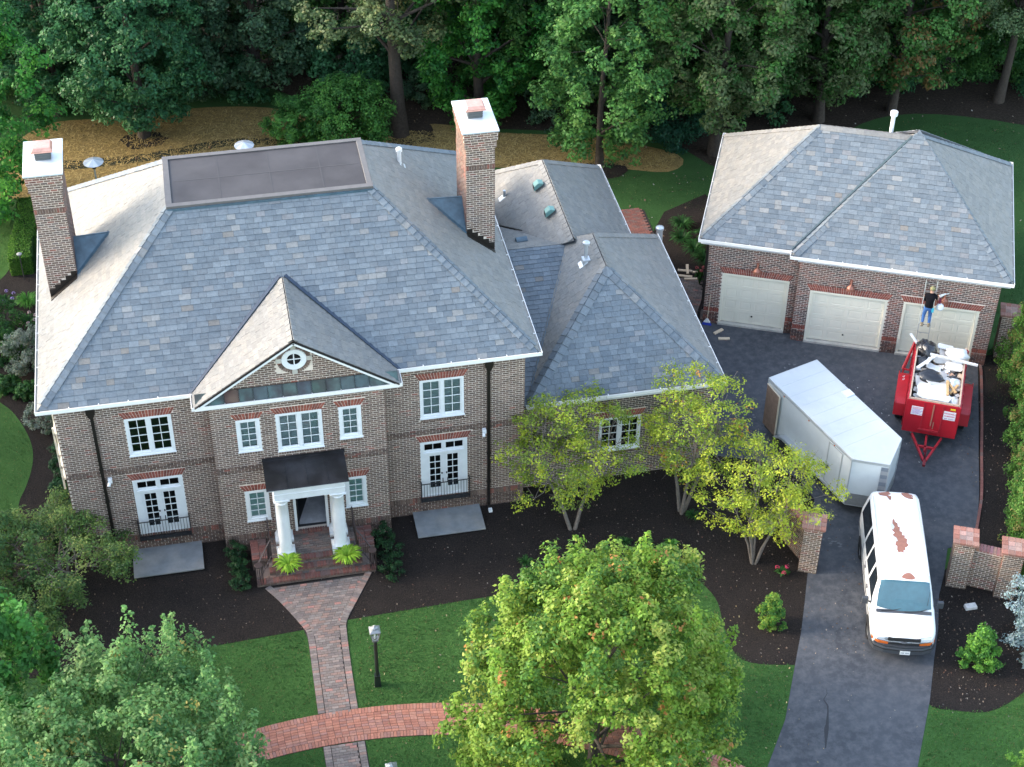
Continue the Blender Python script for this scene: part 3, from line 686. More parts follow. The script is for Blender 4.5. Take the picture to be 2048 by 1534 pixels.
# ------------------------------------------------------------ the brick house
X, Y, NY, NX, PX, PY = V3(1, 0, 0), V3(0, 1, 0), V3(0, -1, 0), V3(-1, 0, 0), V3(1, 0, 0), V3(0, 1, 0)
HW, HD, HZ, HS = 15.89, 12.28, 6.53, .836
def brick_house():
    H = thing('brick_house', 'large brown brick house with hipped slate roof, two tall chimneys and white columned porch', 'house')
    fy, by = .29, -.36
    WB = [(3.52, 3.78, .02)]
    # front walls
    L_up, L_dn = (2.57, 4.02, 4.20, 5.72), (2.49, 4.09, .66, 3.14)
    R_up, R_dn = (11.92, 13.37, 4.25, 5.83), (11.88, 13.46, .72, 3.20)
    sh = lambda h, o: (h[0]-o, h[1]-o, h[2], h[3])
    def wall_front(x0, x1, y, holes, nind, z0=-.05, z1=6.5):
        O = V3(x0, y, 0); Wd = x1-x0
        hh = []
        for h in holes:
            hh.append(sh(h, x0))
        mb_h = hh + []
        bh = [(a, b, c, d) for a, b, c, d in hh] + [(a+.0, b-.0, d, d+.27, .15) for a, b, c, d in hh] + [(a-.02, b+.02, c-.14, c) for a, b, c, d in hh]
        g = random.Random(int(x0*10))
        mb = MB(); wall_plane(mb, O, X, Wd, z0, z1, mb_h, NY); w = mb.build('wall', M['mortar'], H)
        it = brick_items(O, X, NY, Wd, z0, z1, bh, g=g, bands=[(3.55, 3.80, .008), (-.1, .50, .012)], shift=.05)
        it.sort(key=lambda q: q[0][2]); pieces('brick', M['brick'], w, it, frame_of(X, NY), nind)
        for a, b, c, d in hh:
            if c > 0.0: arch(w, O, X, NY, a, b, d); sill(w, O, X, NY, a, b, c)
        s = MB(); soldier(s, O, X, NY, 0.02, Wd-.02, .54, .2, pal=BRED+BT+BT, proud=.04, g=random.Random(2)); s.build('soldier_course', M['brick'], w, kind='stuff')
        return w
    wall_front(.5, 5.21, fy, [L_up, L_dn], 60)
    wall_front(10.71, 15.38, fy, [R_up, R_dn], 60)
    BAY = [(5.98, 6.73, 4.36, 5.66), (7.23, 8.69, 4.20, 5.72), (9.22, 9.94, 4.40, 5.70), (6.00, 6.77, 1.32, 2.63), (9.26, 9.97, 1.38, 2.67)]
    DOOR = (7.52, 8.66, .62, 3.0)
    O = V3(5.21, by, 0); hh = [sh(h, 5.21) for h in BAY]; dh = sh(DOOR, 5.21)
    bh = hh + [dh] + [(a+.0, b-.0, d, d+.27, .15) for a, b, c, d in hh] + [(a-.02, b+.02, c-.14, c) for a, b, c, d in hh]
    mb = MB(); wall_plane(mb, O, X, 5.5, -.05, 6.93, hh+[dh], NY); w = mb.build('wall', M['mortar'], H)
    it = brick_items(O, X, NY, 5.5, -.05, 6.5, bh, g=random.Random(8), bands=[(3.55, 3.80, .008), (-.1, .50, .012)])
    it.sort(key=lambda q: q[0][2]); pieces('brick', M['brick'], w, it, frame_of(X, NY), 120)
    for a, b, c, d in hh: arch(w, O, X, NY, a, b, d, .25); sill(w, O, X, NY, a, b, c)
    s = MB(); soldier(s, O, X, NY, 0.02, 2.0, .54, .2, pal=BRED+BT+BT, proud=.04, g=random.Random(2)); soldier(s, O, X, NY, 3.6, 5.48, .54, .2, pal=BRED+BT+BT, proud=.04, g=random.Random(2)); s.build('soldier_course', M['brick'], w, kind='stuff')
    for x, N in ((5.21, NX), (10.71, PX)):
        wall(H, V3(x, by, 0) if N[0] > 0 else V3(x, fy, 0), Y if N[0] > 0 else -Y, N, .65, -.05, 6.5)
    # side and back walls
    wall(H, V3(15.38, fy, 0), Y, PX, 11.5, -.05, 6.5)
    wall(H, V3(.5, fy+11.5, 0), -Y, NX, 11.5, -.05, 6.5, holes=[(2.2, 3.6, 1, 3), (2.2, 3.6, 4.2, 5.7), (8.6, 9.9, 4.2, 5.7), (8.6, 9.9, 1, 3)])
    for a in (2.2, 8.6):
        for z0, z1 in ((1, 3), (4.2, 5.7)): window(H, V3(.5, fy+11.5, 0), -Y, NX, a, a+(1.4 if a < 3 else 1.3), z0, z1, casements(a, a+(1.4 if a < 3 else 1.3), z0, z1, 2))
    wall(H, V3(15.38, fy+11.5, 0), -X, PY, 14.88, -.05, 6.5)
    # pediment brick
    clip = lambda z: (max(.0, (z-6.53)/.68+.04), min(6.55, 6.55-(z-6.53)/.68-.04))
    O = V3(4.71, by, 0); mb = MB(); mb.poly([(5.25, by, 6.9), (10.7, by, 6.9), (7.985, by, 8.74)])
    w = mb.build('wall', M['mortar'], H)
    it = brick_items(O, X, NY, 6.55, 6.92, 8.72, [(2.70, 3.83, 7.32, 8.36)], clip=clip, g=random.Random(31), red=.05)
    keep = []
    for C, S, t in it: keep.append((C, S, t))
    pieces('brick', M['brick'], w, keep, frame_of(X, NY), 60)
    # round window
    oc = V3(7.975, by, 7.84); b = MB(); rg = [(.44, .30), (.30, .24)]
    def ringm(mb, r0, r1, n0, n1, tint=(1, 1, 1), n=36):
        th = np.arange(n)*2*np.pi/n
        P = lambda r, k: np.stack([oc[0]+np.cos(th)*r, np.full(n, oc[1]-k), oc[2]+np.sin(th)*r], 1)
        v = np.concatenate([P(r0, n1), P(r1, n1), P(r1, n0), P(r0, n0)]); f = []
        for a in range(4):
            c = (a+1) % 4; f += [[a*n+i, a*n+(i+1) % n, c*n+(i+1) % n, c*n+i] for i in range(n)]
        mb.add(v, f, tint)
    ringm(b, .385, .245, -.02, .045); ringm(b, .255, .215, -.02, .025)
    rw = b.build('round_window', M['white'], H)
    b = MB(); b.bb(oc[0]-.016, oc[0]+.016, by-.02, by-.004, oc[2]-.22, oc[2]+.22); b.bb(oc[0]-.22, oc[0]+.22, by-.018, by-.006, oc[2]-.016, oc[2]+.016); b.build('muntin', M['white'], rw)
    for q in range(4):
        b = MB(); pts = [oc]+[oc+V3(math.cos(q*math.pi/2+k*math.pi/16)*.225, 0, math.sin(q*math.pi/2+k*math.pi/16)*.225) for k in range(9)]
        b.poly([p+V3(0, -.002, 0) for p in pts]); b.build('pane', mat('dark_pane', (.012, .014, .014), .08) if q == 0 else bpy.data.materials['dark_pane'], rw)
    b = MB(); g = random.Random(6)
    for i in range(40):
        a = (i+.5)*2*math.pi/40
        if i % 10 in (9, 0): continue
        d = V3(math.cos(a), 0, math.sin(a)); tt = V3(-math.sin(a), 0, math.cos(a)); rot = np.stack([tt, d, V3(0, -1, 0)], 1)
        b.box(oc+d*.465+V3(0, -.012, 0), (.058, .13, .026), rot, btint(g))
    b.build('brick_surround', M['brick'], rw, kind='stuff')
    b = MB(); ringm(b, .56, .38, -.004, .004); b.build('mortar_ring', M['mortar'], rw)
    for a in range(4):
        d = V3(math.cos(a*math.pi/2), 0, math.sin(a*math.pi/2)); tt = V3(-d[2], 0, d[0]); k = MB(); k.box(oc+d*.475+V3(0, -.018, 0), (.16, .17, .05), np.stack([tt, d, V3(0, -1, 0)], 1)); k.build('keystone', M['concrete'], rw)
    # windows
    FO = V3(0, fy, 0)
    for h, inn in ((L_up, 'dark'), (R_up, 'blind')): window(H, FO, X, NY, *h, casements(*h, 2), inn)
    for h in (L_dn, R_dn):
        x0, x1, z0, z1 = h; f = .06; xm = (x0+x1)/2; zt = z1-.52
        ss = [(x0+.1, xm-.03, zt+.06, z1-f, 2, 1), (xm+.03, x1-.1, zt+.06, z1-f, 2, 1)]
        wd = window(H, FO, X, NY, x0, x1, z0, z1, ss, fr=.10, name='french_door')
        b = MB(); b.bb(x0+.1, x1-.1, fy-.03, fy+.06, zt-.04, zt+.05); b.bb(x0+.1, x0+.2, fy-.005, fy+.09, z0+.08, zt-.04); b.bb(x1-.2, x1-.1, fy-.005, fy+.09, z0+.08, zt-.04); b.build('door_rail', M['white'], wd)
        for a, c in ((x0+.2, xm-.004), (xm+.004, x1-.2)):
            lf = MB(); st = .115; ya, yb = fy+.03, fy+.07; ia, ib, ja, jb = a+st, c-st, z0+.36, zt-.16
            lf.bb(a, ia, ya, yb, z0+.08, zt-.04); lf.bb(ib, c, ya, yb, z0+.08, zt-.04); lf.bb(ia, ib, ya+.001, yb, z0+.08, ja); lf.bb(ia, ib, ya+.001, yb, jb, zt-.04)
            for i in range(1, 5): zc = ja+(jb-ja)*i/5; lf.bb(ia, ib, ya+.004, yb-.004, zc-.012, zc+.012)
            xc = (ia+ib)/2; lf.bb(xc-.012, xc+.012, ya+.006, yb-.006, ja, jb); lf.build('door_leaf', M['white'], wd, bevel=.004)
            for i in range(2):
                for j in range(5):
                    p = MB(); p.bb(ia+i*(ib-ia)/2+.011, ia+(i+1)*(ib-ia)/2-.011, fy+.048, fy+.052, ja+j*(jb-ja)/5+.011, ja+(j+1)*(jb-ja)/5-.011); p.build('pane', M['glass'], wd)
        p = MB(); p.bb(x0+.1, x1-.1, fy+.5, fy+.52, z0+.1, zt); p.build('interior', M['dark'], wd)
        p = MB(); p.bb(xm-.1, xm-.06, fy-.03, fy+.02, z0+1.0, z0+1.04); p.bb(xm+.06, xm+.1, fy-.03, fy+.02, z0+1.0, z0+1.04); p.build('door_handle', M['bronze'], wd)
        # balconet railing
        r = MB(); y0 = fy-.20; zb, zh = z0-.02, z0+.78
        for x in (x0-.03, x1+.03): r.bb(x-.018, x+.018, y0-.018, y0+.018, zb-.04, zh+.10); r.bb(x-.012, x+.012, y0, fy, zh-.02, zh); r.bb(x-.012, x+.012, y0, fy, zb, zb+.02)
        for x in (xm-.08, xm+.08): r.bb(x-.014, x+.014, y0-.014, y0+.014, zh, zh+.18)
        r.bb(x0-.03, x1+.03, y0-.014, y0+.014, zh-.022, zh); r.bb(x0-.03, x1+.03, y0-.012, y0+.012, zb+.06, zb+.08); 
        n = 17
        for i in range(1, n): x = x0-.03+(x1-x0+.06)*i/n; r.bb(x-.007, x+.007, y0-.007, y0+.007, zb+.06, zh)
        r.bb(x0-.03, x1+.03, y0-.02, fy-.001, zb-.01, zb+.02)
        r.build('balcony_railing', M['iron'], H)
    BO = V3(0, by, 0)
    for h, inn in zip(BAY, ('blind', 'blind', 'blind', 'shade', 'shade')): window(H, BO, X, NY, *h, casements(*h, 2 if h[1]-h[0] > 1 else 1, fr=.085 if h[1]-h[0] > 1 else .10), inn, fr=.085 if h[1]-h[0] > 1 else .10)
    # entrance: hall behind the open door
    x0, x1, z0, z1 = DOOR
    b = MB(); b.bb(x0, x0+.09, by-.05, by+.12, z0, z1); b.bb(x1-.09, x1, by-.05, by+.12, z0, z1); b.bb(x0+.09, x1-.09, by-.04, by+.12, z1-.1, z1)
    ds = b.build('door_surround', M['white'], H, bevel=.006)
    hall = MB(); hall.bb(x0-1.5, x1+1.5, by+.14, by+5, z0-.06, z0-.02); hall.bb(x0-1.52, x0-1.5, by+.14, by+5, z0-.06, 3.3); hall.bb(x1+1.5, x1+1.52, by+.14, by+5, z0-.06, 3.3); hall.bb(x0-1.5, x1+1.5, by+5, by+5.02, z0-.06, 3.3); hall.bb(x0-1.5, x1+1.5, by+.14, by+5, 3.3, 3.32)
    hall.build('hall', mat('hall_dark', (.045, .045, .05), .7), H)
    b = MB(); b.add([(x0+.12, by+.25, z0+.0), (x1-.02, by+.22, z0+.0), (x1+.1, by+1.45, z0+.01), (x0+.55, by+1.5, z0+.01)], [[0, 1, 2, 3]]); b.add([(x0+.56, by+1.55, z0+.012), (x1+.1, by+1.5, z0+.012), (x1+.4, by+2.9, z0+.05), (x0+.45, by+3.0, z0+.05)], [[0, 1, 2, 3]], (.45, .45, .45))
    b.build('drop_cloth', mat('drop_cloth', (.55, .55, .58), .5, noise=.2, nscale=4), H)
    b = MB(); b.box((x0+.13, by+.62, 1.75), (.05, .95, 2.2)); b.build('door', mat('door_black', (.014, .016, .016), .25), H, bevel=.01)
    # porch
    PT = MB(); g = random.Random(12)
    steps = [(6.05, 9.95, -2.16, .17), (6.50, 9.55, -1.86, .335), (6.62, 9.42, -1.60, .50)]
    for a, c, y, z in steps: PT.bb(a, c, y, by-.001, 0, z-.045-.002*z)
    st = PT.build('steps', mat('step_mortar', (.20, .15, .125), .9, noise=.2), H)
    it = []
    for (a, c, y, z), nxt in zip(steps, (-1.86, -1.60, by)):
        x = a
        while x < c-.02:      # rowlock nosing
            e = min(x+.098, c); it.append((((x+e)/2, y+.09, z-.03), (e-x-.010, .215, .062), rz(0), paver_tint(g, 'dark'))); x += .104
        yy = y+.205; k = 0
        while yy < nxt-.05 and yy < by-.05:
            x = a-(.1 if k % 2 else 0)
            while x < c:
                s, e = max(x+.005, a), min(x+.205, c)
                if e-s > .03: it.append((((s+e)/2, yy+.05, z-.03), (e-s, .092, .060), rz(0), tuple(q*.8 for q in paver_tint(g, 'walk'))))
                x += .215
            yy += .104; k += 1
        for row in range(1):
            x = a
            while x < c-.02: e = min(x+.205, c); it.append((((x+e)/2, y+.012, z-.11), (e-x-.01, .03, .07), rz(0), btint(g))); x += .215
    x = 7.2
    while x < 8.95: it.append(((x, by-.04, .565), (.07, .11, .13), rz(0), paver_tint(g, 'dark'))); x += .083
    pieces_r('brick', M['brick'], st, it, 120)
    # low cheek walls beside the steps
    for a, c in ((5.98, 6.50), (9.5, 10.02)):
        ck = MB(); ck.bb(a, c, -1.35, by-.002, 0, .44); cw = ck.build('cheek_wall', bpy.data.materials['step_mortar'], H); it = []
        y = -1.35
        while y < by-.1: 
            for i in range(2): it.append(((a+.125+i*.27, y+.05, .46), (.25, .092, .06), rz(0), paver_tint(g, 'dark')))
            y += .103
        y0 = 0
        for r_ in range(5):
            for i in range(3): it.append(((a+.09+i*.175, -1.353, .04+r_*.083), (.16, .03, .066), rz(0), btint(g)))
        pieces_r('brick', M['brick'], cw, it, 0)
    for sx, xa, xb in ((-1, 6.62, 6.16), (1, 9.42, 9.86)):
        r = MB(); path = [V3(xa, -.45, 1.38), V3(xa, -1.45, 1.38), V3(xb, -2.05, .98)]; low = [p-V3(0, 0, .72) for p in path]
        for P_ in (path, low):
            for p, q in zip(P_, P_[1:]): r.bar(p, q, .04, .025)
        for (p, q), (pl, ql), n in (((path[0], path[1]), (low[0], low[1]), 9), ((path[1], path[2]), (low[1], low[2]), 7)):
            for i in range(n+1): t = i/n; a_, b_ = p*(1-t)+q*t, pl*(1-t)+ql*t; r.bar(a_, b_, .016, .016)
        for p in (path[0], path[1]): r.bar(p+V3(0, 0, .05), V3(p[0], p[1], .5), .035, .035)
        e = path[2]
        for k in range(9):      # scrolled newel
            a_ = k*math.pi*2/9; r.bar(e+V3(math.cos(a_)*.11-.0, math.sin(a_)*.11-.1, 0), V3(e[0]+math.cos(a_)*.11, e[1]+math.sin(a_)*.11-.1, .17), .016, .016)
        r.lathe(e+V3(0, -.1, 0), [(.0, .03), (.13, .03), (.14, .0), (.12, -.02), (0, -.02)], 12)
        r.build('railing', mat('railing_iron%d' % sx, (.045, .030, .028), .5), H)
    for x in (7.12, 8.92):
        for y, r0, s in ((-1.34, .165, 1), (-.52, .165, 1)):
            c = MB(); c.box((x, y, .59), (.60, .54, .18)); c.lathe((x, y, .5), [(.0, .18), (.27, .18), (.285, .23), (.25, .28), (.235, .30), (.212, .36), (.210, 1.1), (.202, 1.8), (.190, 2.38), (.21, 2.40), (.21, 2.43), (.19, 2.45), (.19, 2.50), (.24, 2.55), (.24, 2.57), (0, 2.57)], 24)
            c.box((x, y, 3.10), (.52, .50, .06)); o = c.build('column', M['white'], H)
            for p in o.data.polygons: p.use_smooth = len(p.vertices) == 4 and abs(p.normal.z) < .5 and p.area < .2
    e = MB(); e.bb(6.90, 9.16, -1.56, -1.14, 3.132, 3.60); e.bb(6.90, 7.30, -1.139, by-.001, 3.132, 3.60); e.bb(8.75, 9.16, -1.139, by-.001, 3.132, 3.60); e.bb(6.885, 9.175, -1.575, -1.12, 3.36, 3.40)
    e.bb(6.86, 9.20, -1.60, by-.002, 3.601, 3.64); e.bb(6.78, 9.26, -1.66, by-.003, 3.641, 3.70); e.bb(6.72, 9.30, -1.71, by-.004, 3.701, 3.735)
    e.build('entablature', M['white'], H, bevel=.008)
    b = MB(); b.prism([(-1.73, 3.738), (by-.005, 3.738), (by-.005, 3.93), (by-.12, 3.90), (-1.70, 3.765)], 6.68, 9.30, (1, 1, 1), 0, (0, 0, 0), ((0, 1, 0), (0, 0, 1), (1, 0, 0)))
    b.bb(6.66, 9.32, by-.07, by-.012, 3.86, 3.96)
    for x in (7.35, 8.0, 8.65): b.box((x, -1.04, 3.845), (.012, 1.30, .014), np.array([[1, 0, 0], [0, .995, -.1], [0, .1, .995]]))
    b.build('porch_roof', mat('porch_copper', (.011, .011, .012), .45, noise=.35, nscale=2.2, spec=.35, col2=(.020, .020, .023), n2=1.4, bump=.006, bscale=4), H)
    # --- roofs
    i_ = .09
    def nrm(up, s): n = V3(-up[0]*s, -up[1]*s, 1); return n/np.linalg.norm(n)
    a = 4.75; RF = H
    inside = lambda p: 5.0 < p[0] < 10.97 and p[1] < (min(p[0]-4.71, 11.26-p[0]))*.815-.25
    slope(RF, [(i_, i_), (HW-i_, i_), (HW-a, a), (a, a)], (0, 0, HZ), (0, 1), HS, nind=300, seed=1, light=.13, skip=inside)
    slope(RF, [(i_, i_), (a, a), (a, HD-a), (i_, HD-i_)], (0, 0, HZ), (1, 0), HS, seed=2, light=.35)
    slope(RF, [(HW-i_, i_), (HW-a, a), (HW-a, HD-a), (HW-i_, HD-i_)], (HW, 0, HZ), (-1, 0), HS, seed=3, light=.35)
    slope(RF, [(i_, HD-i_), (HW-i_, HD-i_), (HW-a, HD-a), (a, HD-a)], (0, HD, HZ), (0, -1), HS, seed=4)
    zc = lambda d: HZ+HS*d
    F_, L_, R_, B_ = nrm((0, 1), HS), nrm((1, 0), HS), nrm((-1, 0), HS), nrm((0, -1), HS)
    for p, q, n1, n2 in (((0, 0), (a, a), F_, L_), ((HW, 0), (HW-a, a), F_, R_), ((0, HD), (a, HD-a), B_, L_), ((HW, HD), (HW-a, HD-a), B_, R_)):
        t = .05; hip_caps(RF, (p[0]+(q[0]-p[0])*t, p[1]+(q[1]-p[1])*t, zc(a*t)), (*q, zc(a)), n1, n2, light=.08)
    b = MB(); b.bb(a-.02, HW-a+.02, a-.05, HD-a+.05, 10.38, 10.53); b.build('flat_roof', M['membrane'], RF)
    b = MB(); e0, e1, f0, f1 = a-.10, HW-a+.10, a-.13, HD-a+.13
    b.bb(e0, e1, f0, f0+.19, 10.47, 10.565); b.bb(e0, e1, f1-.19, f1, 10.47, 10.565); b.bb(e0, e0+.19, f0+.19, f1-.19, 10.47, 10.565); b.bb(e1-.19, e1, f0+.19, f1-.19, 10.47, 10.565); b.build('roof_edge', M['membrane_edge'], RF, bevel=.012)
    b = MB()
    for k in range(1, 4): x = e0+(e1-e0)*k/4+.1; b.bb(x-.02, x+.02, f0+.27, f1-.27, 10.53, 10.534)
    b.bb(e0+.3, e1-.3, 6.1, 6.15, 10.53, 10.5345); b.build('membrane_seam', mat('membrane_seam', (.043, .041, .044), .7), RF)
    b = MB(); b.box(((e0+e1)/2, f0-.01, 10.40), (e1-e0-.05, .05, .15)); b.build('deck_flashing', M['copper_blue'], RF)
    # gable
    gs = .68; gx0, gx1, gm, gy = 4.71, 11.26, 7.985, -.69
    vy_ = (gm-gx0)*gs/HS
    slope(RF, [(gx0+.08, gy), (gx0+.08, .05), (gm, vy_), (gm, gy)], (gx0, 0, HZ), (1, 0), gs, seed=5, light=.4, lift=.03)
    slope(RF, [(gx1-.08, gy), (gx1-.08, .05), (gm, vy_), (gm, gy)], (gx1, 0, HZ), (-1, 0), gs, seed=6, light=.3, lift=.03)
    zr = HZ+gs*(gm-gx0)
    hip_caps(RF, (gm, gy+.01, zr+.03), (gm, vy_-.1, zr+.03), nrm((1, 0), gs), nrm((-1, 0), gs), name='ridge_slate', wd=.17, light=.4)
    b = MB()
    for x0_, s_ in ((gx0, 1), (gx1, -1)):      # valley flashing
        p, q = V3(x0_+.02*s_, .02, HZ+.05), V3(gm-.03*s_, vy_, zr+.05)
        b.bar(p+V3(-.09*s_, .05, .03), q+V3(-.09*s_, .05, .03), .20, .02, (1, 1, 1), np.cross(q-p, V3(s_, 0, 0)) if False else (0, 0, 1))
    b.build('valley_flashing', mat('valley_dark', (.02, .035, .06), .35, noise=.3), RF)
    b = MB()
    for x0_, s_ in ((gx0, 1), (gx1, -1)):
        p, q = V3(x0_+.15*s_, gy+.03, HZ+.03), V3(gm, gy+.03, zr-.065)
        b.bar(p, q, .05, .13)
        b.bar(p+V3(0, .06, -.03), q+V3(0, .06, -.03), .08, .06)
    b.build('rake_board', M['white'], RF)
    b = MB()
    for x0_, s_ in ((gx0, 1), (gx1, -1)): b.bar(V3(x0_+.1*s_, gy-.01, HZ+.085), V3(gm, gy-.01, zr+.03), .05, .035)
    b.build('rake_edge', M['bronze'], RF)
    z_a, z_b = 6.58, 6.93; n = 14
    for i in range(n):
        xa, xb = gx0+.12+(gx1-gx0-.24)*i/n, gx0+.12+(gx1-gx0-.24)*(i+1)/n
        pb = MB(); g = random.Random(i); t = (1, 1, 1) if i != 2 else (1.5, .55, .45); t = tuple(q*g.uniform(.85, 1.15) for q in t)
        pb.add([(xa+.01, gy+.02, z_a), (xb-.01, gy+.02, z_a), (xb-.01, by-.03, z_b), (xa+.01, by-.03, z_b)], [[0, 1, 2, 3]], t); pb.bar((xb, gy+.02, z_a+.012), (xb, by-.03, z_b+.012), .014, .035, tuple(q*.5 for q in t))
        pb.build('copper_pan', M['copper_old'], RF)
    # wing
    ws = .823; wx0, wx1, wy0, wy1, wz = 15.5, 22.45, .55, 9.5, 3.9; wa = (wx1-wx0)/2; wm = (wx0+wx1)/2
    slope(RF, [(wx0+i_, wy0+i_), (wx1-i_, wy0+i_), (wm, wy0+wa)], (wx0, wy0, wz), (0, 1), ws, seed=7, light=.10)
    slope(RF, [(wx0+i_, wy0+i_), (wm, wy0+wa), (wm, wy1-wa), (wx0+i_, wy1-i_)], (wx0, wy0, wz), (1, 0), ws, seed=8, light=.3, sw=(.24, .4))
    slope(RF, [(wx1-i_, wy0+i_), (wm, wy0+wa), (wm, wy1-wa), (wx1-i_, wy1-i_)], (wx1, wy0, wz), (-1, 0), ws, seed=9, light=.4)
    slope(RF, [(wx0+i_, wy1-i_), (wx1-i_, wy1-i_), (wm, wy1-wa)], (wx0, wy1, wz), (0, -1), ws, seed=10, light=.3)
    F_, L_, R_, B_ = nrm((0, 1), ws), nrm((1, 0), ws), nrm((-1, 0), ws), nrm((0, -1), ws); zt = wz+ws*wa
    hip_caps(RF, (wx0+.2, wy0+.2, wz+ws*.2), (wm, wy0+wa, zt), F_, L_, wd=.24, ln=.30, light=.05, seed=20); hip_caps(RF, (wx1-.2, wy0+.2, wz+ws*.2), (wm, wy0+wa, zt), F_, R_, wd=.24, ln=.30, light=.1, seed=21)
    hip_caps(RF, (wx1-.2, wy1-.2, wz+ws*.2), (wm, wy1-wa, zt), B_, R_, light=.3, seed=22, ind=False); hip_caps(RF, (wm, wy0+wa, zt), (wm, wy1-wa, zt), L_, R_, light=.6, seed=23, name='ridge_slate')
    # back block and link roof
    bx0, bx1, by1 = 15.3, 21.45, 14.6; bm = (bx0+bx1)/2; ba = (bx1-bx0)/2; bz = wz+ws*ba
    slope(RF, [(bx1-i_, 9.5), (bx1-i_, by1-i_), (bm, by1-ba), (bm, 6.42)], (bx1, 0, wz), (-1, 0), ws, seed=11, light=.35)
    slope(RF, [(bx0+i_, 9.0), (bx0+i_, by1-i_), (bm, by1-ba), (bm, 6.2), (17.9, 6.6)], (bx0, 0, wz), (1, 0), ws, seed=12, light=.6, exp=.24, sw=(.26, .44))
    slope(RF, [(bx0+i_, by1-i_), (bx1-i_, by1-i_), (bm, by1-ba)], (bx0, by1, wz), (0, -1), ws, seed=13)
    hip_caps(RF, (bm, 6.3, bz), (bm, by1-ba, bz), L_, R_, light=.7, seed=24, name='ridge_slate'); hip_caps(RF, (bx0+.2, by1-.2, wz+ws*.2), (bm, by1-ba, bz), B_, L_, light=.6, seed=25, ind=False); hip_caps(RF, (bx1-.2, by1-.2, wz+ws*.2), (bm, by1-ba, bz), B_, R_, light=.6, seed=26, ind=False)
    slope(RF, [(15.38, .62), (15.62, .62), (18.30, 6.53), (15.38, 6.53)], (15.4, .6, 3.9), (0, 1), .37, seed=14, light=.02, lift=.0)
    slope(RF, [(15.38, 6.53), (18.32, 6.53), (16.48, 9.73), (15.4, 11.6)], (15.4, 11.6, 6.1-.38*5.07), (0, -1), .38, seed=15, light=.5)
    b = MB()
    b.bar((15.66, .75, 4.03), (18.28, 6.5, 6.16), .13, .03); b.build('valley_flashing', M['copper_blue'], RF)
    b = MB(); b.bar((16.2, 10.2, 4.75), (18.3, 6.5, 6.22), .05, .05); b.bar((16.15, 10.05, 4.70), (18.22, 6.42, 6.17), .03, .04); b.build('valley_flashing', M['bronze'], RF)
    b = MB(); b.tube([(16.55, 7.45, 5.80), (16.95, 7.5, 5.80)], .13, 10); b.build('roof_vent', M['copper_blue'], RF)
    for x, y in ((17.94, 10.21), (17.97, 8.39)):
        z = bz-ws*(bm-x); c = MB(); c.prism([(-.17, 0), (.17, .28), (.17, .02+.28), (-.02, .34), (-.17, .2)], -.14, .14, (1, 1, 1), 0, (x, y, z), ((1, 0, 0), (0, 0, 1), (0, 1, 0))); v_ = c.build('roof_vent', mat('vent_patina%d' % (y > 9), (.13, .27, .25), .5), RF)
        d = MB(); d.bb(x-.178, x-.171, y-.12, y+.12, z+.03, z+.17); d.build('vent_louvre', M['dark'], v_)
    def pipe(x, y, z, h, r, m, head=None, flash=True):
        c = MB(); c.tube([(x, y, z-.1), (x, y, z+h)], r, 12)
        if head: c.lathe((x, y, z+h-.02), [(0, 0), (head, 0), (head, .09), (head*.6, .13), (0, .15)], 14)
        return c.build('vent_pipe', m, RF)
    pipe(12.53, 7.8, 9.32, .5, .07, M['white'], .11); b = MB(); b.box((12.6, 7.72, 9.30), (.3, .26, .02), np.array([[.767, 0, .64], [0, 1, 0], [-.64, 0, .767]])); b.build('pipe_flashing', M['galv'], RF)
    pipe(16.88, 11.25, 5.25, .22, .055, M['galv']); b = MB(); b.box((16.8, 11.25, 5.16), (.3, .26, .02), np.array([[.77, 0, -.63], [0, 1, 0], [.63, 0, .77]])); b.build('pipe_flashing', M['galv'], RF)
    o = pipe(18.50, 5.0, 6.38, .72, .065, M['galv'], .13); b = MB(); b.box((18.50, 4.97, 6.42), (.26, .28, .2)); b.box((18.4, 4.97, 6.33), (.36, .34, .02), np.array([[.77, 0, -.63], [0, 1, 0], [.63, 0, .77]])); b.build('pipe_flashing', M['galv'], RF)
    pipe(22.62, 9.85, 3.0, .95, .13, M['galv'], .16)
    # gutters and soffits
    gi = .125
    gutter(H, [(gi, gi), (gx0+gi, gi), (gx0+gi, gy+gi), (gx1-gi, gy+gi), (gx1-gi, gi), (HW-gi, gi), (HW-gi, HD-gi), (gi, HD-gi), (gi, gi)], HZ+.055)
    gutter(H, [(wx0+gi, wy0+gi), (wx1-gi, wy0+gi), (wx1-gi, wy1-gi)], wz+.05); gutter(H, [(bx1-gi, 9.4), (bx1-gi, by1-gi), (bx0+gi, by1-gi)], wz+.05)
    s = MB(); s.bb(.1, HW-.1, .1, .30, 6.41, 6.44); s.bb(.1, .52, .1, HD-.1, 6.412, 6.442); s.bb(15.36, HW-.1, .1, HD-.1, 6.412, 6.442); s.bb(.1, HW-.1, 11.7, HD-.1, 6.41, 6.44); s.bb(4.8, 11.17, -.6, .3, 6.408, 6.438)
    s.bb(15.55, 22.35, .6, .92, 3.78, 3.81); s.bb(22.0, 22.35, .6, 9.4, 3.782, 3.812); s.build('soffit', M['white'], H)
    # wing walls
    Wn = (18.14, 19.62, 1.24, 2.70); O = V3(15.38, .9, 0); hh = [sh(Wn, 15.38)]; a_, b_, c_, d_ = hh[0]
    mb = MB(); wall_plane(mb, O, X, 6.72, -.05, 3.8, hh, NY); w = mb.build('wall', M['mortar'], H)
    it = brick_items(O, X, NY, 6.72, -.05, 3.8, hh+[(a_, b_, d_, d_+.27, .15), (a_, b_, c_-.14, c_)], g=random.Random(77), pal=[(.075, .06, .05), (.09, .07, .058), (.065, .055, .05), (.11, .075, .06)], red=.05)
    it.sort(key=lambda q: -q[0][2]); pieces('brick', M['brick'], w, it, frame_of(X, NY), 0)
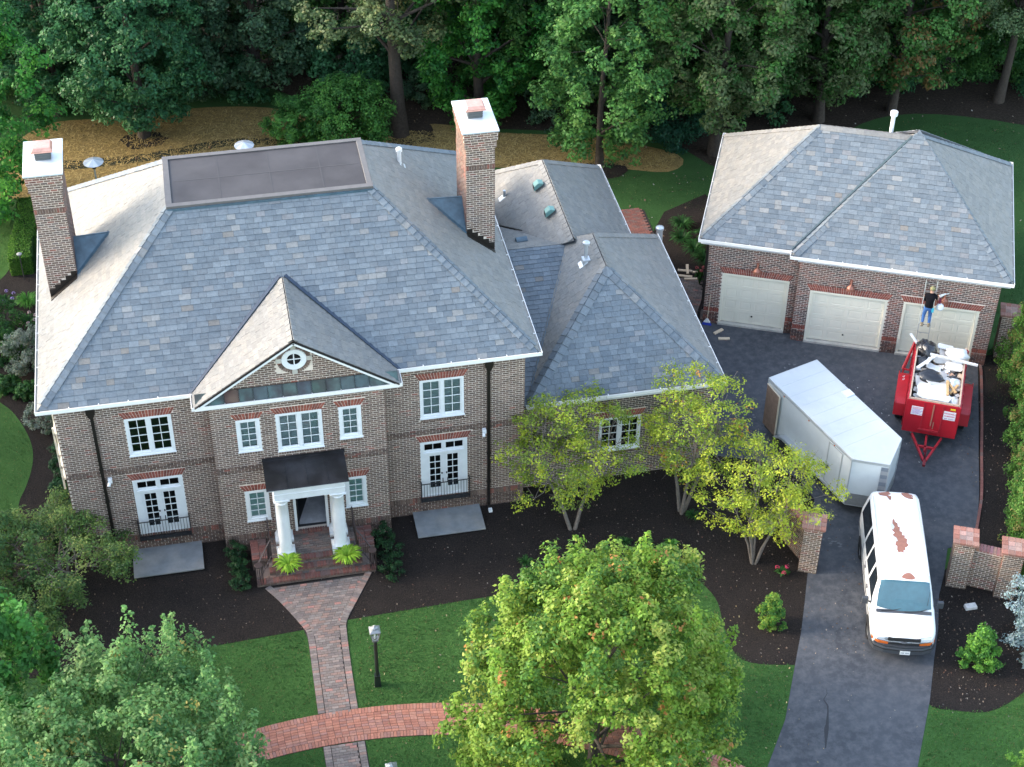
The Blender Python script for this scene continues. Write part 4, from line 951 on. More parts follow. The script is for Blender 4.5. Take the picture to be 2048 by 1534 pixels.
    arch(w, O, X, NY, a_, b_, d_); sill(w, O, X, NY, a_, b_, c_)
    window(H, V3(0, .9, 0), X, NY, *Wn, casements(*Wn, 2), 'dark')
    wall(H, V3(22.1, .9, 0), Y, PX, 8.3, -.05, 3.8); wall(H, V3(21.1, 9.2, 0), Y, PX, 5.05, -.05, 3.8)
    b = MB(); b.bb(15.4, 22.0, 9.0, 9.2, 0, 3.8); b.bb(15.4, 21.0, 14.1, 14.25, 0, 3.8); b.build('wall', M['mortar'], H)
    # chimneys
    for cx0, cx1, side, seed in ((.55, 1.50, 1, 41), (14.42, 15.37, -1, 42)):
        cy0, cy1, zt = 5.40, 7.25, 11.72; g = random.Random(seed)
        c = MB(); c.bb(cx0, cx1, cy0, cy1, 6.4, zt-.62); c.bb(cx0-.05, cx1+.05, cy0-.05, cy1+.05, zt-.62, zt-.32); c.bb(cx0-.09, cx1+.09, cy0-.09, cy1+.09, zt-.32, zt)
        ch = c.build('chimney', M['mortar'], H)
        it = []; stair = 0
        for (O_, U_, N_, Wd) in ((V3(cx0, cy0, 0), X, NY, cx1-cx0), (V3(cx0, cy1, 0), -Y, NX, cy1-cy0), (V3(cx1, cy0, 0), Y, PX, cy1-cy0), (V3(cx1, cy1, 0), -X, PY, cx1-cx0)):
            for z0_, z1_, off in ((6.5, zt-.62, 0), (zt-.62, zt-.32, .05), (zt-.32, zt-.01, .09)):
                Wp = Wd+2*off; Op = O_-U_*off+N_*off
                its = brick_items(Op, U_, N_, Wp, z0_, z1_, [] if off else [(0, Wd, 10.31, 10.42)], g=g, pal=BT+[(.15, .10, .085), (.13, .10, .09)], red=.10)
                sel = []
                for C, S, t in its:
                    zr_ = HZ+HS*((C[0]) if side > 0 else (HW-C[0]))
                    if C[2] < zr_+.02: continue
                    if N_[1] < 0 and C[2] < zr_+.26: continue     # stepped flashing shows here
                    sel.append((C, S, frame_of(U_, N_), t))
                it += sel
            s = MB(); soldier(s, O_, U_, N_, 0.0, Wd, 10.28, .165, pal=BT+BT+BRED, proud=.02, g=g); s.build('soldier_course', M['brick'], ch, kind='stuff')
        it.sort(key=lambda q: -q[0][2]); pieces_r('brick', M['brick'], ch, it, 0)
        f = MB(); n = 5
        for i in range(n):
            xa = cx0+(cx1-cx0)*i/n; xb = cx0+(cx1-cx0)*(i+1)/n; zz = HZ+HS*(min(xa, xb) if side > 0 else HW-max(xa, xb)); f.bb(xa, xb+.001, cy0-.022, cy0-.004, zz-.02, zz+.36)
        zl, zh = (HZ+HS*cx0, HZ+HS*cx1) if side > 0 else (HZ+HS*(HW-cx0), HZ+HS*(HW-cx1))
        f.bar((cx0, cy0-.10, zl+.05), (cx1, cy0-.10, zh+.05), .22, .02); f.build('step_flashing', M['bronze'], ch)
        xr = cx1 if side > 0 else cx0; tip = 2.68 if side > 0 else HW-2.68; zrg = HZ+HS*2.68; zb_ = HZ+HS*(1.5 if side > 0 else HW-14.42); ym = (cy0+cy1)/2-.1
        k = MB(); P_ = [(xr, cy0, zb_+.05), (xr, cy1, zb_+.05), (xr, ym, zrg-.02), (tip, ym, zrg+.03)]; k.add(P_, [[0, 2, 3], [1, 3, 2]]); k.bar(P_[2], P_[3], .04, .03); k.bar(V3(*P_[0])+V3(0, 0, .02), V3(*P_[3])+V3(0, 0, .02), .14, .02); k.build('cricket', M['copper_blue'], ch)
        k = MB(); k.bb(cx0-.14, cx1+.14, cy0-.14, cy1+.14, zt, zt+.06); k.build('chimney_cap', M['capmetal'], ch, bevel=.01)
        mx, my = (cx0+cx1)/2+.02*side, cy0+.95
        k = MB(); k.bb(mx-.24, mx+.24, my-.2, my+.24, zt+.06, zt+.34)
        for j in range(3): k.bb(mx-.25, mx+.25, my-.21, my+.25, zt+.11+j*.075, zt+.135+j*.075)
        k.build('flue', mat('flue_grey%d' % side, (.10, .11, .11), .4, metal=.5), ch)
        k = MB(); k.box((mx, my+.02, zt+.46), (.66, .62, .10), None, (1, 1, 1), .82); k.box((mx, my+.02, zt+.385), (.68, .64, .05)); k.build('cowl', M['copper_new'], ch, bevel=.015)
    downspout(H, 1.62, fy, 0.0, 6.42); downspout(H, 14.18, fy, 0.0, 6.42)
    for x, z in ((1.83, 3.35), (14.02, 3.45)):
        k = MB(); k.box((x, fy-.10, z), (.13, .14, .16)); k.tube([(x-.03, fy-.2, z-.02), (x-.05, fy-.3, z-.08)], .055, 10); k.build('floodlight', M['white'], H, bevel=.01)
    k = MB(); k.bb(14.12, 14.24, fy-.42, fy-.28, .0, .1); k.build('splash_pipe', M['white'], H)
    # trellis frame on left wall
    k = MB()
    for zz in (3.0, 3.5, 4.0, 4.9): k.bb(.30, .46, .9, 1.6, zz, zz+.05)
    for yy in (.9, 1.55): k.bb(.28, .34, yy, yy+.05, 2.6, 5.2)
    k.build('shutter_frame', M['cream'], H)
    return H
brick_house()
def areaway(x0, x1, y0, y1, z, label):
    t = thing('areaway_cover', label, 'stone slab', ((x0+x1)/2, (y0+y1)/2, 0)); cx, cy = (x0+x1)/2, (y0+y1)/2
    b = MB(); b.bb(x0-cx, x1-cx, y0-cy, y1-cy, z-.06, z); b.build('slab', M['stone'], t, bevel=.01)
    b = MB(); b.bb(x0+.08-cx, x1-.08-cx, y0+.08-cy, y1-cy, 0, z-.062); b.build('curb', M['dark'], t)
areaway(2.13, 4.41, -1.06, .26, .13, 'blue grey stone slab on the dark mulch below the left french door')
areaway(11.54, 13.85, -.98, .26, .13, 'blue grey stone slab on the dark mulch below the right french door')

# ------------------------------------------------------------ garage
GA = -.412; GO = V3(26.865, 7.08, 0)
def gworld(x, y, z=0): c, s = math.cos(GA), math.sin(GA); return (GO[0]+c*x-s*y, GO[1]+s*x+c*y, z)
def garage():
    G = thing('garage', 'detached brick garage with three cream doors under a hipped slate roof', 'garage', tuple(GO), GA)
    GW, GD, GZ, gs = 8.13, 8.54, 3.93, .83
    yr, yl = .30, .68
    D2, D3, D1 = (.90, 3.80, .13, 2.42), (4.38, 7.16, .13, 2.45), (-2.46, .10, .13, 2.42)
    FR = frame_of(X, NY)
    def fw(x0, x1, y, doors, nind, z1=3.8):
        O = V3(x0, y, 0); hh = [(a-x0, b-x0, -.06, d) for a, b, c, d in doors]; bh = hh+[(a, b, d, d+.27, .15) for a, b, c, d in hh]
        mb = MB(); wall_plane(mb, O, X, x1-x0, -.05, z1, hh, NY); w = mb.build('wall', M['mortar'], G)
        it = brick_items(O, X, NY, x1-x0, -.05, z1, bh, g=random.Random(int(x1*10)), pal=BG, red=.05, bands=[(-.1, .50, .02)])
        it.sort(key=lambda q: -q[0][2]); pieces('brick', M['brick'], w, it, FR, nind)
        for a, b, c, d in hh: arch(w, O, X, NY, a, b, d+.0)
        s = MB(); cur = 0
        for a, b, c, d in sorted(hh)+[(x1-x0, 0, 0, 0)]:
            if a-cur > .12: soldier(s, O, X, NY, cur+.01, a-.01, .56, .17, pal=BARCH, proud=.03)
            cur = b
        s.build('soldier_course', M['brick'], w, kind='stuff')
    fw(.40, 7.72, yr, [D2, D3], 200); fw(-3.05, .40, yl, [D1], 100)
    wall(G, V3(.40, yl, 0), -Y, NX, yl-yr, -.05, 3.8, pal=BG)
    wall(G, V3(7.72, yr, 0), Y, PX, 7.8, -.05, 3.8, pal=BG); wall(G, V3(-3.05, 7.75, 0), -Y, NX, 7.75-yl, -.05, 3.8, pal=BG); wall(G, V3(7.72, 8.1, 0), -X, PY, 10.77, -.05, 3.8, pal=BG)
    # doors
    for (x0, x1, z0, z1), y in ((D1, yl), (D2, yr), (D3, yr)):
        b = MB(); b.bb(x0, x0+.10, y-.012, y+.10, 0.10, z1); b.bb(x1-.10, x1, y-.012, y+.10, 0.10, z1); b.bb(x0+.1, x1-.1, y-.010, y+.10, z1-.09, z1)
        dr = b.build('garage_door', M['cream'], G, bevel=.006)
        b = MB(); b.bb(x0, x1, y-.10, y+.3, -.02, .105); b.build('threshold', M['concrete'], G, bevel=.01)
        xa, xb, za, zb = x0+.1, x1-.1, z0, z1-.09; n, m = (4, 4); g = random.Random(int(x0*10))
        for j in range(m):
            zl, zh = za+(zb-za)*j/m, za+(zb-za)*(j+1)/m; s = MB(); s.bb(xa, xb, y+.06, y+.10, zl+.003, zh-.003)
            for i in range(n):
                pa, pb = xa+(xb-xa)*i/n+.07, xa+(xb-xa)*(i+1)/n-.07; c0, c1 = zl+.085, zh-.085
                fr_ = [(pa, c0), (pb, c0), (pb, c1), (pa, c1)]; ir = [(pa+.03, c0+.03), (pb-.03, c0+.03), (pb-.03, c1-.03), (pa+.03, c1-.03)]; ir2 = [(pa+.07, c0+.07), (pb-.07, c0+.07), (pb-.07, c1-.07), (pa+.07, c1-.07)]
                v = [(p[0], y+.052, p[1]) for p in fr_]+[(p[0], y+.0585, p[1]) for p in ir]+[(p[0], y+.0535, p[1]) for p in ir2]
                f = [[k, (k+1) % 4, 4+(k+1) % 4, 4+k] for k in range(4)]+[[4+k, 4+(k+1) % 4, 8+(k+1) % 4, 8+k] for k in range(4)]+[[8, 9, 10, 11]]
                s.add(v, f)
                s.poly([(pa-.0, y+.0595, c0), (pb, y+.0595, c0), (pb, y+.0595, c0+.001), (pa, y+.0595, c0+.001)])
            # flat frame around the raised panels
            s.bb(xa, xb, y+.052, y+.0601, zl+.003, zl+.084); s.bb(xa, xb, y+.052, y+.0601, zh-.084, zh-.003)
            for i in range(n+1):
                c = xa+(xb-xa)*i/n; s.bb(max(xa, c-.069), min(xb, c+.069), y+.0525, y+.0601, zl+.0841, zh-.0841)
            s.build('door_panel', M['cream'], dr)
        h = MB(); h.bb((xa+xb)/2-.03, (xa+xb)/2+.03, y+.02, y+.05, z0+.35, z0+.40); h.build('door_handle', M['bronze'], dr)
        k = MB(); k.bb(xa, xb, y+.14, y+.16, 0, z1); k.build('interior', M['dark'], dr)
    # roofs
    m = GW/2; up = lambda a: a; RF = G; n_ = lambda u: (lambda v: v/np.linalg.norm(v))(V3(-u[0]*gs, -u[1]*gs, 1))
    i_ = .09; ap = (4.065, 4.27)
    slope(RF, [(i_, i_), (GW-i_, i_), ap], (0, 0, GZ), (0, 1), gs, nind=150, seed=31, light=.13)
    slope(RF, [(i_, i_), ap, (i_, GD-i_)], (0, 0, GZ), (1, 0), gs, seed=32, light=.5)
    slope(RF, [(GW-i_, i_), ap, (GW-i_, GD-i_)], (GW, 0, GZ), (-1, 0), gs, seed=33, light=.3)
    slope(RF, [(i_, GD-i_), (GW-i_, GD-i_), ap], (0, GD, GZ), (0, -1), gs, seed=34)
    lx, ly0, ly1 = -3.47, .36, 8.18; la = (ly1-ly0)/2; lym = (ly0+ly1)/2
    slope(RF, [(lx+i_, ly0+i_), (i_+.02, ly0+i_), (la-.02, lym), (lx+la, lym)], (lx, ly0, GZ), (0, 1), gs, nind=150, seed=35, light=.14, lift=.02)
    slope(RF, [(lx+i_, ly0+i_), (lx+la, lym), (lx+i_, ly1-i_)], (lx, 0, GZ), (1, 0), gs, seed=36, light=.5)
    slope(RF, [(lx+i_, ly1-i_), (0, ly1-i_), (la, lym), (lx+la, lym)], (lx, ly1, GZ), (0, -1), gs, seed=37)
    zt = GZ+gs*4.07; zl = GZ+gs*la
    hip_caps(RF, (.15, .15, GZ+gs*.15), (*ap, zt), n_((0, 1)), n_((1, 0)), seed=50, light=.25, wd=.2); hip_caps(RF, (GW-.15, .15, GZ+gs*.15), (*ap, zt), n_((0, 1)), n_((-1, 0)), seed=51)
    hip_caps(RF, (GW-.15, GD-.15, GZ+gs*.15), (*ap, zt), n_((0, -1)), n_((-1, 0)), seed=52, ind=False); hip_caps(RF, (lx+.15, ly0+.15, GZ+gs*.15), (lx+la, lym, zl), n_((0, 1)), n_((1, 0)), seed=53)
    hip_caps(RF, (lx+.15, ly1-.15, GZ+gs*.15), (lx+la, lym, zl), n_((0, -1)), n_((1, 0)), seed=54, ind=False, light=.6); hip_caps(RF, (lx+la, lym, zl), (la, lym, zl), n_((0, 1)), n_((0, -1)), seed=55, name='ridge_slate', light=.3)
    b = MB(); b.bar((.0, ly0+.10, GZ+.12), (la-.1, lym-.05, zl+.02), .10, .05); b.build('valley_flashing', mat('valley_green', (.03, .055, .065), .4), G)
    b = MB(); b.tube([(3.05, 4.75, 6.8), (3.05, 4.75, 7.72)], .075, 12); b.lathe((3.05, 4.75, 7.70), [(0, 0), (.14, 0), (.14, .16), (0, .18)], 14); b.build('vent_pipe', M['white'], G)
    gi = .125
    gutter(G, [(lx+gi, ly0+gi), (.0, ly0+gi)], GZ+.05); gutter(G, [(gi, ly0+.0), (gi, gi), (GW-gi, gi), (GW-gi, GD-gi), (gi, GD-gi)], GZ+.05)
    gutter(G, [(0, ly1-gi), (lx+gi, ly1-gi), (lx+gi, ly0+gi)], GZ+.05)
    s = MB(); s.bb(.3, GW-.1, .1, .32, 3.78, 3.81); s.bb(lx+.1, .4, ly0+.1, .7, 3.782, 3.812); s.bb(7.7, GW-.1, .1, GD-.1, 3.784, 3.814); s.bb(lx+.1, -3.0, .5, 8.0, 3.786, 3.816); s.build('soffit', M['white'], G)
    b = MB(); b.bb(-3.16, -3.07, yl-.05, yl+.05, .9, 3.75); b.bar((-3.11, yl, .95), (-3.2, yl-.12, .55), .09); b.bb(-3.26, -3.14, yl-.2, yl-.08, .2, .6); b.build('downspout', M['bronze'], G)
    for x, z, y in ((-1.16, 2.98, yl), (2.36, 3.03, yr), (5.80, 3.03, yr)):
        k = MB(); k.lathe((x, y-.20, z-.24), [(0, 0), (.10, .0), (.155, .02), (.14, .12), (.07, .20), (.03, .24), (0, .25)], 14); k.bb(x-.05, x+.05, y-.03, y-.006, z-.12, z+.12); k.tube([(x, y-.02, z+.08), (x, y-.12, z+.12), (x, y-.2, z)], .015, 6)
        o = k.build('barn_lamp', mat('lamp_copper', (.30, .13, .09), .4, metal=.4, noise=.2) if 'lamp_copper' not in bpy.data.materials else bpy.data.materials['lamp_copper'], G)
    k = MB()
    for zz in (.4, .8): k.bb(-3.15, -3.06, yl+.25, yl+.6, zz, zz+.12)
    k.build('meter_box', M['iron'], G)
garage()

# ------------------------------------------------------------ vehicles
WPAINT = mat('van_white', (.70, .71, .71), .30, noise=.05, nscale=2, coat=.3)
RUBBER = mat('rubber', (.014, .014, .015), .8)
RIM = mat('steel_rim', (.35, .36, .37), .4, metal=.6)
PLASTIC = mat('grey_plastic', (.045, .050, .058), .5)
VGLASS = mat('van_glass', (.010, .014, .018), .06, spec=.8)
CHROME = mat('chrome', (.55, .56, .58), .2, metal=.9)
AMBER = mat('amber_lens', (.55, .12, .02), .2)
HEAD = mat('headlamp', (.30, .34, .36), .12, spec=.8)
RUST = mat('bare_primer', (.24, .105, .075), .75, noise=.15, nscale=8)
PRIM = mat('grey_primer', (.42, .46, .46), .7)
def wheel(parent, x, y, r=.37, w=.24, side=1):
    b = MB(); n = 28; prof = [(r-.10, -w/2), (r-.02, -w/2), (r, -w/2+.03), (r, w/2-.03), (r-.02, w/2), (r-.10, w/2)]
    th = np.arange(n)*2*np.pi/n
    def ringv(rad, off): return np.stack([np.full(n, x+off), y+np.cos(th)*rad, r+np.sin(th)*rad], 1)
    v = np.concatenate([ringv(a, o) for a, o in prof]); f = [[i*n+k, i*n+(k+1) % n, (i+1)*n+(k+1) % n, (i+1)*n+k] for i in range(len(prof)-1) for k in range(n)]; b.add(v, f)
    wh = b.build('wheel', RUBBER, parent)
    b = MB(); o = side*w/2*.7; v = np.concatenate([ringv(.28, o*1.1), ringv(.24, o*.9), ringv(.12, o*.8), ringv(.10, o*1.15), ringv(.001, o*1.2)]); f = [[i*n+k, i*n+(k+1) % n, (i+1)*n+(k+1) % n, (i+1)*n+k] for i in range(4) for k in range(n)]
    b.add(v, f); b.build('rim', RIM, wh)
def van():
    T = thing('van', 'white passenger van with brown patches of peeled roof paint, parked beside the brick gate wall', 'van', (26.3258, -6.3515, 0), -.2858)
    # body stations: y, half width, roof half width, top z, belt z, bottom z
    ST = [(-2.90, .84, .60, .99, .92, .46), (-2.84, .93, .72, 1.04, .95, .42), (-2.70, .985, .82, 1.09, 1.00, .36), (-2.40, 1.0, .88, 1.16, 1.06, .34), (-2.10, 1.0, .90, 1.23, 1.11, .34), (-2.02, 1.0, .895, 1.26, 1.13, .34),
          (-1.85, 1.0, .875, 1.44, 1.16, .34), (-1.62, 1.0, .845, 1.74, 1.18, .34), (-1.46, 1.0, .80, 1.96, 1.19, .34), (-1.34, 1.0, .79, 2.03, 1.20, .34), (-1.1, 1.0, .785, 2.06, 1.20, .34), (-.3, 1.0, .785, 2.09, 1.20, .34),
          (.8, 1.0, .785, 2.09, 1.20, .34), (1.8, 1.0, .78, 2.08, 1.20, .34), (2.45, .99, .77, 2.06, 1.20, .34), (2.68, .97, .74, 2.0, 1.18, .36), (2.78, .93, .70, 1.90, 1.15, .40)]
    ys = [s[0] for s in ST]
    def par(y): return [np.interp(y, ys, [s[k] for s in ST]) for k in range(1, 6)]
    def sec(y):
        w, wr, zt, zb, z0 = par(y); h = zt-zb
        r = [(w*.93, z0), (w*.99, z0+.12), (w, z0+.35 if zb > .9 else z0+.3), (w*.995, (z0+zb)/2+.15), (w*.985, zb)]
        if h > .3: r += [(wr+(w-wr)*.62, zb+h*.35), (wr+(w-wr)*.25, zb+h*.72), (wr+.01, zb+h*.88), (wr-.05, zb+h*.96), (wr-.18, zt-.004), (wr*.4, zt+.012), (0, zt+.016)]
        else: r += [(w*.975, zb+h*.25), (w*.955, zb+h*.5), (w*.92, zb+h*.75), (wr, zb+h*.9), (wr-.18, zt-.0), (wr*.4, zt+.03), (0, zt+.035)]
        return r
    YS = sorted(set(ys+list(np.linspace(-2.8, 2.7, 40)))); P = []
    for y in YS:
        s = sec(y); bow = .0
        row = [(-a, y+(.09*(a/1.0)**2 if y < -2.6 else 0), z) for a, z in s]+[(a, y+(.09*(a/1.0)**2 if y < -2.6 else 0), z) for a, z in s[-2::-1]]; P.append(row)
    n = len(P[0]); v = [p for r in P for p in r]; f = [[i*n+k, i*n+k+1, (i+1)*n+k+1, (i+1)*n+k] for i in range(len(P)-1) for k in range(n-1)]
    b = MB(); b.add(v, f); b.poly(P[0]); b.poly(P[-1][::-1]); 
    body = b.build('body', WPAINT, T, smooth=True)
    es = body.modifiers.new('es', 'EDGE_SPLIT'); es.split_angle = R(50)
    b = MB(); b.bb(-.93, .93, -2.6, 2.7, .26, .37); b.build('underbody', RUBBER, T)
    def sidept(y, t, side, off=.006):    # t: 0 belt .. 1 top of window
        w, wr, zt, zb, z0 = par(y); z = zb+.04+(zt-zb-.04)*t*.80; u = (z-zb)/(zt-zb)
        xw = np.interp(u, [0, .35, .72, .88], [w*.985, wr+(w-wr)*.62, wr+(w-wr)*.25, wr+.01]); return (side*(xw+off), y, z)
    def pane(y0, y1, side, t0=.03, t1=.97, m=VGLASS, name='side_window', parent=T, slant0=0, off=.006):
        b = MB(); k = 8; q = 4
        for i in range(k):
            for j in range(q):
                def pt(a, c):
                    t = t0+(t1-t0)*c; y = y0+slant0*c+(y1-y0-slant0*c)*a; return sidept(y, t, side, off)
                b.add([pt(i/k, j/q), pt((i+1)/k, j/q), pt((i+1)/k, (j+1)/q), pt(i/k, (j+1)/q)], [[0, 1, 2, 3]])
        return b.build(name, m, parent, smooth=True)
    for s in (-1, 1):
        pane(-1.62, -.66, s, slant0=.38); pane(-.52, .18, s); pane(.30, 1.0, s); pane(1.14, 2.42, s)
        # seams and trim
        b = MB()
        for y in (-1.72, -.60, .24, 1.07): 
            for z0, z1 in ((.5, 1.15),): b.bb(s*1.0-.004, s*1.0+.004, y-.006, y+.006, z0, z1)
        b.bb(s*1.003-.006, s*1.003+.006, -2.3, 2.6, .70, .74); b.build('body_trim', PLASTIC, T)
        m = MB(); m.box((s*1.17, -1.62, 1.28), (.20, .12, .26)); m.bar((s*.97, -1.62, 1.2), (s*1.1, -1.62, 1.25), .05, .06); mr = m.build('side_mirror', PLASTIC, T, bevel=.03); 
        g_ = MB(); g_.bb(s*1.17-.08, s*1.17+.08, -1.557, -1.552, 1.18, 1.38); g_.build('mirror_glass', CHROME, mr)
        hd_ = MB(); hd_.bb(s*1.0-.03, s*1.0+.03, -.80, -.66, .98, 1.02); hd_.bb(s*1.0-.03, s*1.0+.03, .10, .2, .98, 1.02); hd_.build('door_handle', PLASTIC, T)
        rg = MB(); rg.bar((s*.74, -1.2, 2.075), (s*.735, 2.35, 2.08), .022, .016); rg.build('drip_rail', mat('rail_grey', (.45, .45, .44), .6) if s < 0 else bpy.data.materials['rail_grey'], T)
        for y in (-1.95, 1.62): wheel(T, s*.88, y, .37, .25, s)
        a = MB(); th = np.linspace(0, np.pi, 15)
        for y in (-1.95, 1.62):
            for i in range(14):
                p = [(s*1.004, y-math.cos(th[i+j])*r_, .37+math.sin(th[i+j])*r_) for j, r_ in ((0, .43), (1, .43), (1, .0), (0, .0))]; a.poly(p)
        a.build('wheel_arch', RUBBER, T)
        hl = MB(); hl.prism([(.50, -2.86), (.82, -2.80), (.955, -2.60), (.97, -2.50), (.92, -2.60), (.80, -2.72), (.50, -2.80)], .86, 1.02, (1, 1, 1), 0, (0, 0, 0), ((s, 0, 0), (0, 1, 0), (0, 0, 1)))
        hl.build('headlight', HEAD, T, bevel=.01)
        am = MB(); am.prism([(.48, -2.93), (.80, -2.885), (.965, -2.72), (.985, -2.58), (.94, -2.6), (.80, -2.74), (.48, -2.8)], .73, .83, (1, 1, 1), 0, (0, 0, 0), ((s, 0, 0), (0, 1, 0), (0, 0, 1))); am.build('turn_signal', AMBER, T, bevel=.01)
    # windscreen following the sloped front
    b = MB(); rows = [i/10 for i in range(11)]
    def ws(t, a):
        y = (-2.03+.10*a*a)*(1-t)+(-1.405+.02*a*a)*t
        w, wr, zt, zb, z0 = par(y); x = a*(wr-.035); h = zt-zb
        z = np.interp(abs(x), [0, wr*.4, wr-.18, wr-.05, wr+.01], [zt+.016, zt+.012, zt-.004, zb+h*.96, zb+h*.88] if h > .3 else [zt+.035, zt+.03, zt, zt-h*.06, zt-h*.1])
        return (x, y, z+.02)
    N_ = 12
    for r0, r1 in zip(rows, rows[1:]):
        for i in range(N_):
            a0, a1 = -1+2*i/N_, -1+2*(i+1)/N_; b.add([ws(r0, a0), ws(r0, a1), ws(r1, a1), ws(r1, a0)], [[0, 1, 2, 3]])
    b.build('windscreen', mat('windscreen_glass', (.035, .10, .125), .05, spec=.9, noise=.2, nscale=1.5, coat=.5), T, smooth=True)
    b = MB()
    for x0, x1 in ((-.78, -.05), (.02, .72)): b.tube([(x0*.9-.0, -2.06, 1.30), ((x0+x1)/2+.1, -2.02, 1.315), (x1, -1.96, 1.36)], .012, 6)
    b.build('wiper', RUBBER, T)
    b = MB(); b.bb(-.86, .86, -2.75, -2.70, 1.0, 1.0) if False else None; b.add([(-.86, -2.10, 1.268), (.86, -2.10, 1.268), (.86, -2.0, 1.32), (-.86, -2.0, 1.32)], [[0, 1, 2, 3]]); b.build('cowl', PLASTIC, T)
    b = MB(); b.bb(-.50, .50, -2.925, -2.82, .90, 1.0); b.bb(-.50, .50, -2.925, -2.82, .72, .80); b.build('grille', RUBBER, T)
    b = MB(); b.prism([(-.97, -2.62), (-.82, -2.86), (-.45, -2.945), (.45, -2.945), (.82, -2.86), (.97, -2.62), (.94, -2.6), (.80, -2.8), (.45, -2.88), (-.45, -2.88), (-.80, -2.8), (-.94, -2.6)], .83, .885); b.build('chrome_bar', CHROME, T, bevel=.008)
    b = MB(); b.prism([(-.16, 0), (-.05, .03), (-.05, .045), (.05, .045), (.05, .03), (.16, 0), (.05, -.03), (.05, -.045), (-.05, -.045), (-.05, -.03)], 0, .012, (1, 1, 1), 0, (0, -2.948, .858), ((1, 0, 0), (0, 0, 1), (0, -1, 0))); b.build('emblem', CHROME, T)
    b = MB(); out = [(-1.02, -2.30), (-1.01, -2.62), (-.90, -2.86), (-.60, -3.0), (0, -3.05), (.60, -3.0), (.90, -2.86), (1.01, -2.62), (1.02, -2.30)]; inn = [(x*.93, y+.13) for x, y in out[::-1]]
    b.prism(out+inn, .40, .66); b.build('bumper', PLASTIC, T, bevel=.03); b = MB(); b.prism([(x*.985, y+.02) for x, y in out]+inn, .655, .735); b.build('bumper_top', mat('bumper_pad', (.03, .034, .04), .6), T, bevel=.01)
    b = MB(); b.prism([(x*1.003, y-.012) for x, y in out[1:-1]]+[(x*.99, y+.02) for x, y in out[1:-1][::-1]], .57, .60); b.build('bumper_trim', RUBBER, T)
    b = MB(); b.box((.06, -3.062, .52), (.31, .014, .15)); pl = b.build('licence_plate', mat('plate_white', (.7, .7, .68), .5), T)
    b = MB(); 
    for i in range(7): b.bb(-.07+i*.037, -.07+i*.037+.022, -3.072, -3.0695, .495, .55) if i != 3 else None
    b.build('plate_text', mat('plate_text', (.2, .2, .24), .6), pl)
    b = MB(); b.bb(-.9, .9, 2.76, 2.90, .42, .62); b.build('bumper', PLASTIC, T, bevel=.02)
    b = MB()
    for s in (-1, 1): b.prism([(s*.05, 1.30), (s*.66, 1.30), (s*.60, 1.84), (s*.05, 1.84)], 0, .01, (1, 1, 1), 0, (0, 2.785, 0), ((1, 0, 0), (0, 0, 1), (0, 1, 0)))
    b.build('rear_window', VGLASS, T)
    # peeled patches lie just over the roof skin
    def rz_(x, y): w, wr, zt, zb, z0 = par(y); return zt+np.interp(abs(x), [0, wr*.4, wr-.18, wr-.05], [.016, .012, -.004, -.06])
    def patch(pts, m, lift, name='peeled_patch', n=2):
        b = MB(); c = np.mean(pts, 0); P_ = smooth(pts, True, n); P_ = [np.array(p) for p in P_]
        for i in range(len(P_)):
            p, q = P_[i], P_[(i+1) % len(P_)]
            for k in range(3):
                a0, a1 = k/3, (k+1)/3; qs = [c+(p-c)*a0, c+(q-c)*a0, c+(q-c)*a1, c+(p-c)*a1]; b.add([(*z, rz_(*z)+lift) for z in qs], [[0, 1, 2, 3]])
        b.build(name, m, T)
    patch([(-.20, 1.26), (-.14, 1.30), (-.13, 1.16), (-.05, 1.10), (-.07, .96), (.01, .92), (-.01, .74), (.06, .70), (.05, .56), (.14, .55), (.12, .44), (.20, .40), (.17, .22), (.22, .12), (.16, .02), (.10, .0), (.10, -.14), (.04, -.13), (.03, -.27), (-.04, -.22), (-.14, -.25), (-.17, -.12), (-.15, .02), (-.21, .10), (-.17, .26), (-.13, .34), (-.22, .42), (-.25, .56), (-.18, .64), (-.26, .76), (-.24, .9), (-.28, 1.0), (-.22, 1.1)], RUST, .004, n=1)
    patch([(-.29, 1.02), (-.22, 1.08), (-.16, .92), (-.22, .78), (-.27, .84)], PRIM, .0075, n=1); patch([(-.24, .5), (-.15, .42), (-.11, .28), (-.2, .22)], PRIM, .0075, n=1)
    patch([(-.60, 2.66), (-.2, 2.68), (-.14, 2.38), (-.20, 2.18), (-.3, 2.38), (-.56, 2.44)], RUST, .004); patch([(.22, 2.66), (.60, 2.64), (.64, 2.36), (.40, 2.34), (.24, 2.46)], RUST, .004)
    patch([(-.12, -1.3), (.0, -1.14), (.16, -1.10), (.28, -1.22), (.29, -1.33), (.1, -1.36)], RUST, .006)
    patch([(.62, .9), (.66, 1.9), (.69, 2.2), (.68, 1.2)], PRIM, .004); patch([(.64, .4), (.69, .2), (.69, -.5), (.66, -.2)], PRIM, .004)
    ae = MB(); ae.tube([(.72, -1.9, 1.28), (.74, -1.75, 1.95)], .006, 5); ae.build('aerial', RUBBER, T)
van()
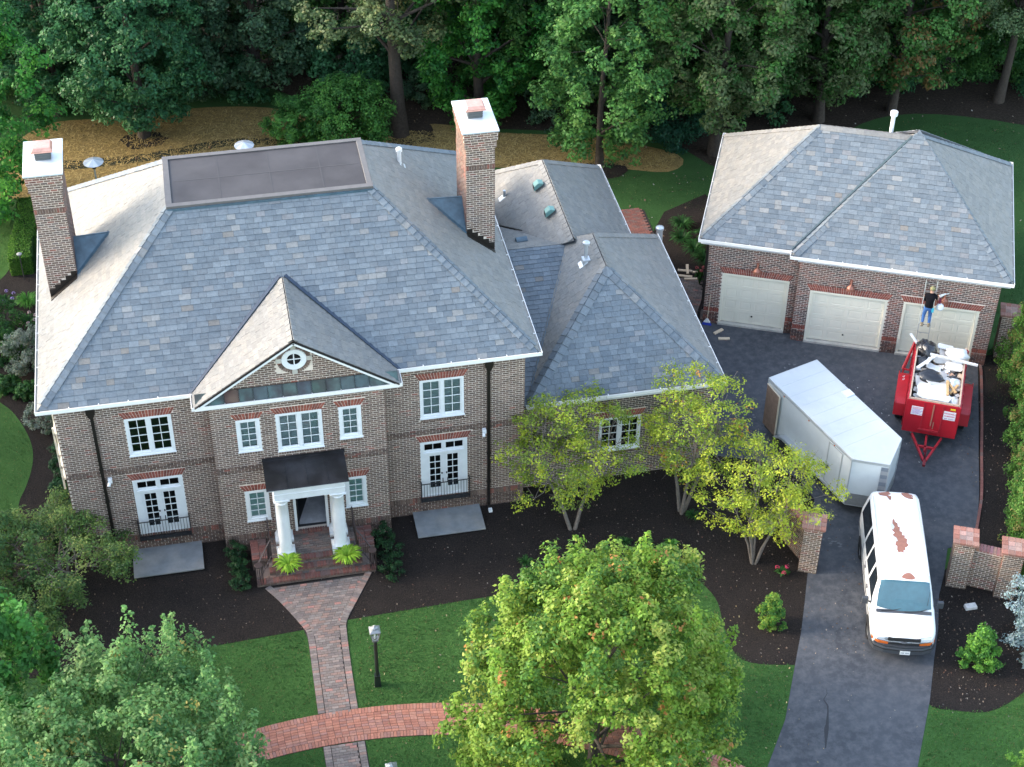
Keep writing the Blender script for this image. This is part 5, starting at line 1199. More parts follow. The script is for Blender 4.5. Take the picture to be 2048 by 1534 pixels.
def cargo_trailer():
    a = math.atan2(-4.62, 1.42); L = np.array([1.42, -4.62])/4.833; W_ = np.array([L[1], -L[0]])*-1   # L forward, W_ to the right side in the photo
    O = (25.6, .2)
    T = thing('cargo_trailer', 'white enclosed trailer with pointed nose and open rear doors behind the van', 'trailer', (25.6, .2, 0))
    wp = lambda P: (P[0]-O[0], P[1]-O[1])
    rl, rr, rf, tip, lf = (24.62, 2.15), (26.62, 2.80), (28.02, -1.78), (27.15, -2.96), (26.03, -2.44)
    poly = [wp(p) for p in (rl, rr, rf, tip, lf)]
    TW = mat('trailer_skin', (.56, .60, .61), .35, noise=.06, nscale=1.5, coat=.2); TR = mat('trailer_roof', (.46, .48, .485), .55, noise=.07, nscale=1.8, col2=(.42, .445, .455), n2=.9)
    b = MB(); b.prism(poly, .42, 2.46); body = b.build('body', TW, T)
    c = np.mean(poly, 0); ex = [tuple(c+(np.array(p)-c)*1.012) for p in poly]
    b = MB(); b.prism(ex, 2.461, 2.52); b.build('roof', TR, T, bevel=.02)
    for k in range(1, 8):
        t = k/8; p_, q_ = np.array(poly[0])*(1-t)+np.array(poly[4])*t, np.array(poly[1])*(1-t)+np.array(poly[2])*t; b = MB(); b.bar((*p_, 2.522), (*q_, 2.522), .025, .008); b.build('roof_bow', TR, T)
    b = MB(); b.box((1.45, .6, 2.54), (.34, .34, .05), rz(-1.27)); b.build('roof_vent', TW, T, bevel=.02)
    for t in (.2, .5, .8):
        p_ = np.array(poly[0])*(1-t)+np.array(poly[4])*t; b = MB(); b.box((*(p_*1.012), 2.36), (.05, .05, .03)); b.build('marker_light', AMBER, T)
    b = MB()
    for p, q in zip(poly, poly[1:]+poly[:1]):
        p2, q2 = np.array(p), np.array(q); d = (q2-p2)/np.linalg.norm(q2-p2); o = np.array([d[1], -d[0]])
        if (o@((p2+q2)/2-c)) < 0: o = -o
        b.bar((*(p2+o*.008), 2.42), (*(q2+o*.008), 2.42), .02, .07); b.bar((*(p2+o*.008), .46), (*(q2+o*.008), .46), .02, .08)
    for p in poly: k = c+(np.array(p)-c)*1.004; b.tube([(*k, .44), (*k, 2.45)], .022, 6)
    b.build('corner_trim', mat('trailer_trim', (.42, .45, .46), .4, metal=.3), T)
    def side(p, q, s, t=0): p, q = np.array(p), np.array(q); return p+(q-p)*s
    P0, P1 = np.array(wp(rl)), np.array(wp(lf)); d = (P1-P0)/np.linalg.norm(P1-P0); o = np.array([d[1], -d[0]])
    if o@(P0-c) < 0: o = -o
    R3 = np.stack([V3(*d, 0), V3(*o, 0), V3(0, 0, 1)], 1); Ls = np.linalg.norm(P1-P0)
    def onside(s0, s1, z0, z1, off, th): m_ = P0+d*(s0+s1)/2+o*(off+th/2); return ((*m_, (z0+z1)/2), (s1-s0, th, z1-z0), R3)
    b = MB(); b.box(*onside(3.62, 4.30, .62, 2.30, .0, .012)); dr = b.build('side_door', TW, T)
    b = MB()
    for s0, s1, z0, z1 in ((3.58, 3.62, .58, 2.34), (4.30, 4.34, .58, 2.34), (3.62, 4.30, 2.30, 2.34), (3.62, 4.30, .58, .62)): b.box(*onside(s0, s1, z0, z1, 0, .022))
    b.box(*onside(3.66, 3.74, 1.35, 1.42, .012, .03)); b.build('door_frame', bpy.data.materials['trailer_trim'], dr)
    b = MB(); b.box(*onside(3.66, 3.73, 1.22, 1.33, .012, .05)); b.build('door_handle', RUBBER, dr)
    # fender and wheels
    for sgn, side_o, base in ((1, o, P0), (-1, -o, np.array(wp(rr)))):
        b = MB(); pr = [(0, 0), (.35, .28), (.6, .34), (1.25, .34), (1.5, .28), (1.85, 0), (1.75, 0), (1.45, .22), (.4, .22), (.1, 0)]
        m_ = base+d*.85; b.prism(pr, 0, .22, (1, 1, 1), 0, (*m_, .52), (V3(*d, 0), V3(0, 0, 1), V3(*side_o, 0))); b.build('fender', bpy.data.materials['trailer_trim'], T)
        for k in (1.4, 2.15):
            c_ = base+d*k+side_o*.1; w_ = MB(); w_.tube([(*(c_-side_o*.1), .33), (*(c_+side_o*.1), .33)], .33, 20); w_.build('wheel', RUBBER, T)
    # lower stone guard and nose trim
    g1, g2, tp = np.array(wp(lf)), np.array(wp(rf)), np.array(wp(tip)); SG = mat('tread_plate', (.26, .27, .27), .45, metal=.4, noise=.1, nscale=12)
    for p, q in ((g1, tp), (g2, tp)):
        dd = (q-p)/np.linalg.norm(q-p); oo = np.array([dd[1], -dd[0]]); 
        if oo@((p+q)/2-c) < 0: oo = -oo
        b = MB(); b.bar((*(p+oo*.02), .72), (*(q+oo*.02), .72), .02, .50); b.build('stone_guard', SG, T)
    p, q = g1, tp; dd = (q-p)/np.linalg.norm(q-p); oo = np.array([dd[1], -dd[0]]); oo = oo if oo@((p+q)/2-c) > 0 else -oo
    for i in range(8):
        b = MB(); z = 1.02+i*.165; a_, e_ = p+(q-p)*.80+oo*.014, q+oo*.014; b.bar((*a_, z+.08), (*e_, z+.08), .012, .16, ((.55, .6, .65) if i % 2 else (.85, .85, .85))); b.build('nose_panel', mat('nose_trim', (.42, .44, .47), .3, metal=.3) if i == 0 else bpy.data.materials['nose_trim'], T)
    # open rear doors
    WOOD = mat('plywood_inside', (.22, .15, .11), .8, noise=.2, nscale=5)
    b = MB(); r0 = np.array(wp(rl)); b.bar((*(r0+o*.03), 1.35), (*(r0+o*.03-d*-.95+o*.04), 1.35), .03, 1.75); ld = b.build('rear_door', WOOD, T) if False else None
    b = MB(); e = r0-d*.06+o*.02; f_ = r0+d*-.0+o*.05+np.array([-.16, -1.05])*.0
    e1 = r0+o*.10+d*.82; b.bar((*(r0+o*.03), 1.36), (*e1, 1.36), .03, 1.80, (1, 1, 1)); b.build('rear_door', WOOD, T)
    b = MB(); b.bar((*(r0+o*.03), 2.275), (*e1, 2.275), .05, .03); b.bar((*e1, .48), (*(e1+V3(0, 0, 0)[:2]), 2.27), .05, .04); b.build('door_edge', mat('pale_wood_edge', (.5, .44, .34), .7), T)
    r1 = np.array(wp(rr)); b = MB(); e2 = r1-o*.14+d*1.0; b.bar((*(r1-o*.03), 1.36), (*e2, 1.36), .03, 1.85); b.build('rear_door', TW, T)
    b = MB(); b.bar((*((g1+g2)/2), .46), (*(tp+(tp-(g1+g2)/2)*.9), .46), .08, .08); b.build('tongue', RUBBER, T)
    b = MB(); b.prism([tuple(np.array(p)*.97) for p in poly], .30, .42); b.build('chassis', RUBBER, T)
cargo_trailer()

# ------------------------------------------------------------ dump trailer, its load, people and small things
def dump_trailer():
    F0, F1, B0, B1 = np.array([29.30, .72]), np.array([30.97, -.12]), np.array([30.82, 3.78]), np.array([32.42, 2.86])
    ex = (F1-F0)/np.linalg.norm(F1-F0); ey = np.array([-ex[1], ex[0]]); yaw = math.atan2(ex[1], ex[0]); W = 1.87; L = 3.45
    T = thing('dump_trailer', 'red high sided dump trailer piled with rubble, drawbar pointing at the white trailer', 'trailer', (*F0, 0), yaw)
    RED = mat('red_paint', (.42, .012, .022), .38, noise=.10, nscale=2.5, coat=.2); DR = mat('red_frame', (.36, .02, .03), .5, noise=.2, nscale=5)
    zb, zt = .55, 1.98
    b = MB(); b.bb(0, W, 0, .05, zb, zt); fr = b.build('front_panel', RED, T)
    b = MB()
    for x in (.62, .95, 1.28): b.bb(x-.02, x+.02, -.02, .0, zb+.05, zt-.03)
    b.bb(.55, 1.25, -.10, -.02, zb+.20, zb+.26); b.build('rib', DR, fr)
    b = MB(); b.bb(.925, .975, -.024, -.0205, zb+.42, zt-.04); b.bb(1.02, 1.06, -.024, -.0205, zb+.3, zb+.62); b.build('worn_paint', mat('worn_red', (.34, .13, .09), .7), fr)
    b = MB(); b.bb(0, .05, .05, L, zb, zt); b.build('side_panel', RED, T); b = MB(); b.bb(W-.05, W, .05, L, zb, zt); b.build('side_panel', RED, T)
    b = MB(); b.bb(0.05, W-.05, .05, L, zb, zb+.05); b.build('bed_floor', DR, T)
    for x in (-.035, W-.045):
        for y in np.arange(.3, L, .55): b = MB(); b.bb(x, x+.08, y-.03, y+.03, zb, zt-.02); b.build('side_rib', DR, T)
    b = MB(); WD = mat('board_rim', (.48, .36, .27), .8, noise=.15, nscale=6)
    b.bb(.052, .10, .06, L-.02, zt-.25, zt+.10); b.bb(W-.10, W-.052, .06, L-.02, zt-.25, zt+.10); b.bb(.10, W-.10, .055, .10, zt-.25, zt+.06); b.build('side_board', WD, T)
    for x, s in ((-.02, -1), (W+.02, 1)):
        b = MB(); b.prism([(.85, .50), (.98, .95), (1.2, 1.02), (2.55, 1.02), (2.78, .95), (2.9, .50), (2.84, .50), (2.72, .9), (2.5, .97), (1.25, .97), (1.03, .9), (.91, .50)], 0, .38, (1, 1, 1), 0, (x, 0, 0), ((0, 1, 0), (0, 0, 1), (s, 0, 0))); 
        b.bb(min(x+s*.36, x+s*.39), max(x+s*.36, x+s*.39), .95, 2.8, .72, 1.015); b.build('fender', RED, T, bevel=.01)
        for y in (1.45, 2.32): wheel(T, x+s*.17, y, .36, .22, s)
    b = MB(); b.prism([(.45, 0), (1.45, 0), (1.0, -1.38), (.88, -1.38)], .44, .445) if False else None
    for p, q in (((.38, 0), (.90, -1.35)), ((1.42, 0), (.98, -1.35)), ((.90, 0), (.90, -.85)), ((.62, -.62), (1.22, -.62))): b.bar((*p, .46), (*q, .46), .07, .09)
    b.bar((.94, -1.3, .46), (.94, -1.62, .46), .10, .09, (.5, .8, .7)); b.bar((.94, -1.0, .1), (.94, -1.0, .8), .06, .06, (.6, 1, 1)); b.build('drawbar', DR, T)
    b = MB()
    for y0, y1 in ((L+.02, L+.07),):
        b.bar((-.02, L+.03, .55), (-.02, L+.03, 1.95), .06); b.bar((-.05, L, 1.95), (-.32, 2.95, 1.0), .05); b.bar((-.05, L, 1.75), (-.28, 3.2, .6), .05); b.bar((-.32, 2.95, 1.0), (-.05, 2.95, 1.0), .05); b.bar((W+.02, L+.03, .55), (W+.02, L+.03, 1.9), .06)
    b.build('gate_brace', DR, T)
    PAPER = mat('decal_white', (.72, .70, .72), .6); INK = mat('decal_red', (.62, .06, .14), .6)
    txt = lambda body, x, z, size, m, par, y: text_on(body, (x, y, z), size, m, par)
    for x0, lines in ((.20, []), (1.32, [('AFFORDABLE', .066), ('DUMPSTERS', .066)])):
        b = MB(); b.bb(x0, x0+.42, -.012, -.004, zt-.62, zt-.24); d = b.build('decal', PAPER, T)
        if lines:
            for (tx, sz), z in zip(lines, (zt-.335, zt-.45)): text_on(tx, (x0+.21, -.014, z), sz, INK, d)
            k = MB()
            for i in range(9): k.bb(x0+.05+i*.037, x0+.05+i*.037+.022, -.0145, -.0125, zt-.58, zt-.545, (.5, 1.5, 2)) if i not in (3,) else None
            k.build('decal_print', INK, d)
        else:
            k = MB()
            for i in range(7): k.bb(x0+.03, x0+.39-.05*(i % 3), -.0145, -.0125, zt-.30-i*.045, zt-.285-i*.045, (1, 1, 1) if i < 2 else (.5, 2, 3))
            k.build('decal_print', INK, d)
    b = MB(); b.bb(1.52, 1.70, -.012, -.004, zt-.16, zt-.09); b.build('sticker', mat('yellow_sticker', (.75, .55, .03), .5), T)
    b = MB()
    for p, q in (((-.26, 2.45), (-.18, 2.55)), ((-.18, 2.55), (-.22, 2.42)), ((-.26, 2.3), (-.16, 2.36)), ((-.16, 2.36), (-.24, 2.26))): b.bar((*p, 1.024), (*q, 1.024), .014, .004)
    b.build('fender_mark', PAPER, T)
    # the load: each piece a thing
    ax, ay = V3(*ex, 0), V3(*ey, 0); A = np.stack([ax, ay, V3(0, 0, 1)], 1)
    def wl(x, y, z): return V3(*F0, 0)+ax*x+ay*y+V3(0, 0, z)
    DW = mat('drywall', (.56, .54, .50), .85, noise=.08, nscale=6); DW2 = mat('drywall_back', (.50, .46, .42), .9, noise=.1, nscale=5); BAG = mat('black_bag', (.012, .013, .017), .22, noise=.3, nscale=6, bump=.03, bscale=9, coat=.4)
    TIM = mat('scrap_timber', (.55, .34, .15), .8, noise=.2, nscale=12); WH = mat('white_trim', (.58, .58, .565), .7, noise=.1, nscale=5); CLEAR = mat('clear_bag', (.50, .54, .56), .25, bump=.03, bscale=12, coat=.5)
    def rmat(rx, ry, rzz): return A @ np.array((Matrix.Rotation(rzz, 3, 'Z') @ Matrix.Rotation(ry, 3, 'Y') @ Matrix.Rotation(rx, 3, 'X')))
    def slab(name, x, y, z, sx, sy, sz, rx, ry, rr, m, label, cat, seed=0, group=None):
        g = random.Random(seed+int(x*100)); pts = []
        for i in range(14):
            a = i*2*math.pi/14; r = 1/max(abs(math.cos(a)), abs(math.sin(a))); k = g.uniform(.78, 1.0); pts.append((math.cos(a)*r*k*sx/2, math.sin(a)*r*k*sy/2))
        b = MB(); b.prism(pts, -sz/2, sz/2); o = b.build(name, m); o.matrix_world = Matrix([list(rmat(rx, ry, rr)[i])+[wl(x, y, z)[i]] for i in range(3)]+[[0, 0, 0, 1]]); return tag(o, label, cat, group)
    def blob(name, x, y, z, sx, sy, sz, m, label, cat, seed):
        g = np.random.default_rng(seed); nu, nv = 22, 12; v = []
        th = np.linspace(0, np.pi, nv); ph = np.arange(nu)*2*np.pi/nu
        k = [g.normal(0, 1, 3) for _ in range(7)]; fr_ = g.uniform(2, 5, 7)
        for t in th:
            for p in ph:
                d = V3(math.sin(t)*math.cos(p), math.sin(t)*math.sin(p), math.cos(t)); r = 1+sum(.055*math.sin(f_*(d@q)+i) for i, (q, f_) in enumerate(zip(k, fr_)))
                v.append(V3(d[0]*sx, d[1]*sy, d[2]*sz)*r/2)
        f = [[i*nu+j, i*nu+(j+1) % nu, (i+1)*nu+(j+1) % nu, (i+1)*nu+j] for i in range(nv-1) for j in range(nu)]
        b = MB(); b.add(v, f); o = b.build(name, m, smooth=True); o.matrix_world = Matrix([list(A[i])+[wl(x, y, z)[i]] for i in range(3)]+[[0, 0, 0, 1]]); return tag(o, label, cat)
    g1 = 'rubble in the red trailer'
    blob('rubbish_bag', .42, 3.05, 1.95, .75, .95, .75, BAG, 'shiny black bin bag slumped over the rear corner of the red trailer', 'bag', 3)
    blob('rubbish_bag', .40, 2.45, 1.75, .7, .8, .6, BAG, 'black bag under the crossed white boards in the red trailer', 'bag', 5)
    blob('rubbish_bag', .66, 1.45, 1.98, .95, .55, .45, BAG, 'crumpled black plastic bag lying on the big drywall sheet', 'bag', 9)
    blob('rubbish_bag', 1.52, 1.78, 1.70, .62, .45, .5, BAG, 'dark bag wedged against the right side of the load', 'bag', 12)
    blob('rubbish_bag', .22, .72, 1.60, .42, .65, .5, BAG, 'dark bag sunk in the front left corner of the load', 'bag', 14)
    blob('rubbish_bag', 1.55, 1.42, 1.86, .5, .5, .45, CLEAR, 'clear plastic bag beside the splintered timber', 'bag', 16)
    blob('rubbish_bag', 1.58, .50, 1.78, .52, .55, .42, CLEAR, 'clear plastic bag of scraps at the front right corner', 'bag', 18)
    blob('rubbish_bag', 1.52, 2.95, 2.05, .85, .65, .42, WH, 'white plastic bag bulging at the rear right of the load', 'bag', 21)
    slab('drywall_sheet', .86, .62, 2.0, 1.3, 1.0, .03, .04, .05, .12, WH, 'large white wallboard sheet lying at the front of the load', 'board', 1)
    slab('drywall_sheet', .86, .60, 1.84, 1.3, .5, .03, .1, -.1, -.6, DW2, 'tan backed board half hidden under the front white sheet', 'board', 2)
    slab('drywall_sheet', .98, 1.55, 1.94, 1.3, 1.0, .03, -.1, .15, .35, DW, 'pale curved wallboard sheet under the crumpled black bag', 'board', 3)
    slab('drywall_sheet', 1.45, 2.25, 2.02, .75, .45, .03, .25, .0, .05, DW, 'cream board leaning across the right side of the load', 'board', 4)
    slab('drywall_sheet', 1.02, 2.60, 1.95, .75, .35, .03, .2, .2, .5, DW, 'broken pale board between the black bag and the white pole', 'board', 5)
    slab('drywall_sheet', 1.05, 3.05, 1.98, .5, .65, .03, .1, .4, .2, DW2, 'grey board scrap behind the white pole', 'board', 6)
    slab('drywall_sheet', .32, 1.15, 1.98, .35, .42, .025, .5, .3, .3, DW2, 'tan triangular board standing at the left rim of the load', 'board', 7)
    slab('drywall_sheet', 1.30, 1.05, 1.78, .3, .7, .03, .1, .2, -.3, DW, 'pinkish white scrap board beside the splintered timber', 'board', 8)
    for q_ in ((.45, 1.05, 1.93, .5, .35, .2, -.1, 1.1, DW, 'white shard of board left of the splintered timber'), (1.55, 2.62, 2.02, .45, .5, -.15, .1, .6, WH, 'white folded board at the rear right rim'), (.75, 2.05, 1.98, .6, .3, .15, .1, -.4, WH, 'white shard under the crossed boards'), (1.15, 1.75, 1.92, .5, .3, .3, -.1, 1.9, DW2, 'tan shard in the middle of the load'), (.35, .42, 1.88, .4, .3, .1, .2, .8, DW, 'pale shard at the front left of the load'), (1.05, 3.25, 2.08, .7, .3, .1, .2, .1, WH, 'white board along the tail of the load')):
        slab('board_scrap', *q_[:5], .025, q_[5], q_[6], q_[7], q_[8], q_[9], 'board', 3)
    def stick(name, p, q, w, h, m, label, cat, group=None):
        p, q = wl(*p), wl(*q); c = (p+q)/2; b = MB(); b.bar(p-c, q-c, w, h); o = b.build(name, m); o.location = c; return tag(o, label, cat, group)
    stick('white_pole', (.55, 2.55, 2.18), (2.25, 2.30, 2.22), .09, .06, WH, 'long white trim board sticking out over the right side', 'board')
    stick('trim_board', (.18, 1.75, 2.08), (.75, 2.55, 2.16), .13, .03, WH, 'white trim board, lower arm of the crossed pair', 'board'); stick('trim_board', (.45, 1.95, 2.16), (.58, 2.35, 2.17), .14, .03, WH, 'short white trim board crossing the longer one', 'board')
    stick('trim_board', (-.25, 3.62, 2.15), (.05, 3.30, 2.0), .10, .03, WH, 'white board end poking out past the rear left corner', 'board')
    for p, q, l in (((1.35, .55, 2.02), (1.28, 1.35, 2.04), 'upright splintered timber nearest the big white sheet'), ((1.30, 1.35, 2.0), (1.62, .85, 1.95), 'orange timber crossing over the clear bag'), ((1.42, .8, 1.9), (1.66, 1.28, 1.98), 'orange timber leaning to the right rim')):
        stick('scrap_timber', p, q, .08, .05, TIM, l, 'timber', 'timber in the red trailer')
    g = random.Random(77); b = MB()
    for i in range(300):
        x, y = g.uniform(.15, 1.72), g.uniform(.15, 3.25); s = g.uniform(.06, .26); b.box((x, y, 1.74+g.uniform(-.10, .12)+.08*(y/3.2)), (s, s*g.uniform(.4, 1.7), .025), np.array(Matrix.Rotation(g.uniform(0, 3), 3, 'Z') @ Matrix.Rotation(g.uniform(-.6, .6), 3, 'X')), g.choice([(.72, .70, .66), (.72, .71, .69), (.66, .62, .56), (.5, .40, .30), (.55, .50, .45), (.08, .08, .09), (.36, .22, .15)]))
    b.bb(.06, W-.06, .06, L-.1, 1.2, 1.70, (.25, .2, .17)); o = b.build('rubble', mat('rubble', (1, 1, 1), .9, noise=.3, nscale=9)); o.location = (*F0, 0); o.rotation_euler = (0, 0, yaw); tag(o, 'small broken scraps filling the red trailer', 'rubble', kind='stuff')
def text_on(body, loc, size, m, parent):
    cu = bpy.data.curves.new('t', 'FONT'); cu.body = body; cu.size = size; cu.align_x = 'CENTER'; cu.align_y = 'CENTER'; cu.extrude = .0008; cu.offset = .002
    o = bpy.data.objects.new('t', cu); COL.objects.link(o); bpy.context.view_layer.update()
    me = bpy.data.meshes.new_from_object(o.evaluated_get(bpy.context.evaluated_depsgraph_get())); bpy.data.objects.remove(o)
    me.materials.clear(); me.materials.append(m); n = bpy.data.objects.new('lettering', me); COL.objects.link(n); n.parent = parent; n.location = loc; n.rotation_euler = (math.pi/2, 0, 0)
    at = me.attributes.new('tint', 'FLOAT_COLOR', 'FACE'); at.data.foreach_set('color', np.ones(4*len(me.polygons), np.float32)); return n
dump_trailer()

def pier(name, pos, rzv, size, h, label, cat, walls=None, cap=True, g=None):
    pass
def gate_wall(name, pos, yaw, piers, walls, label):
    """piers: (x, y, w, d, h); walls: (x0, y0, x1, y1, h) in local coordinates"""
    T = thing(name, label, 'brick wall', pos, yaw); g = random.Random(int(abs(pos[0]*10))); it = []
    PB = [(.16, .11, .075), (.13, .095, .07), (.19, .12, .08), (.10, .075, .06), (.17, .13, .095)]
    for x, y, w_, d_, h in piers:
        b = MB(); b.bb(x-w_/2, x+w_/2, y-d_/2, y+d_/2, 0, h); p = b.build('pier', M['mortar'], T); its = []
        for O, U, N, W in ((V3(x-w_/2, y-d_/2, 0), X, NY, w_), (V3(x+w_/2, y-d_/2, 0), Y, PX, d_), (V3(x+w_/2, y+d_/2, 0), -X, PY, w_), (V3(x-w_/2, y+d_/2, 0), -Y, NX, d_)):
            its += [(C, S, frame_of(U, N), t) for C, S, t in brick_items(O, U, N, W, 0, h, g=g, pal=PB, red=.05)]
        for z_, gr in ((h+.035, .06), (h+.105, .10)):
            n = 4; ww, dd = w_+gr*2, d_+gr*2
            for i in range(n):
                for j in range(n):
                    if z_ < h+.1 and 0 < i < n-1 and 0 < j < n-1: continue
                    k = g.uniform(.8, 1.15); c = g.choice([(.26, .115, .085), (.28, .15, .12), (.24, .13, .10)]) if (i in (0, n-1) or j in (0, n-1)) else g.choice([(.30, .20, .17), (.26, .18, .16), (.33, .2, .17)])
                    its.append(((x-ww/2+ww*(i+.5)/n, y-dd/2+dd*(j+.5)/n, z_), (ww/n-.012, dd/n-.012, .06), rz(0), tuple(q*k for q in c)))
        pieces_r('brick', M['brick'], p, its, 40)
        b = MB(); b.bb(x-w_/2-.05, x+w_/2+.05, y-d_/2-.05, y+d_/2+.05, h, h+.12); b.build('cap_mortar', M['mortar'], p)
    for x0, y0, x1, y1, h in walls:
        L = math.hypot(x1-x0, y1-y0); U = V3((x1-x0)/L, (y1-y0)/L, 0); N = V3(U[1], -U[0], 0); th = .26; O = V3(x0, y0, 0)
        b = MB(); R3 = np.stack([U, N, V3(0, 0, 1)], 1); b.box(O+U*L/2+V3(0, 0, h/2), (L, th, h), R3); w = b.build('wall', M['mortar'], T)
        its = [(C, S, frame_of(U, N), t) for C, S, t in brick_items(O+N*th/2, U, N, L, 0, h, g=g, pal=PB, red=.10)]+[(C, S, frame_of(-U, -N), t) for C, S, t in brick_items(O+U*L-N*th/2, -U, -N, L, 0, h, g=g, pal=PB, red=.10)]
        k = 0; n = int(L/.105)
        for i in range(n): its.append((O+U*(L*(i+.5)/n)+V3(0, 0, h+.035), (L/n-.014, th+.06, .08), R3, tuple(q*g.uniform(.85, 1.15) for q in g.choice([(.33, .15, .12), (.30, .13, .10), (.36, .20, .16)]))))
        pieces_r('brick', M['brick'], w, its, 60)
gate_wall('gate_wall', (28.32, -6.25, 0), -.42, [(.22, .12, .62, .62, 1.95), (1.75, -.02, .62, .62, 1.95)], [(.5, .14, 1.46, .04, 1.62)], 'brick gate wall with two capped piers on the mulch right of the white van')
gate_wall('gate_wall', (23.72, -4.75, 0), -.42, [(.22, .20, .58, .58, 1.95)], [(.05, .5, -.75, 1.55, 1.6)], 'brick gate wall pier at the left edge of the drive, half hidden by the yellow tree')
gate_wall('gate_wall', (34.75, 4.55, 0), -.42, [(.15, .35, .62, .62, 1.95)], [], 'single brick pier with square cap beside the garage corner')

def bar_thing(name, label, cat, p, q, w, h, m, group=None):
    p, q = V3(*p), V3(*q); c = (p+q)/2; b = MB(); b.bar(p-c, q-c, w, h); o = b.build(name, m); o.location = c; return tag(o, label, cat, group)
LUM = mat('pale_lumber', (.62, .50, .36), .8, noise=.1, nscale=10)
bar_thing('lumber', 'short pale plank on the asphalt, the upper tilted one by the first garage door', 'plank', (24.55, 8.02, .045), (24.95, 8.22, .045), .12, .05, LUM, 'planks lying near the garage')
bar_thing('lumber', 'short pale plank on the asphalt, the lower level one by the first garage door', 'plank', (24.62, 7.68, .045), (25.05, 7.60, .045), .12, .05, LUM, 'planks lying near the garage')
for i, (a, b_, l) in enumerate((((24.15, 12.0, .05), (24.75, 11.78, .05), 'long pale plank at the end of the side path, lowest of the pile'), ((24.3, 12.35, .05), (24.85, 12.15, .05), 'pale plank along the mulch edge of the side path'), ((24.6, 11.95, .11), (24.75, 12.55, .11), 'pale plank laid across the pile on the side path'), ((24.85, 12.1, .05), (25.15, 12.0, .05), 'stub of pale plank at the right end of the pile'), ((24.4, 11.7, .05), (24.95, 11.6, .05), 'pale plank nearest the brick paving of the side path'))):
    bar_thing('lumber', l, 'plank', a, b_, .11, .05, LUM, 'planks lying near the garage')
b = MB(); b.bar((0, 0, .12), (0.05, .02, 1.45), .025); o = thing('broom', 'broom with blue and white head leaning on the garage corner', 'broom', (*gworld(-2.86, .47)[:2], 0), GA)
b.build('handle', LUM, o); b = MB(); b.prism([(-.19, 0), (.19, 0), (.13, .13), (-.13, .13)], -.03, .03, (1, 1, 1), 0, (0, 0, .02), ((1, 0, 0), (0, 0, 1), (0, 1, 0))); b.build('bristles', mat('blue_bristle', (.02, .05, .42), .7), o); b = MB(); b.prism([(-.13, 0), (.13, 0), (.02, .16), (-.02, .16)], -.04, .04, (1, 1, 1), 0, (0, 0, .152), ((1, 0, 0), (0, 0, 1), (0, 1, 0))); b.build('broom_head', M['white'], o)
b = MB(); b.box((0, 0, .06), (.40, .22, .12), None, (1, 1, 1), .92); o = b.build('landscape_block', mat('pale_block', (.55, .54, .52), .8, noise=.2, nscale=9), bevel=.015); o.location = (28.57, -7.45, .008); tag(o, 'pale concrete block lying on the mulch below the gate wall', 'block')
def lamp_post(x, y, h, label):
    T = thing('lamp_post', label, 'lamp post', (x, y, 0))
    b = MB(); b.box((0, 0, .22), (.20, .20, .44), None, (1, 1, 1), .8); b.box((0, 0, .46), (.17, .17, .04)); b.tube([(0, 0, .45), (0, 0, h-.55)], [.062, .055], 12); b.lathe((0, 0, h-.58), [(.05, 0), (.09, .03), (.06, .06), (.10, .10), (.04, .14)], 12); b.tube([(-.16, 0, h-.75), (.16, 0, h-.75)], .012, 6); b.build('post', mat('post_black', (.012, .018, .016), .4) if 'post_black' not in bpy.data.materials else bpy.data.materials['post_black'], T)
    b = MB(); z0, z1, a, c = h-.45, h-.08, .085, .155
    for sx in (-1, 1):
        for sy in (-1, 1): b.bar((sx*a, sy*a, z0), (sx*c, sy*c, z1), .016)
    for zz, r in ((z0, a), (z1, c)):
        for s in (-1, 1): b.bar((-r, s*r, zz), (r, s*r, zz), .018); b.bar((s*r, -r, zz), (s*r, r, zz), .018)
    b.box((0, 0, z0-.02), (.2, .2, .04)); b.box((0, 0, z1+.045), (.32, .32, .07), None, (1, 1, 1), .45); b.lathe((0, 0, z1+.07), [(.09, 0), (.10, .05), (.05, .08), (.02, .12), (0, .14)], 12)
    b.build('lantern_frame', mat('lantern_metal', (.30, .31, .31), .3, metal=.6) if 'lantern_metal' not in bpy.data.materials else bpy.data.materials['lantern_metal'], T)
    for s in (-1, 1):
        b = MB(); b.add([(-a, s*a, z0), (a, s*a, z0), (c, s*c, z1), (-c, s*c, z1)], [[0, 1, 2, 3]]); b.build('lantern_glass', M['glass'], T); b = MB(); b.add([(s*a, -a, z0), (s*a, a, z0), (s*c, c, z1), (s*c, -c, z1)], [[0, 1, 2, 3]]); b.build('lantern_glass', M['glass'], T)
    b = MB(); b.tube([(0, 0, z0), (0, 0, z0+.1)], .02, 8); b.lathe((0, 0, z0+.1), [(.015, 0), (.03, .04), (.02, .1), (0, .13)], 10); b.build('bulb', M['white'], T)
lamp_post(9.32, -7.0, 2.55, 'black lamp post with glass lantern on the lawn right of the front walk')
lamp_post(9.08, -12.07, 2.45, 'second lamp post, only its lantern top showing at the bottom edge right of the walk')
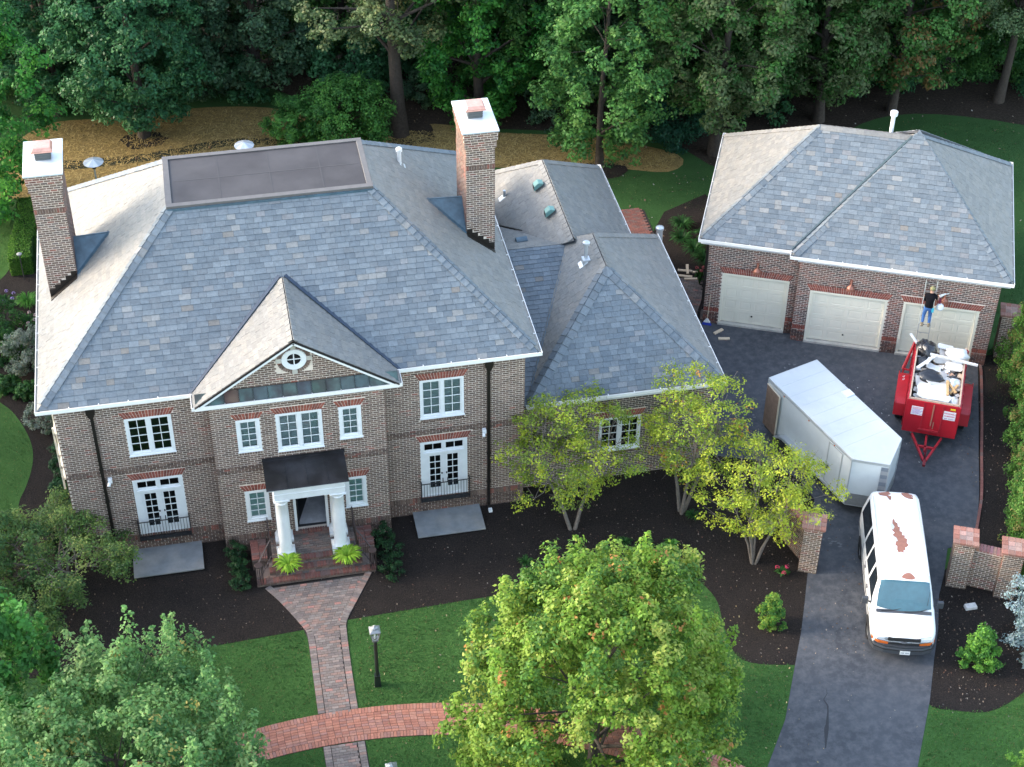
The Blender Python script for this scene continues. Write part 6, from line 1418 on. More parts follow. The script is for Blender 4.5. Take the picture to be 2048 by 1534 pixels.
def heater(x, y, label):
    T = thing('patio_heater', label, 'patio heater', (x, y, 0), 0, 'patio heaters behind the house')
    b = MB(); b.lathe((0, 0, 0), [(0, 0), (.26, 0), (.26, .05), (.2, .6), (.18, .68), (0, .7)], 18); b.tube([(0, 0, .6), (0, 0, 1.9)], .035, 10); b.build('stand', M['galv'], T)
    b = MB(); b.tube([(0, 0, 1.85), (0, 0, 2.12)], [.09, .12], 14); b.build('burner', M['iron'], T)
    b = MB(); n = 12
    for i in range(n):
        a0, a1 = i*2*math.pi/n, (i+1)*2*math.pi/n; b.add([(0, 0, 2.30), (.43*math.cos(a0), .43*math.sin(a0), 2.14), (.43*math.cos(a1), .43*math.sin(a1), 2.14)], [[0, 1, 2]], (1, 1, 1) if i % 2 else (.75, .8, .85))
    b.build('reflector', mat('heater_steel', (.75, .78, .80), .35, metal=.25) if 'heater_steel' not in bpy.data.materials else bpy.data.materials['heater_steel'], T)
heater(1.46, 21.57, 'round steel patio heater beside the left chimney behind the house')
heater(7.74, 21.75, 'round steel patio heater behind the flat roof of the house')
for x, y, l in ((3.21, 22.13, 'thin torch lamp behind the roof, left of the other'), (6.31, 22.44, 'thin torch lamp behind the roof, near the right heater')):
    b = MB(); b.tube([(0, 0, 0), (0, 0, 1.7)], .012, 6); b.lathe((0, 0, 1.7), [(0, 0), (.05, .02), (.06, .1), (.03, .15), (0, .16)], 10); o = b.build('torch_lamp', mat('torch_bronze', (.14, .08, .035), .4, metal=.5) if 'torch_bronze' not in bpy.data.materials else bpy.data.materials['torch_bronze']); o.location = (x, y, 0); tag(o, l, 'garden torch')
b = MB(); b.tube([(0, 0, 0), (0, 0, 1.25)], .02, 6); b.lathe((0, 0, 1.2), [(.02, 0), (.10, .08), (.11, .12), (0, .16)], 10, (6, 6, 6)); o = b.build('garden_lamp', mat('garden_lamp', (.05, .05, .05), .5)); o.location = (-1.62, 16.6, 0); tag(o, 'small path light on a thin stake in the left flower bed', 'garden light')
b = MB(); b.lathe((0, 0, 0), [(0, .6), (.3, .55), (.52, .35), (.6, 0), (0, 0)], 20); o = b.build('covered_dome', mat('dome_cream', (.62, .60, .56), .6)); o.location = (-.35, 12.9, 0); tag(o, 'pale rounded cover peeking out below the left eave', 'cover')

# person on a ladder, built in garage coordinates
def ladder():
    T = thing('ladder', 'aluminium ladder leaning over the third garage door', 'ladder', (*gworld(5.22, 0)[:2], 0), GA)
    AL = mat('aluminium', (.50, .50, .48), .35, metal=.7); b0, b1 = V3(0, -1.05, .02), V3(.02, .24, 3.62); w = .21
    for s in (-1, 1): b = MB(); b.bar(b0+V3(s*w, 0, 0), b1+V3(s*w, 0, 0), .028, .07); b.build('rail', AL, T)
    n = 12
    for i in range(n):
        t = (i+.6)/n; p = b0+(b1-b0)*t; b = MB(); b.tube([p-V3(w, 0, 0), p+V3(w, 0, 0)], .016, 8); b.build('rung', AL, T)
ladder()
def skin_mesh(chains, name, mats, fmat, sub=2):
    """chains: list of [(pos, radius), ...]; the first point of later chains may coincide with an existing one"""
    V, E, Rr, key = [], [], [], {}
    for ch in chains:
        prev = None
        for p, r in ch:
            k = tuple(round(c, 3) for c in p)
            if k not in key: key[k] = len(V); V.append(p); Rr.append(r)
            i = key[k]
            if prev is not None: E.append((prev, i))
            prev = i
    me = bpy.data.meshes.new(name); me.from_pydata(V, E, []); o = bpy.data.objects.new(name, me); COL.objects.link(o)
    m = o.modifiers.new('s', 'SKIN'); sv = me.skin_vertices[0].data
    for i, r in enumerate(Rr): sv[i].radius = (r, r) if np.isscalar(r) else r
    seen = set(); adj = {i: [] for i in range(len(V))}
    for a, c in E: adj[a].append(c); adj[c].append(a)
    for i in range(len(V)):
        if i in seen: continue
        sv[i].use_root = True; st = [i]
        while st:
            q = st.pop()
            if q in seen: continue
            seen.add(q); st += adj[q]
    su = o.modifiers.new('d', 'SUBSURF'); su.levels = sub; su.render_levels = sub
    bpy.context.view_layer.update(); nm = bpy.data.meshes.new_from_object(o.evaluated_get(bpy.context.evaluated_depsgraph_get())); bpy.data.objects.remove(o)
    nm.materials.clear()
    for q in mats: nm.materials.append(q)
    for p in nm.polygons: p.material_index = fmat(p.center); p.use_smooth = True
    at = nm.attributes.new('tint', 'FLOAT_COLOR', 'FACE'); at.data.foreach_set('color', np.ones(4*len(nm.polygons), np.float32))
    return nm
def person():
    SKIN = mat('skin', (.42, .24, .17), .6); SH = mat('black_shirt', (.004, .004, .006), .9, spec=.15); JE = mat('blue_jeans', (.045, .13, .33), .8, noise=.2, nscale=12)
    T = thing('person', 'person in black shirt, blue jeans and khaki cap standing on the ladder', 'person', (*gworld(5.22, 0)[:2], 0), GA)
    F = 2.08; fx = V3(.02, -.52, F)           # feet on the rung
    hip = V3(.02, -.50, F+.90); ch = V3(.04, -.40, F+1.20); nk = V3(.06, -.30, F+1.46); hd = V3(.07, -.27, F+1.62)
    c = [[(tuple(hip), .15), (tuple(hip*.5+ch*.5), .165), (tuple(ch), .20), (tuple(nk-V3(0, .02, .07)), .135), (tuple(nk), .062), (tuple(hd-V3(0, 0, .03)), .085), (tuple(hd+V3(0, 0, .05)), .088)]]
    for s in (-1, 1):
        hp = hip+V3(s*.09, 0, -.06); kn = V3(s*.125+.02, -.44, F+.47); an = V3(s*.135+.02, -.54, F+.10)
        c.append([(tuple(hip), .15), (tuple(hp), .115), (tuple(kn), .08), (tuple(an), .062)])
    sl, sr = nk+V3(-.20, 0, -.11), nk+V3(.20, 0, -.11)
    el, wl_ = V3(-.17, -.36, F+1.10), V3(-.16, -.10, F+1.06); er, wr_ = V3(.32, -.28, F+1.16), V3(.44, -.10, F+1.24)
    c.append([(tuple(nk-V3(0, .02, .07)), .135), (tuple(sl), .08), (tuple(el), .055), (tuple(wl_), .030)])
    c.append([(tuple(nk-V3(0, .02, .07)), .135), (tuple(sr), .08), (tuple(er), .055), (tuple(wr_), .030)])
    for wp_, d in ((wl_, V3(.1, .9, .3)), (wr_, V3(.8, .5, .25))):
        d = d/np.linalg.norm(d); s_ = np.cross(d, V3(0, 0, 1)); s_ /= np.linalg.norm(s_); palm = wp_+d*.055; c[-1 if wp_ is wr_ else -2].append((tuple(palm), .034))
        for k in range(4): a = palm+s_*(k-1.5)*.019+d*.02; ln = [.065, .075, .07, .055][k]; c.append([(tuple(a), .0095), (tuple(a+d*ln*.55-V3(0, 0, .008)), .009), (tuple(a+d*ln*.8-V3(0, 0, .035)), .008)])
        a = palm-s_*.035; c.append([(tuple(a-d*.01), .011), (tuple(a-s_*.02+d*.025), .010), (tuple(a-s_*.022+d*.05), .009)])
    def fm(p):
        if p.z > F+1.50: return 0
        if p.x > .33 or (p.x < -.12 and p.y > -.20 and p.z < F+1.3): return 0
        return 1 if p.z > F+.93 else 2
    nm = skin_mesh(c, 'body', [SKIN, SH, JE], fm); o = bpy.data.objects.new('body', nm); COL.objects.link(o); o.parent = T
    k = MB(); k.lathe(tuple(hd+V3(0, 0, .0)), [(.094, .0), (.108, .03), (.108, .07), (.085, .12), (.04, .145), (0, .15)], 16); k.prism([(-.07, .08), (.07, .08), (.06, .18), (-.06, .18)], .01, .025, (1, 1, 1), 0, tuple(hd)); k.build('cap', mat('khaki_cap', (.20, .19, .09), .9, noise=.2), T, smooth=False)
    k = MB()
    for s in (-1, 1): k.lathe(tuple(hd+V3(s*.085, .0, .0)), [(0, -.03), (.018, -.02), (.02, .01), (0, .03)], 8)
    k.box(tuple(hd+V3(0, .098, -.01)), (.025, .03, .05)); k.bb(hd[0]-.03, hd[0]+.03, hd[1]+.085, hd[1]+.09, hd[2]-.06, hd[2]-.05, (.6, .4, .4)); 
    for s in (-1, 1): k.box(tuple(hd+V3(s*.03, .088, .02)), (.02, .008, .012), None, (.1, .1, .1))
    k.build('face', SKIN, T)
    for s in (-1, 1):
        k = MB(); k.box((s*.135+.02, -.52, F+.045), (.10, .28, .09), None, (1, 1, 1), .85); k.tube([(s*.135+.02, -.58, F+.05), (s*.135+.02, -.57, F+.16)], [.062, .055], 10); k.build('boot', mat('tan_boot', (.22, .18, .12), .8) if s < 0 else bpy.data.materials['tan_boot'], T, bevel=.02)
    k = MB(); k.box((.20, -.58, F+.82), (.10, .04, .22)); k.build('cloth', mat('cyan_rag', (.05, .42, .55), .8), T, bevel=.015)
    P = thing('power_tool', 'white and maroon power tool held against the copper lamp', 'tool', (*gworld(5.22, 0)[:2], 0), GA)
    k = MB(); k.tube([(.42, -.22, F+1.32), (.62, .0, F+1.30)], [.06, .035], 12); k.tube([(.60, -.02, F+1.30), (.78, .12, F+1.26)], .018, 8); k.build('barrel', M['white'], P); T.scale = P.scale = (.9, .9, .9); T.location.z = P.location.z = .208
    k = MB(); k.bb(.40, .48, -.34, -.24, F+1.0, F+1.24); k.build('grip', mat('maroon', (.14, .01, .04), .6), P, bevel=.02); k = MB(); k.lathe((.48, -.34, F+.74), [(0, 0), (.13, .02), (.16, .10), (.14, .2), (.06, .28), (0, .28)], 16); k.build('canister', M['white'], P)
person()

# ------------------------------------------------------------ trees and plants
def leaf_quads(mb, c, n, size, tint, g, aspect=.62, curl=.0):
    """one four-sided leaf per centre, with normal n"""
    N = len(c); n = n/(np.linalg.norm(n, axis=1, keepdims=True)+1e-9)
    r = g.normal(0, 1, (N, 3)); a = r-n*(r*n).sum(1, keepdims=True); a /= np.linalg.norm(a, axis=1, keepdims=True)+1e-9; b = np.cross(n, a)
    s = (size*g.uniform(.65, 1.3, N))[:, None] if np.isscalar(size) else size[:, None]
    A, B = a*s*.5, b*s*.5*aspect
    v = np.stack([c-A, c+B-A*.1, c+A-n*s*curl, c-B-A*.1], 1).reshape(-1, 3)
    mb.add(v, np.arange(4*N).reshape(N, 4), tint)
def envelope(kind, t):
    t = np.clip(t, 0, 1)
    if kind == 'round': return np.sqrt(np.clip(1-(2*t-1)**2, 0, 1))**.85
    if kind == 'egg': return np.sqrt(np.clip(1-(2*t**.72-1)**2, 0, 1))**.9
    if kind == 'column': return np.clip(np.minimum(1, t*6), 0, 1)*(1-t**2.6)**.8
    if kind == 'cone': return np.clip(np.minimum(1, t*7), 0, 1)*(1-t)**.75
    if kind == 'vase': return np.clip(.35+t*.9, 0, 1)*np.sqrt(np.clip(1-np.clip((t-.62)/.38, 0, 1)**2, 0, 1))
    return np.ones_like(t)
def pal(cols, idx, g, jit=.18):
    c = np.array(cols)[idx]; return c*g.uniform(1-jit, 1+jit, (len(idx), 1))*g.uniform(.93, 1.07, (len(idx), 3))
def crown_mb(seed, Rr, z0, z1, kind, nl, nt, nf, leaf, cols, wts, spikes=0, sh=1.5, lobe=.9, tuft=.34, spire=1.0, droop=0.0, fleck=None, inner=.25, thin=.0, flat=.8):
    """lobes of tufts of leaves; returns mesh builder and lobe centres"""
    g = np.random.default_rng(seed); mb = MB(); H = z1-z0; L = []
    ph = g.uniform(0, 6.28, 3)
    for i in range(nl):
        t = ((i+.5)/nl)**.9 if kind in ('column', 'cone') else (i+.5)/nl
        t = np.clip(t+g.uniform(-.05, .05), .02, .98); a = i*2.39996+g.uniform(-.4, .4)
        rr = float(envelope(kind, np.array(t)))*(1+.14*math.sin(2*a+ph[0])+.10*math.sin(3*a+ph[1]+t*4))
        k = g.uniform(inner, .6) if g.random() < .22 else g.uniform(.68, .95)
        L.append((math.cos(a)*Rr*rr*k, math.sin(a)*Rr*rr*k, z0+H*t))
    C, Nn, S, T = [], [], [], []
    for l in L:
        l = np.array(l); out = V3(l[0], l[1], (l[2]-(z0+H*.45))*.9); out /= np.linalg.norm(out)+1e-6
        d = g.normal(0, 1, (nt, 3)); d /= np.linalg.norm(d, axis=1, keepdims=True); d = d+out*.55+V3(0, 0, .25); d /= np.linalg.norm(d, axis=1, keepdims=True)
        ls = lobe*g.uniform(.7, 1.25)
        tc = l+d*ls*g.uniform(.35, 1.0, (nt, 1))*V3(1, 1, flat*spire)
        lobe_ci = g.choice(len(cols), p=wts)
        for j in range(nt):
            if thin and g.random() < thin: continue
            m = int(nf*g.uniform(.6, 1.3)); q = g.normal(0, 1, (m, 3)); q /= np.linalg.norm(q, axis=1, keepdims=True)
            rad = tuft*g.uniform(.7, 1.2); p = tc[j]+q*rad*g.uniform(.45, 1.0, (m, 1))*V3(1, 1, .75*spire)
            p[:, 2] -= droop*g.uniform(0, 1, m)*((p[:, 0]-tc[j][0])**2+(p[:, 1]-tc[j][1])**2)**.5
            nn = q*.55+d[j]*.35+V3(0, 0, .55)+g.normal(0, .35, (m, 3))
            ci = lobe_ci if g.random() < .6 else g.choice(len(cols), p=wts)
            idx = np.where(g.random(m) < .75, ci, g.choice(len(cols), m, p=wts)); t = pal(cols, idx, g)
            if fleck is not None and g.random() < fleck[1]: k = g.random(m) < .45; t[k] = np.array(fleck[0])*g.uniform(.7, 1.2, (k.sum(), 1))
            C.append(p); Nn.append(nn); T.append(t)
    for i in range(spikes):       # upright leafy shoots standing out of the crown
        t = g.uniform(.35, .92); a = i*2.39996+g.uniform(-.3, .3); rr = float(envelope(kind, np.array(t)))*Rr*.88
        b0 = V3(math.cos(a)*rr, math.sin(a)*rr, z0+H*t-.3); ax = V3(math.cos(a)*.35*(1-t+.2), math.sin(a)*.35*(1-t+.2), 1); ax /= np.linalg.norm(ax); hh = sh*g.uniform(.6, 1.25); ci = g.choice(len(cols), p=wts)
        L.append(tuple(b0+ax*hh*.7))
        for k in range(9):
            u = k/8; m = int(nf*(1.5-u)); q = g.normal(0, 1, (m, 3)); q /= np.linalg.norm(q, axis=1, keepdims=True); rad = .40*(1-u)**.7+.10
            C.append(b0+ax*hh*u+V3(g.normal(0, .06), g.normal(0, .06), 0)+q*rad*g.uniform(.4, 1, (m, 1))); Nn.append(q*.6+V3(0, 0, .6)+g.normal(0, .35, (m, 3))); T.append(pal(cols, np.where(g.random(m) < .75, ci, g.choice(len(cols), m, p=wts)), g)*(1+.12*u))
    C, Nn, T = np.concatenate(C), np.concatenate(Nn), np.concatenate(T)
    leaf_quads(mb, C, Nn, leaf, T, g)
    return mb, L
def limbs_mb(seed, L, z0, H, r0, trunk_top, lean=(0, 0), nb=16, fork=None, zbase=-.1):
    g = random.Random(seed); mb = MB(); tp = []
    n = 7
    for i in range(n+1):
        t = i/n; tp.append(V3(lean[0]*t+.10*math.sin(t*5+seed), lean[1]*t+.08*math.cos(t*4+seed)-.08, zbase+(trunk_top-zbase)*t))
    rad = [r0*1.35]+[r0*(1-.75*(i/n)) for i in range(1, n+1)]
    mb.tube(tp, rad, 9)
    Ls = list(L); g.shuffle(Ls)
    for l in Ls[:nb]:
        l = np.array(l); zt = min(max(l[2]-g.uniform(.8, 2.2), z0*.75+.2), trunk_top*.95); t = (zt-zbase)/(trunk_top-zbase); k = min(int(t*n), n-1); s = tp[k]+(tp[k+1]-tp[k])*(t*n-k)
        r = r0*(1-.75*t)*.5; mid = s*.5+l*.5+V3(g.uniform(-.15, .15), g.uniform(-.15, .15), g.uniform(.0, .25)); mb.tube([s, s*.7+mid*.3+V3(0, 0, .05), mid, l], [r, r*.8, r*.5, r*.18], 6, cap=False)
    return mb
def make_tree(name, label, pos, crown, trunk, leafm, barkm='bark', group=None, rzv=0, cat='tree'):
    T = thing(name, label, cat, (*pos, 0), rzv, group)
    mb, L = crown_mb(**crown)
    H = crown['z1']-crown['z0']
    limbs_mb(crown['seed'], L, crown['z0'], H, **trunk).build('trunk', M[barkm], T, smooth=True)
    mb.build('crown', leafm, T)
    return T
LEAF = leaf_mat('leaf', (1, 1, 1), .32); LEAF_D = leaf_mat('leaf_dark', (1, 1, 1), .22, .45)
# two large maples at the front
make_tree('maple_tree', 'large yellow green maple with orange flecks at the bottom centre', (15.0, -11.75), dict(seed=4, Rr=4.0, z0=.5, z1=7.6, kind='egg', nl=165, nt=19, nf=38, leaf=.12, spikes=46, sh=1.45, cols=[(.115, .210, .027), (.180, .27, .042), (.062, .140, .026), (.23, .29, .06)], wts=[.38, .27, .22, .13], lobe=.86, tuft=.24, spire=1.2, fleck=((.38, .19, .06), .045)), dict(r0=.17, trunk_top=5.6, nb=18), LEAF)
make_tree('maple_tree', 'large pale green maple at the bottom left corner', (1.75, -12.0), dict(seed=9, Rr=4.0, z0=.5, z1=5.7, kind='round', nl=150, nt=14, nf=36, leaf=.12, spikes=64, sh=2.1, cols=[(.098, .205, .062), (.145, .26, .085), (.058, .145, .044), (.20, .29, .105)], wts=[.38, .27, .22, .13], lobe=.66, tuft=.24, spire=1.7, fleck=((.32, .28, .08), .04)), dict(r0=.15, trunk_top=4.6, nb=18), LEAF)
make_tree('maple_tree', 'narrow bright green tree on the left edge above the pale maple', (-1.9, -8.1), dict(seed=13, Rr=2.3, z0=.6, z1=6.6, kind='egg', nl=40, nt=14, nf=28, leaf=.16, cols=[(.055, .18, .035), (.08, .23, .04), (.035, .12, .025)], wts=[.4, .3, .3], lobe=.6, tuft=.24, spire=1.4, spikes=24, sh=1.4), dict(r0=.14, trunk_top=5.4), LEAF)
# small sparse trees in front of the wing
def multi_stem(pos, label, seed, Rr, z0, z1, cols, wts, stems, nl=46, leafn=9, fleck=None, cut=0):
    T = thing('ornamental_tree', label, 'tree', (*pos, 0), 0, None); g = np.random.default_rng(seed); rg_ = random.Random(seed)
    tr = MB(); C, Nn, TT = [], [], []; tips = []
    def grow(p, d, r, ln, depth):
        pts = [p]; dd = d.copy()
        for k in range(3):
            dd = dd+g.normal(0, .16, 3); dd /= np.linalg.norm(dd); pts.append(pts[-1]+dd*ln/3)
        tr.tube(pts, [r, r*.85, r*.7, r*.55], 5 if depth else 7, cap=False)
        e = pts[-1]
        if depth >= 3: tips.append((e, dd)); tips.append((pts[2], dd)); return
        if depth >= 2: tips.append((pts[2], dd))
        for k in range(rg_.choice([3, 3, 4]) if depth < 2 else 3):
            nd = dd+g.normal(0, .62, 3); c_ = e-V3(0, 0, 0); outw = V3(c_[0], c_[1], 0); 
            nd += outw/(np.linalg.norm(outw)+.3)*.35; nd[2] = max(nd[2], -.05+.15*(depth < 2))*.85; nd /= np.linalg.norm(nd); grow(pts[rg_.choice([2, 3, 3])], nd, r*.58, ln*g.uniform(.68, .86), depth+1)
    for k in range(stems):
        a = k*2*math.pi/stems+g.uniform(-.5, .5); grow(V3(math.cos(a)*.08, math.sin(a)*.08, -.05), V3(math.cos(a)*.42, math.sin(a)*.42, 1)/1.09, .055, z1*.36, 0)
    for e, dd in tips:
        r2 = (e[0]**2+e[1]**2)**.5
        if e[2] < max(z0, cut) or r2 > Rr*1.25 or e[2] > z1+.5: continue
        m = int(leafn*g.uniform(.7, 2.2)); q = g.normal(0, 1, (m, 3)); q /= np.linalg.norm(q, axis=1, keepdims=True)
        C.append(e+q*.34*g.uniform(.2, 1, (m, 1))*V3(1, 1, .55)); Nn.append(q*.4+V3(0, 0, .9)+g.normal(0, .3, (m, 3))); ci = g.choice(len(cols), p=wts)
        t = pal(cols, np.where(g.random(m) < .7, ci, g.choice(len(cols), m, p=wts)), g)
        if fleck is not None and g.random() < fleck[1]: t[:] = np.array(fleck[0])*g.uniform(.8, 1.2, (m, 1))
        TT.append(t)
    tr.build('trunk', M['bark_light'], T, smooth=True)
    mb = MB(); leaf_quads(mb, np.concatenate(C), np.concatenate(Nn), .088, np.concatenate(TT), g, .6); mb.build('crown', LEAF, T)
YG = [(.27, .34, .035), (.19, .27, .035), (.13, .19, .04), (.36, .41, .045)]
def airy_tree(pos, label, seed, Rr, z0, z1, off, stems, wts, fleck=None, nl=40):
    """several thin stems, twigs, and a light rounded crown of loose tufts"""
    T = thing('ornamental_tree', label, 'tree', (*pos, 0)); g = random.Random(seed)
    mb, L = crown_mb(seed=seed, Rr=Rr, z0=z0, z1=z1, kind='round', nl=nl, nt=14, nf=20, leaf=.088, cols=YG, wts=wts, lobe=.56, tuft=.25, spire=.8, inner=.1, thin=.24, fleck=fleck, flat=.6)
    for v in mb.v: v += V3(off[0], off[1], 0)
    tr = MB(); fork = []
    for k in range(stems):
        a = k*2*math.pi/stems+g.uniform(-.4, .4); p0 = V3(math.cos(a)*.07, math.sin(a)*.07, -.05); z = z0*.55; p1 = V3(math.cos(a)*(.22+.1*z)+off[0]*.25, math.sin(a)*(.22+.1*z)+off[1]*.25, z); p2 = p1+V3(math.cos(a)*.45+off[0]*.4, math.sin(a)*.45+off[1]*.4, (z1-z0)*.38); p3 = p2+V3(math.cos(a+.5)*.4, math.sin(a+.5)*.4, (z1-z0)*.32)
        r = .060 if stems < 4 else .042; tr.tube([p0, p1, p2, p3], [r*1.25, r, r*.6, r*.2], 7, cap=False); fork += [(p1, r*.5), (p1*.5+p2*.5, r*.45), (p2, r*.4), (p2*.5+p3*.5, r*.3)]
    for l in L:
        l = np.array(l)+V3(off[0], off[1], 0); p, r = min(fork, key=lambda q: np.linalg.norm(q[0]-l)+.8*max(0, q[0][2]-l[2]+.2)); m_ = p*.5+l*.5+V3(g.uniform(-.15, .15), g.uniform(-.15, .15), g.uniform(-.02, .15))
        tr.tube([p, m_, l], [r*.8, r*.5, .007], 5, cap=False)
        for _ in range(4): e = l+V3(g.uniform(-.5, .5), g.uniform(-.5, .5), g.uniform(-.15, .35)); tr.tube([m_*.3+l*.7, e], [.009, .004], 4, cap=False)
    tr.build('trunk', M['bark_light'], T, smooth=True); mb.build('crown', LEAF, T)
airy_tree((16.75, -1.45), 'sparse yellow green tree with forked trunk against the main house corner', 3, 2.25, 1.7, 4.8, (-.1, .55), 2, [.25, .4, .25, .1], None, 60)
airy_tree((20.6, -1.35), 'sparse yellow green tree with orange tips right of the wing window', 5, 1.75, 1.7, 5.4, (.35, .45), 3, [.35, .3, .15, .2], ((.42, .22, .05), .05), 48)
airy_tree((22.3, -4.15), 'bright yellow leaved small tree with many thin stems beside the drive', 8, 2.1, 1.3, 3.9, (.30, .75), 6, [.35, .15, .1, .4], None, 56)
multi_stem((-.1, -.9), 'large olive shrub with bare grey twigs at the left front corner of the house', 21, 2.7, .5, 3.2, [(.085, .16, .045), (.13, .21, .055), (.06, .11, .04), (.20, .25, .07)], [.4, .3, .2, .1], 7, leafn=34)
make_tree('dense_shrub', 'dense green shrub at the left edge next to the olive shrub', (-2.1, -.9), dict(seed=33, Rr=1.7, z0=.2, z1=3.0, kind='round', nl=32, nt=11, nf=26, leaf=.10, cols=[(.05, .11, .035), (.08, .15, .045), (.035, .08, .03)], wts=[.4, .3, .3], lobe=.5, tuft=.24), dict(r0=.08, trunk_top=2.0), LEAF, cat='shrub')
# wood and trees behind: five kinds of crown
DG = [(.034, .115, .046), (.046, .145, .056), (.024, .085, .036), (.066, .18, .065)]
MG = [(.046, .135, .032), (.068, .175, .040), (.030, .098, .028), (.105, .21, .052)]
BG_ = [(.035, .16, .028), (.055, .21, .034), (.022, .105, .024), (.085, .26, .040)]
OL = [(.075, .12, .045), (.105, .145, .06), (.05, .085, .035), (.15, .16, .06)]
GG = [(.045, .10, .050), (.066, .13, .064), (.03, .072, .038), (.09, .155, .075)]
WI = [(.09, .15, .07), (.13, .19, .085), (.06, .11, .05), (.17, .22, .10)]
W4 = [.35, .27, .26, .12]
def ct(seed, R_, z0, z1, cols, **k): d = dict(seed=seed, Rr=R_, z0=z0, z1=z1, kind='egg', nl=112, nt=15, nf=28, leaf=.17, cols=cols, wts=W4, lobe=.88, tuft=.32, spire=.95, droop=.35); d.update(k); return d
A_ = make_tree('broadleaf_tree', 'dark green tree standing in the straw strip behind the left chimney', (3.45, 26.9), ct(101, 3.1, 1.5, 10.5, DG), dict(r0=.24, trunk_top=9), LEAF_D)
Bt = make_tree('oak_tree', 'tall olive tree with bare forked trunk between the two shrubs and right chimney', (14.7, 25.0), ct(102, 3.5, 5.0, 13, OL, nl=60), dict(r0=.36, trunk_top=11, nb=34), LEAF_D)
Ct = make_tree('broadleaf_tree', 'bright green tree directly behind the right chimney', (18.6, 25.9), ct(103, 3.0, .6, 12, BG_, nl=84), dict(r0=.26, trunk_top=10), LEAF)
Dt = make_tree('broadleaf_tree', 'mid green tree with slim bare trunk behind the rear roof ridge', (23.1, 20.8), ct(104, 3.1, 1.4, 10.5, MG, nl=84), dict(r0=.17, trunk_top=9), LEAF)
Et = make_tree('broadleaf_tree', 'olive green tree at the rear left corner of the garage', (28.4, 20.8), ct(105, 3.2, 2.4, 12, OL[:2]+MG[:2], droop=.6), dict(r0=.25, trunk_top=10), LEAF)
Gt = make_tree('broadleaf_tree', 'green tree with orange tinged leaves behind the garage vent pipe', (37.4, 22.7), ct(107, 3.0, 1.9, 12, [MG[0], MG[1], OL[0], (.16, .11, .04)], droop=.6), dict(r0=.2, trunk_top=10), LEAF)
Ht = make_tree('willow_tree', 'pale fine leaved tree with leaning trunk at the upper right corner', (42.6, 22.7), ct(108, 3.4, 4.4, 12, WI, leaf=.13, nf=38, droop=1.0, tuft=.42), dict(r0=.22, trunk_top=10, lean=(.5, 0)), LEAF)
Lt = make_tree('broadleaf_tree', 'bright green tree filling the upper left edge of the picture', (-3.3, 21.9), ct(109, 3.5, .8, 11, BG_, nl=88), dict(r0=.26, trunk_top=9), LEAF)
Gr = make_tree('broadleaf_tree', 'grey green tree left of the forked oak behind the straw strip', (9.0, 30.6), ct(110, 3.5, 1.0, 11, GG, leaf=.17, nf=30), dict(r0=.26, trunk_top=9), LEAF_D)
def again(src, pos, rzv, sc, label, group=None):
    c = copy_tree(src); c.location = (*pos, 0); c.rotation_euler = (0, 0, rzv); c.scale = (sc, sc, sc); c['label'] = label
    if group: c['group'] = group
    return c
again(Et, (33.7, 22.6), 2.1, .98, 'green tree with thin trunk behind the middle of the garage roof')
again(Dt, (31.0, 24.8), 1.0, 1.1, 'mid green tree filling the gap between the two trunks behind the garage')
again(Ct, (47.0, 23.4), 2.5, 1.05, 'yellowish green tree cut by the upper right corner'); 
again(A_, (-.3, 29.5), 1.7, .9, 'dark green tree left of the one in the straw strip')
again(Gr, (26.0, 25.9), 3.0, .95, 'grey green tree behind the slim trunked tree')
FG = 'trees deep in the wood behind'
g = random.Random(15); srcs = [(A_, 'dark green tree crown deep in the wood behind'), (Gr, 'grey green tree crown deep in the wood behind'), (Et, 'olive tree crown deep in the wood behind'), (Dt, 'mid green tree crown deep in the wood behind'), (Gt, 'orange tinged tree crown deep in the wood behind')]
for x, y, k, s in ((4.5, 33.5, 1, 1.0), (-1, 34.5, 0, 1.0), (8.5, 36.5, 0, 1.1), (13.2, 32.4, 3, 1.05), (17.8, 31.2, 0, 1.0), (21.6, 27.8, 3, 1.05), (22.8, 32.3, 1, 1.0), (26.8, 30.3, 2, 1.0), (31.4, 29.9, 3, 1.0), (35.6, 27.6, 2, 1.05), (40, 28.2, 0, 1.0), (44.6, 27.6, 3, 1.0), (36.6, 33, 1, 1.0), (29.5, 35, 0, 1.0), (49, 27, 2, 1.0), (13, 38, 2, 1.1), (3, 39, 3, 1.0), (19, 36.5, 2, 1.0), (-6, 31, 3, 1.0), (42, 34, 4, 1.0), (25, 37, 0, 1)):
    again(srcs[k][0], (x, y), g.uniform(0, 6.28), s, srcs[k][1], FG)
for x, y, k, s in ((-13, 16, 0, 1.0), (-12.5, 8, 1, 1.05), (-13.5, 0, 0, .95), (-12, -9, 3, 1.0), (-16, -15, 1, 1.1)):
    again(srcs[k][0], (x, y), g.uniform(0, 6.28), s, 'tree standing left of the house beyond the picture edge', 'trees left of the house')  # out of view, kept for the shade they cast on the ground
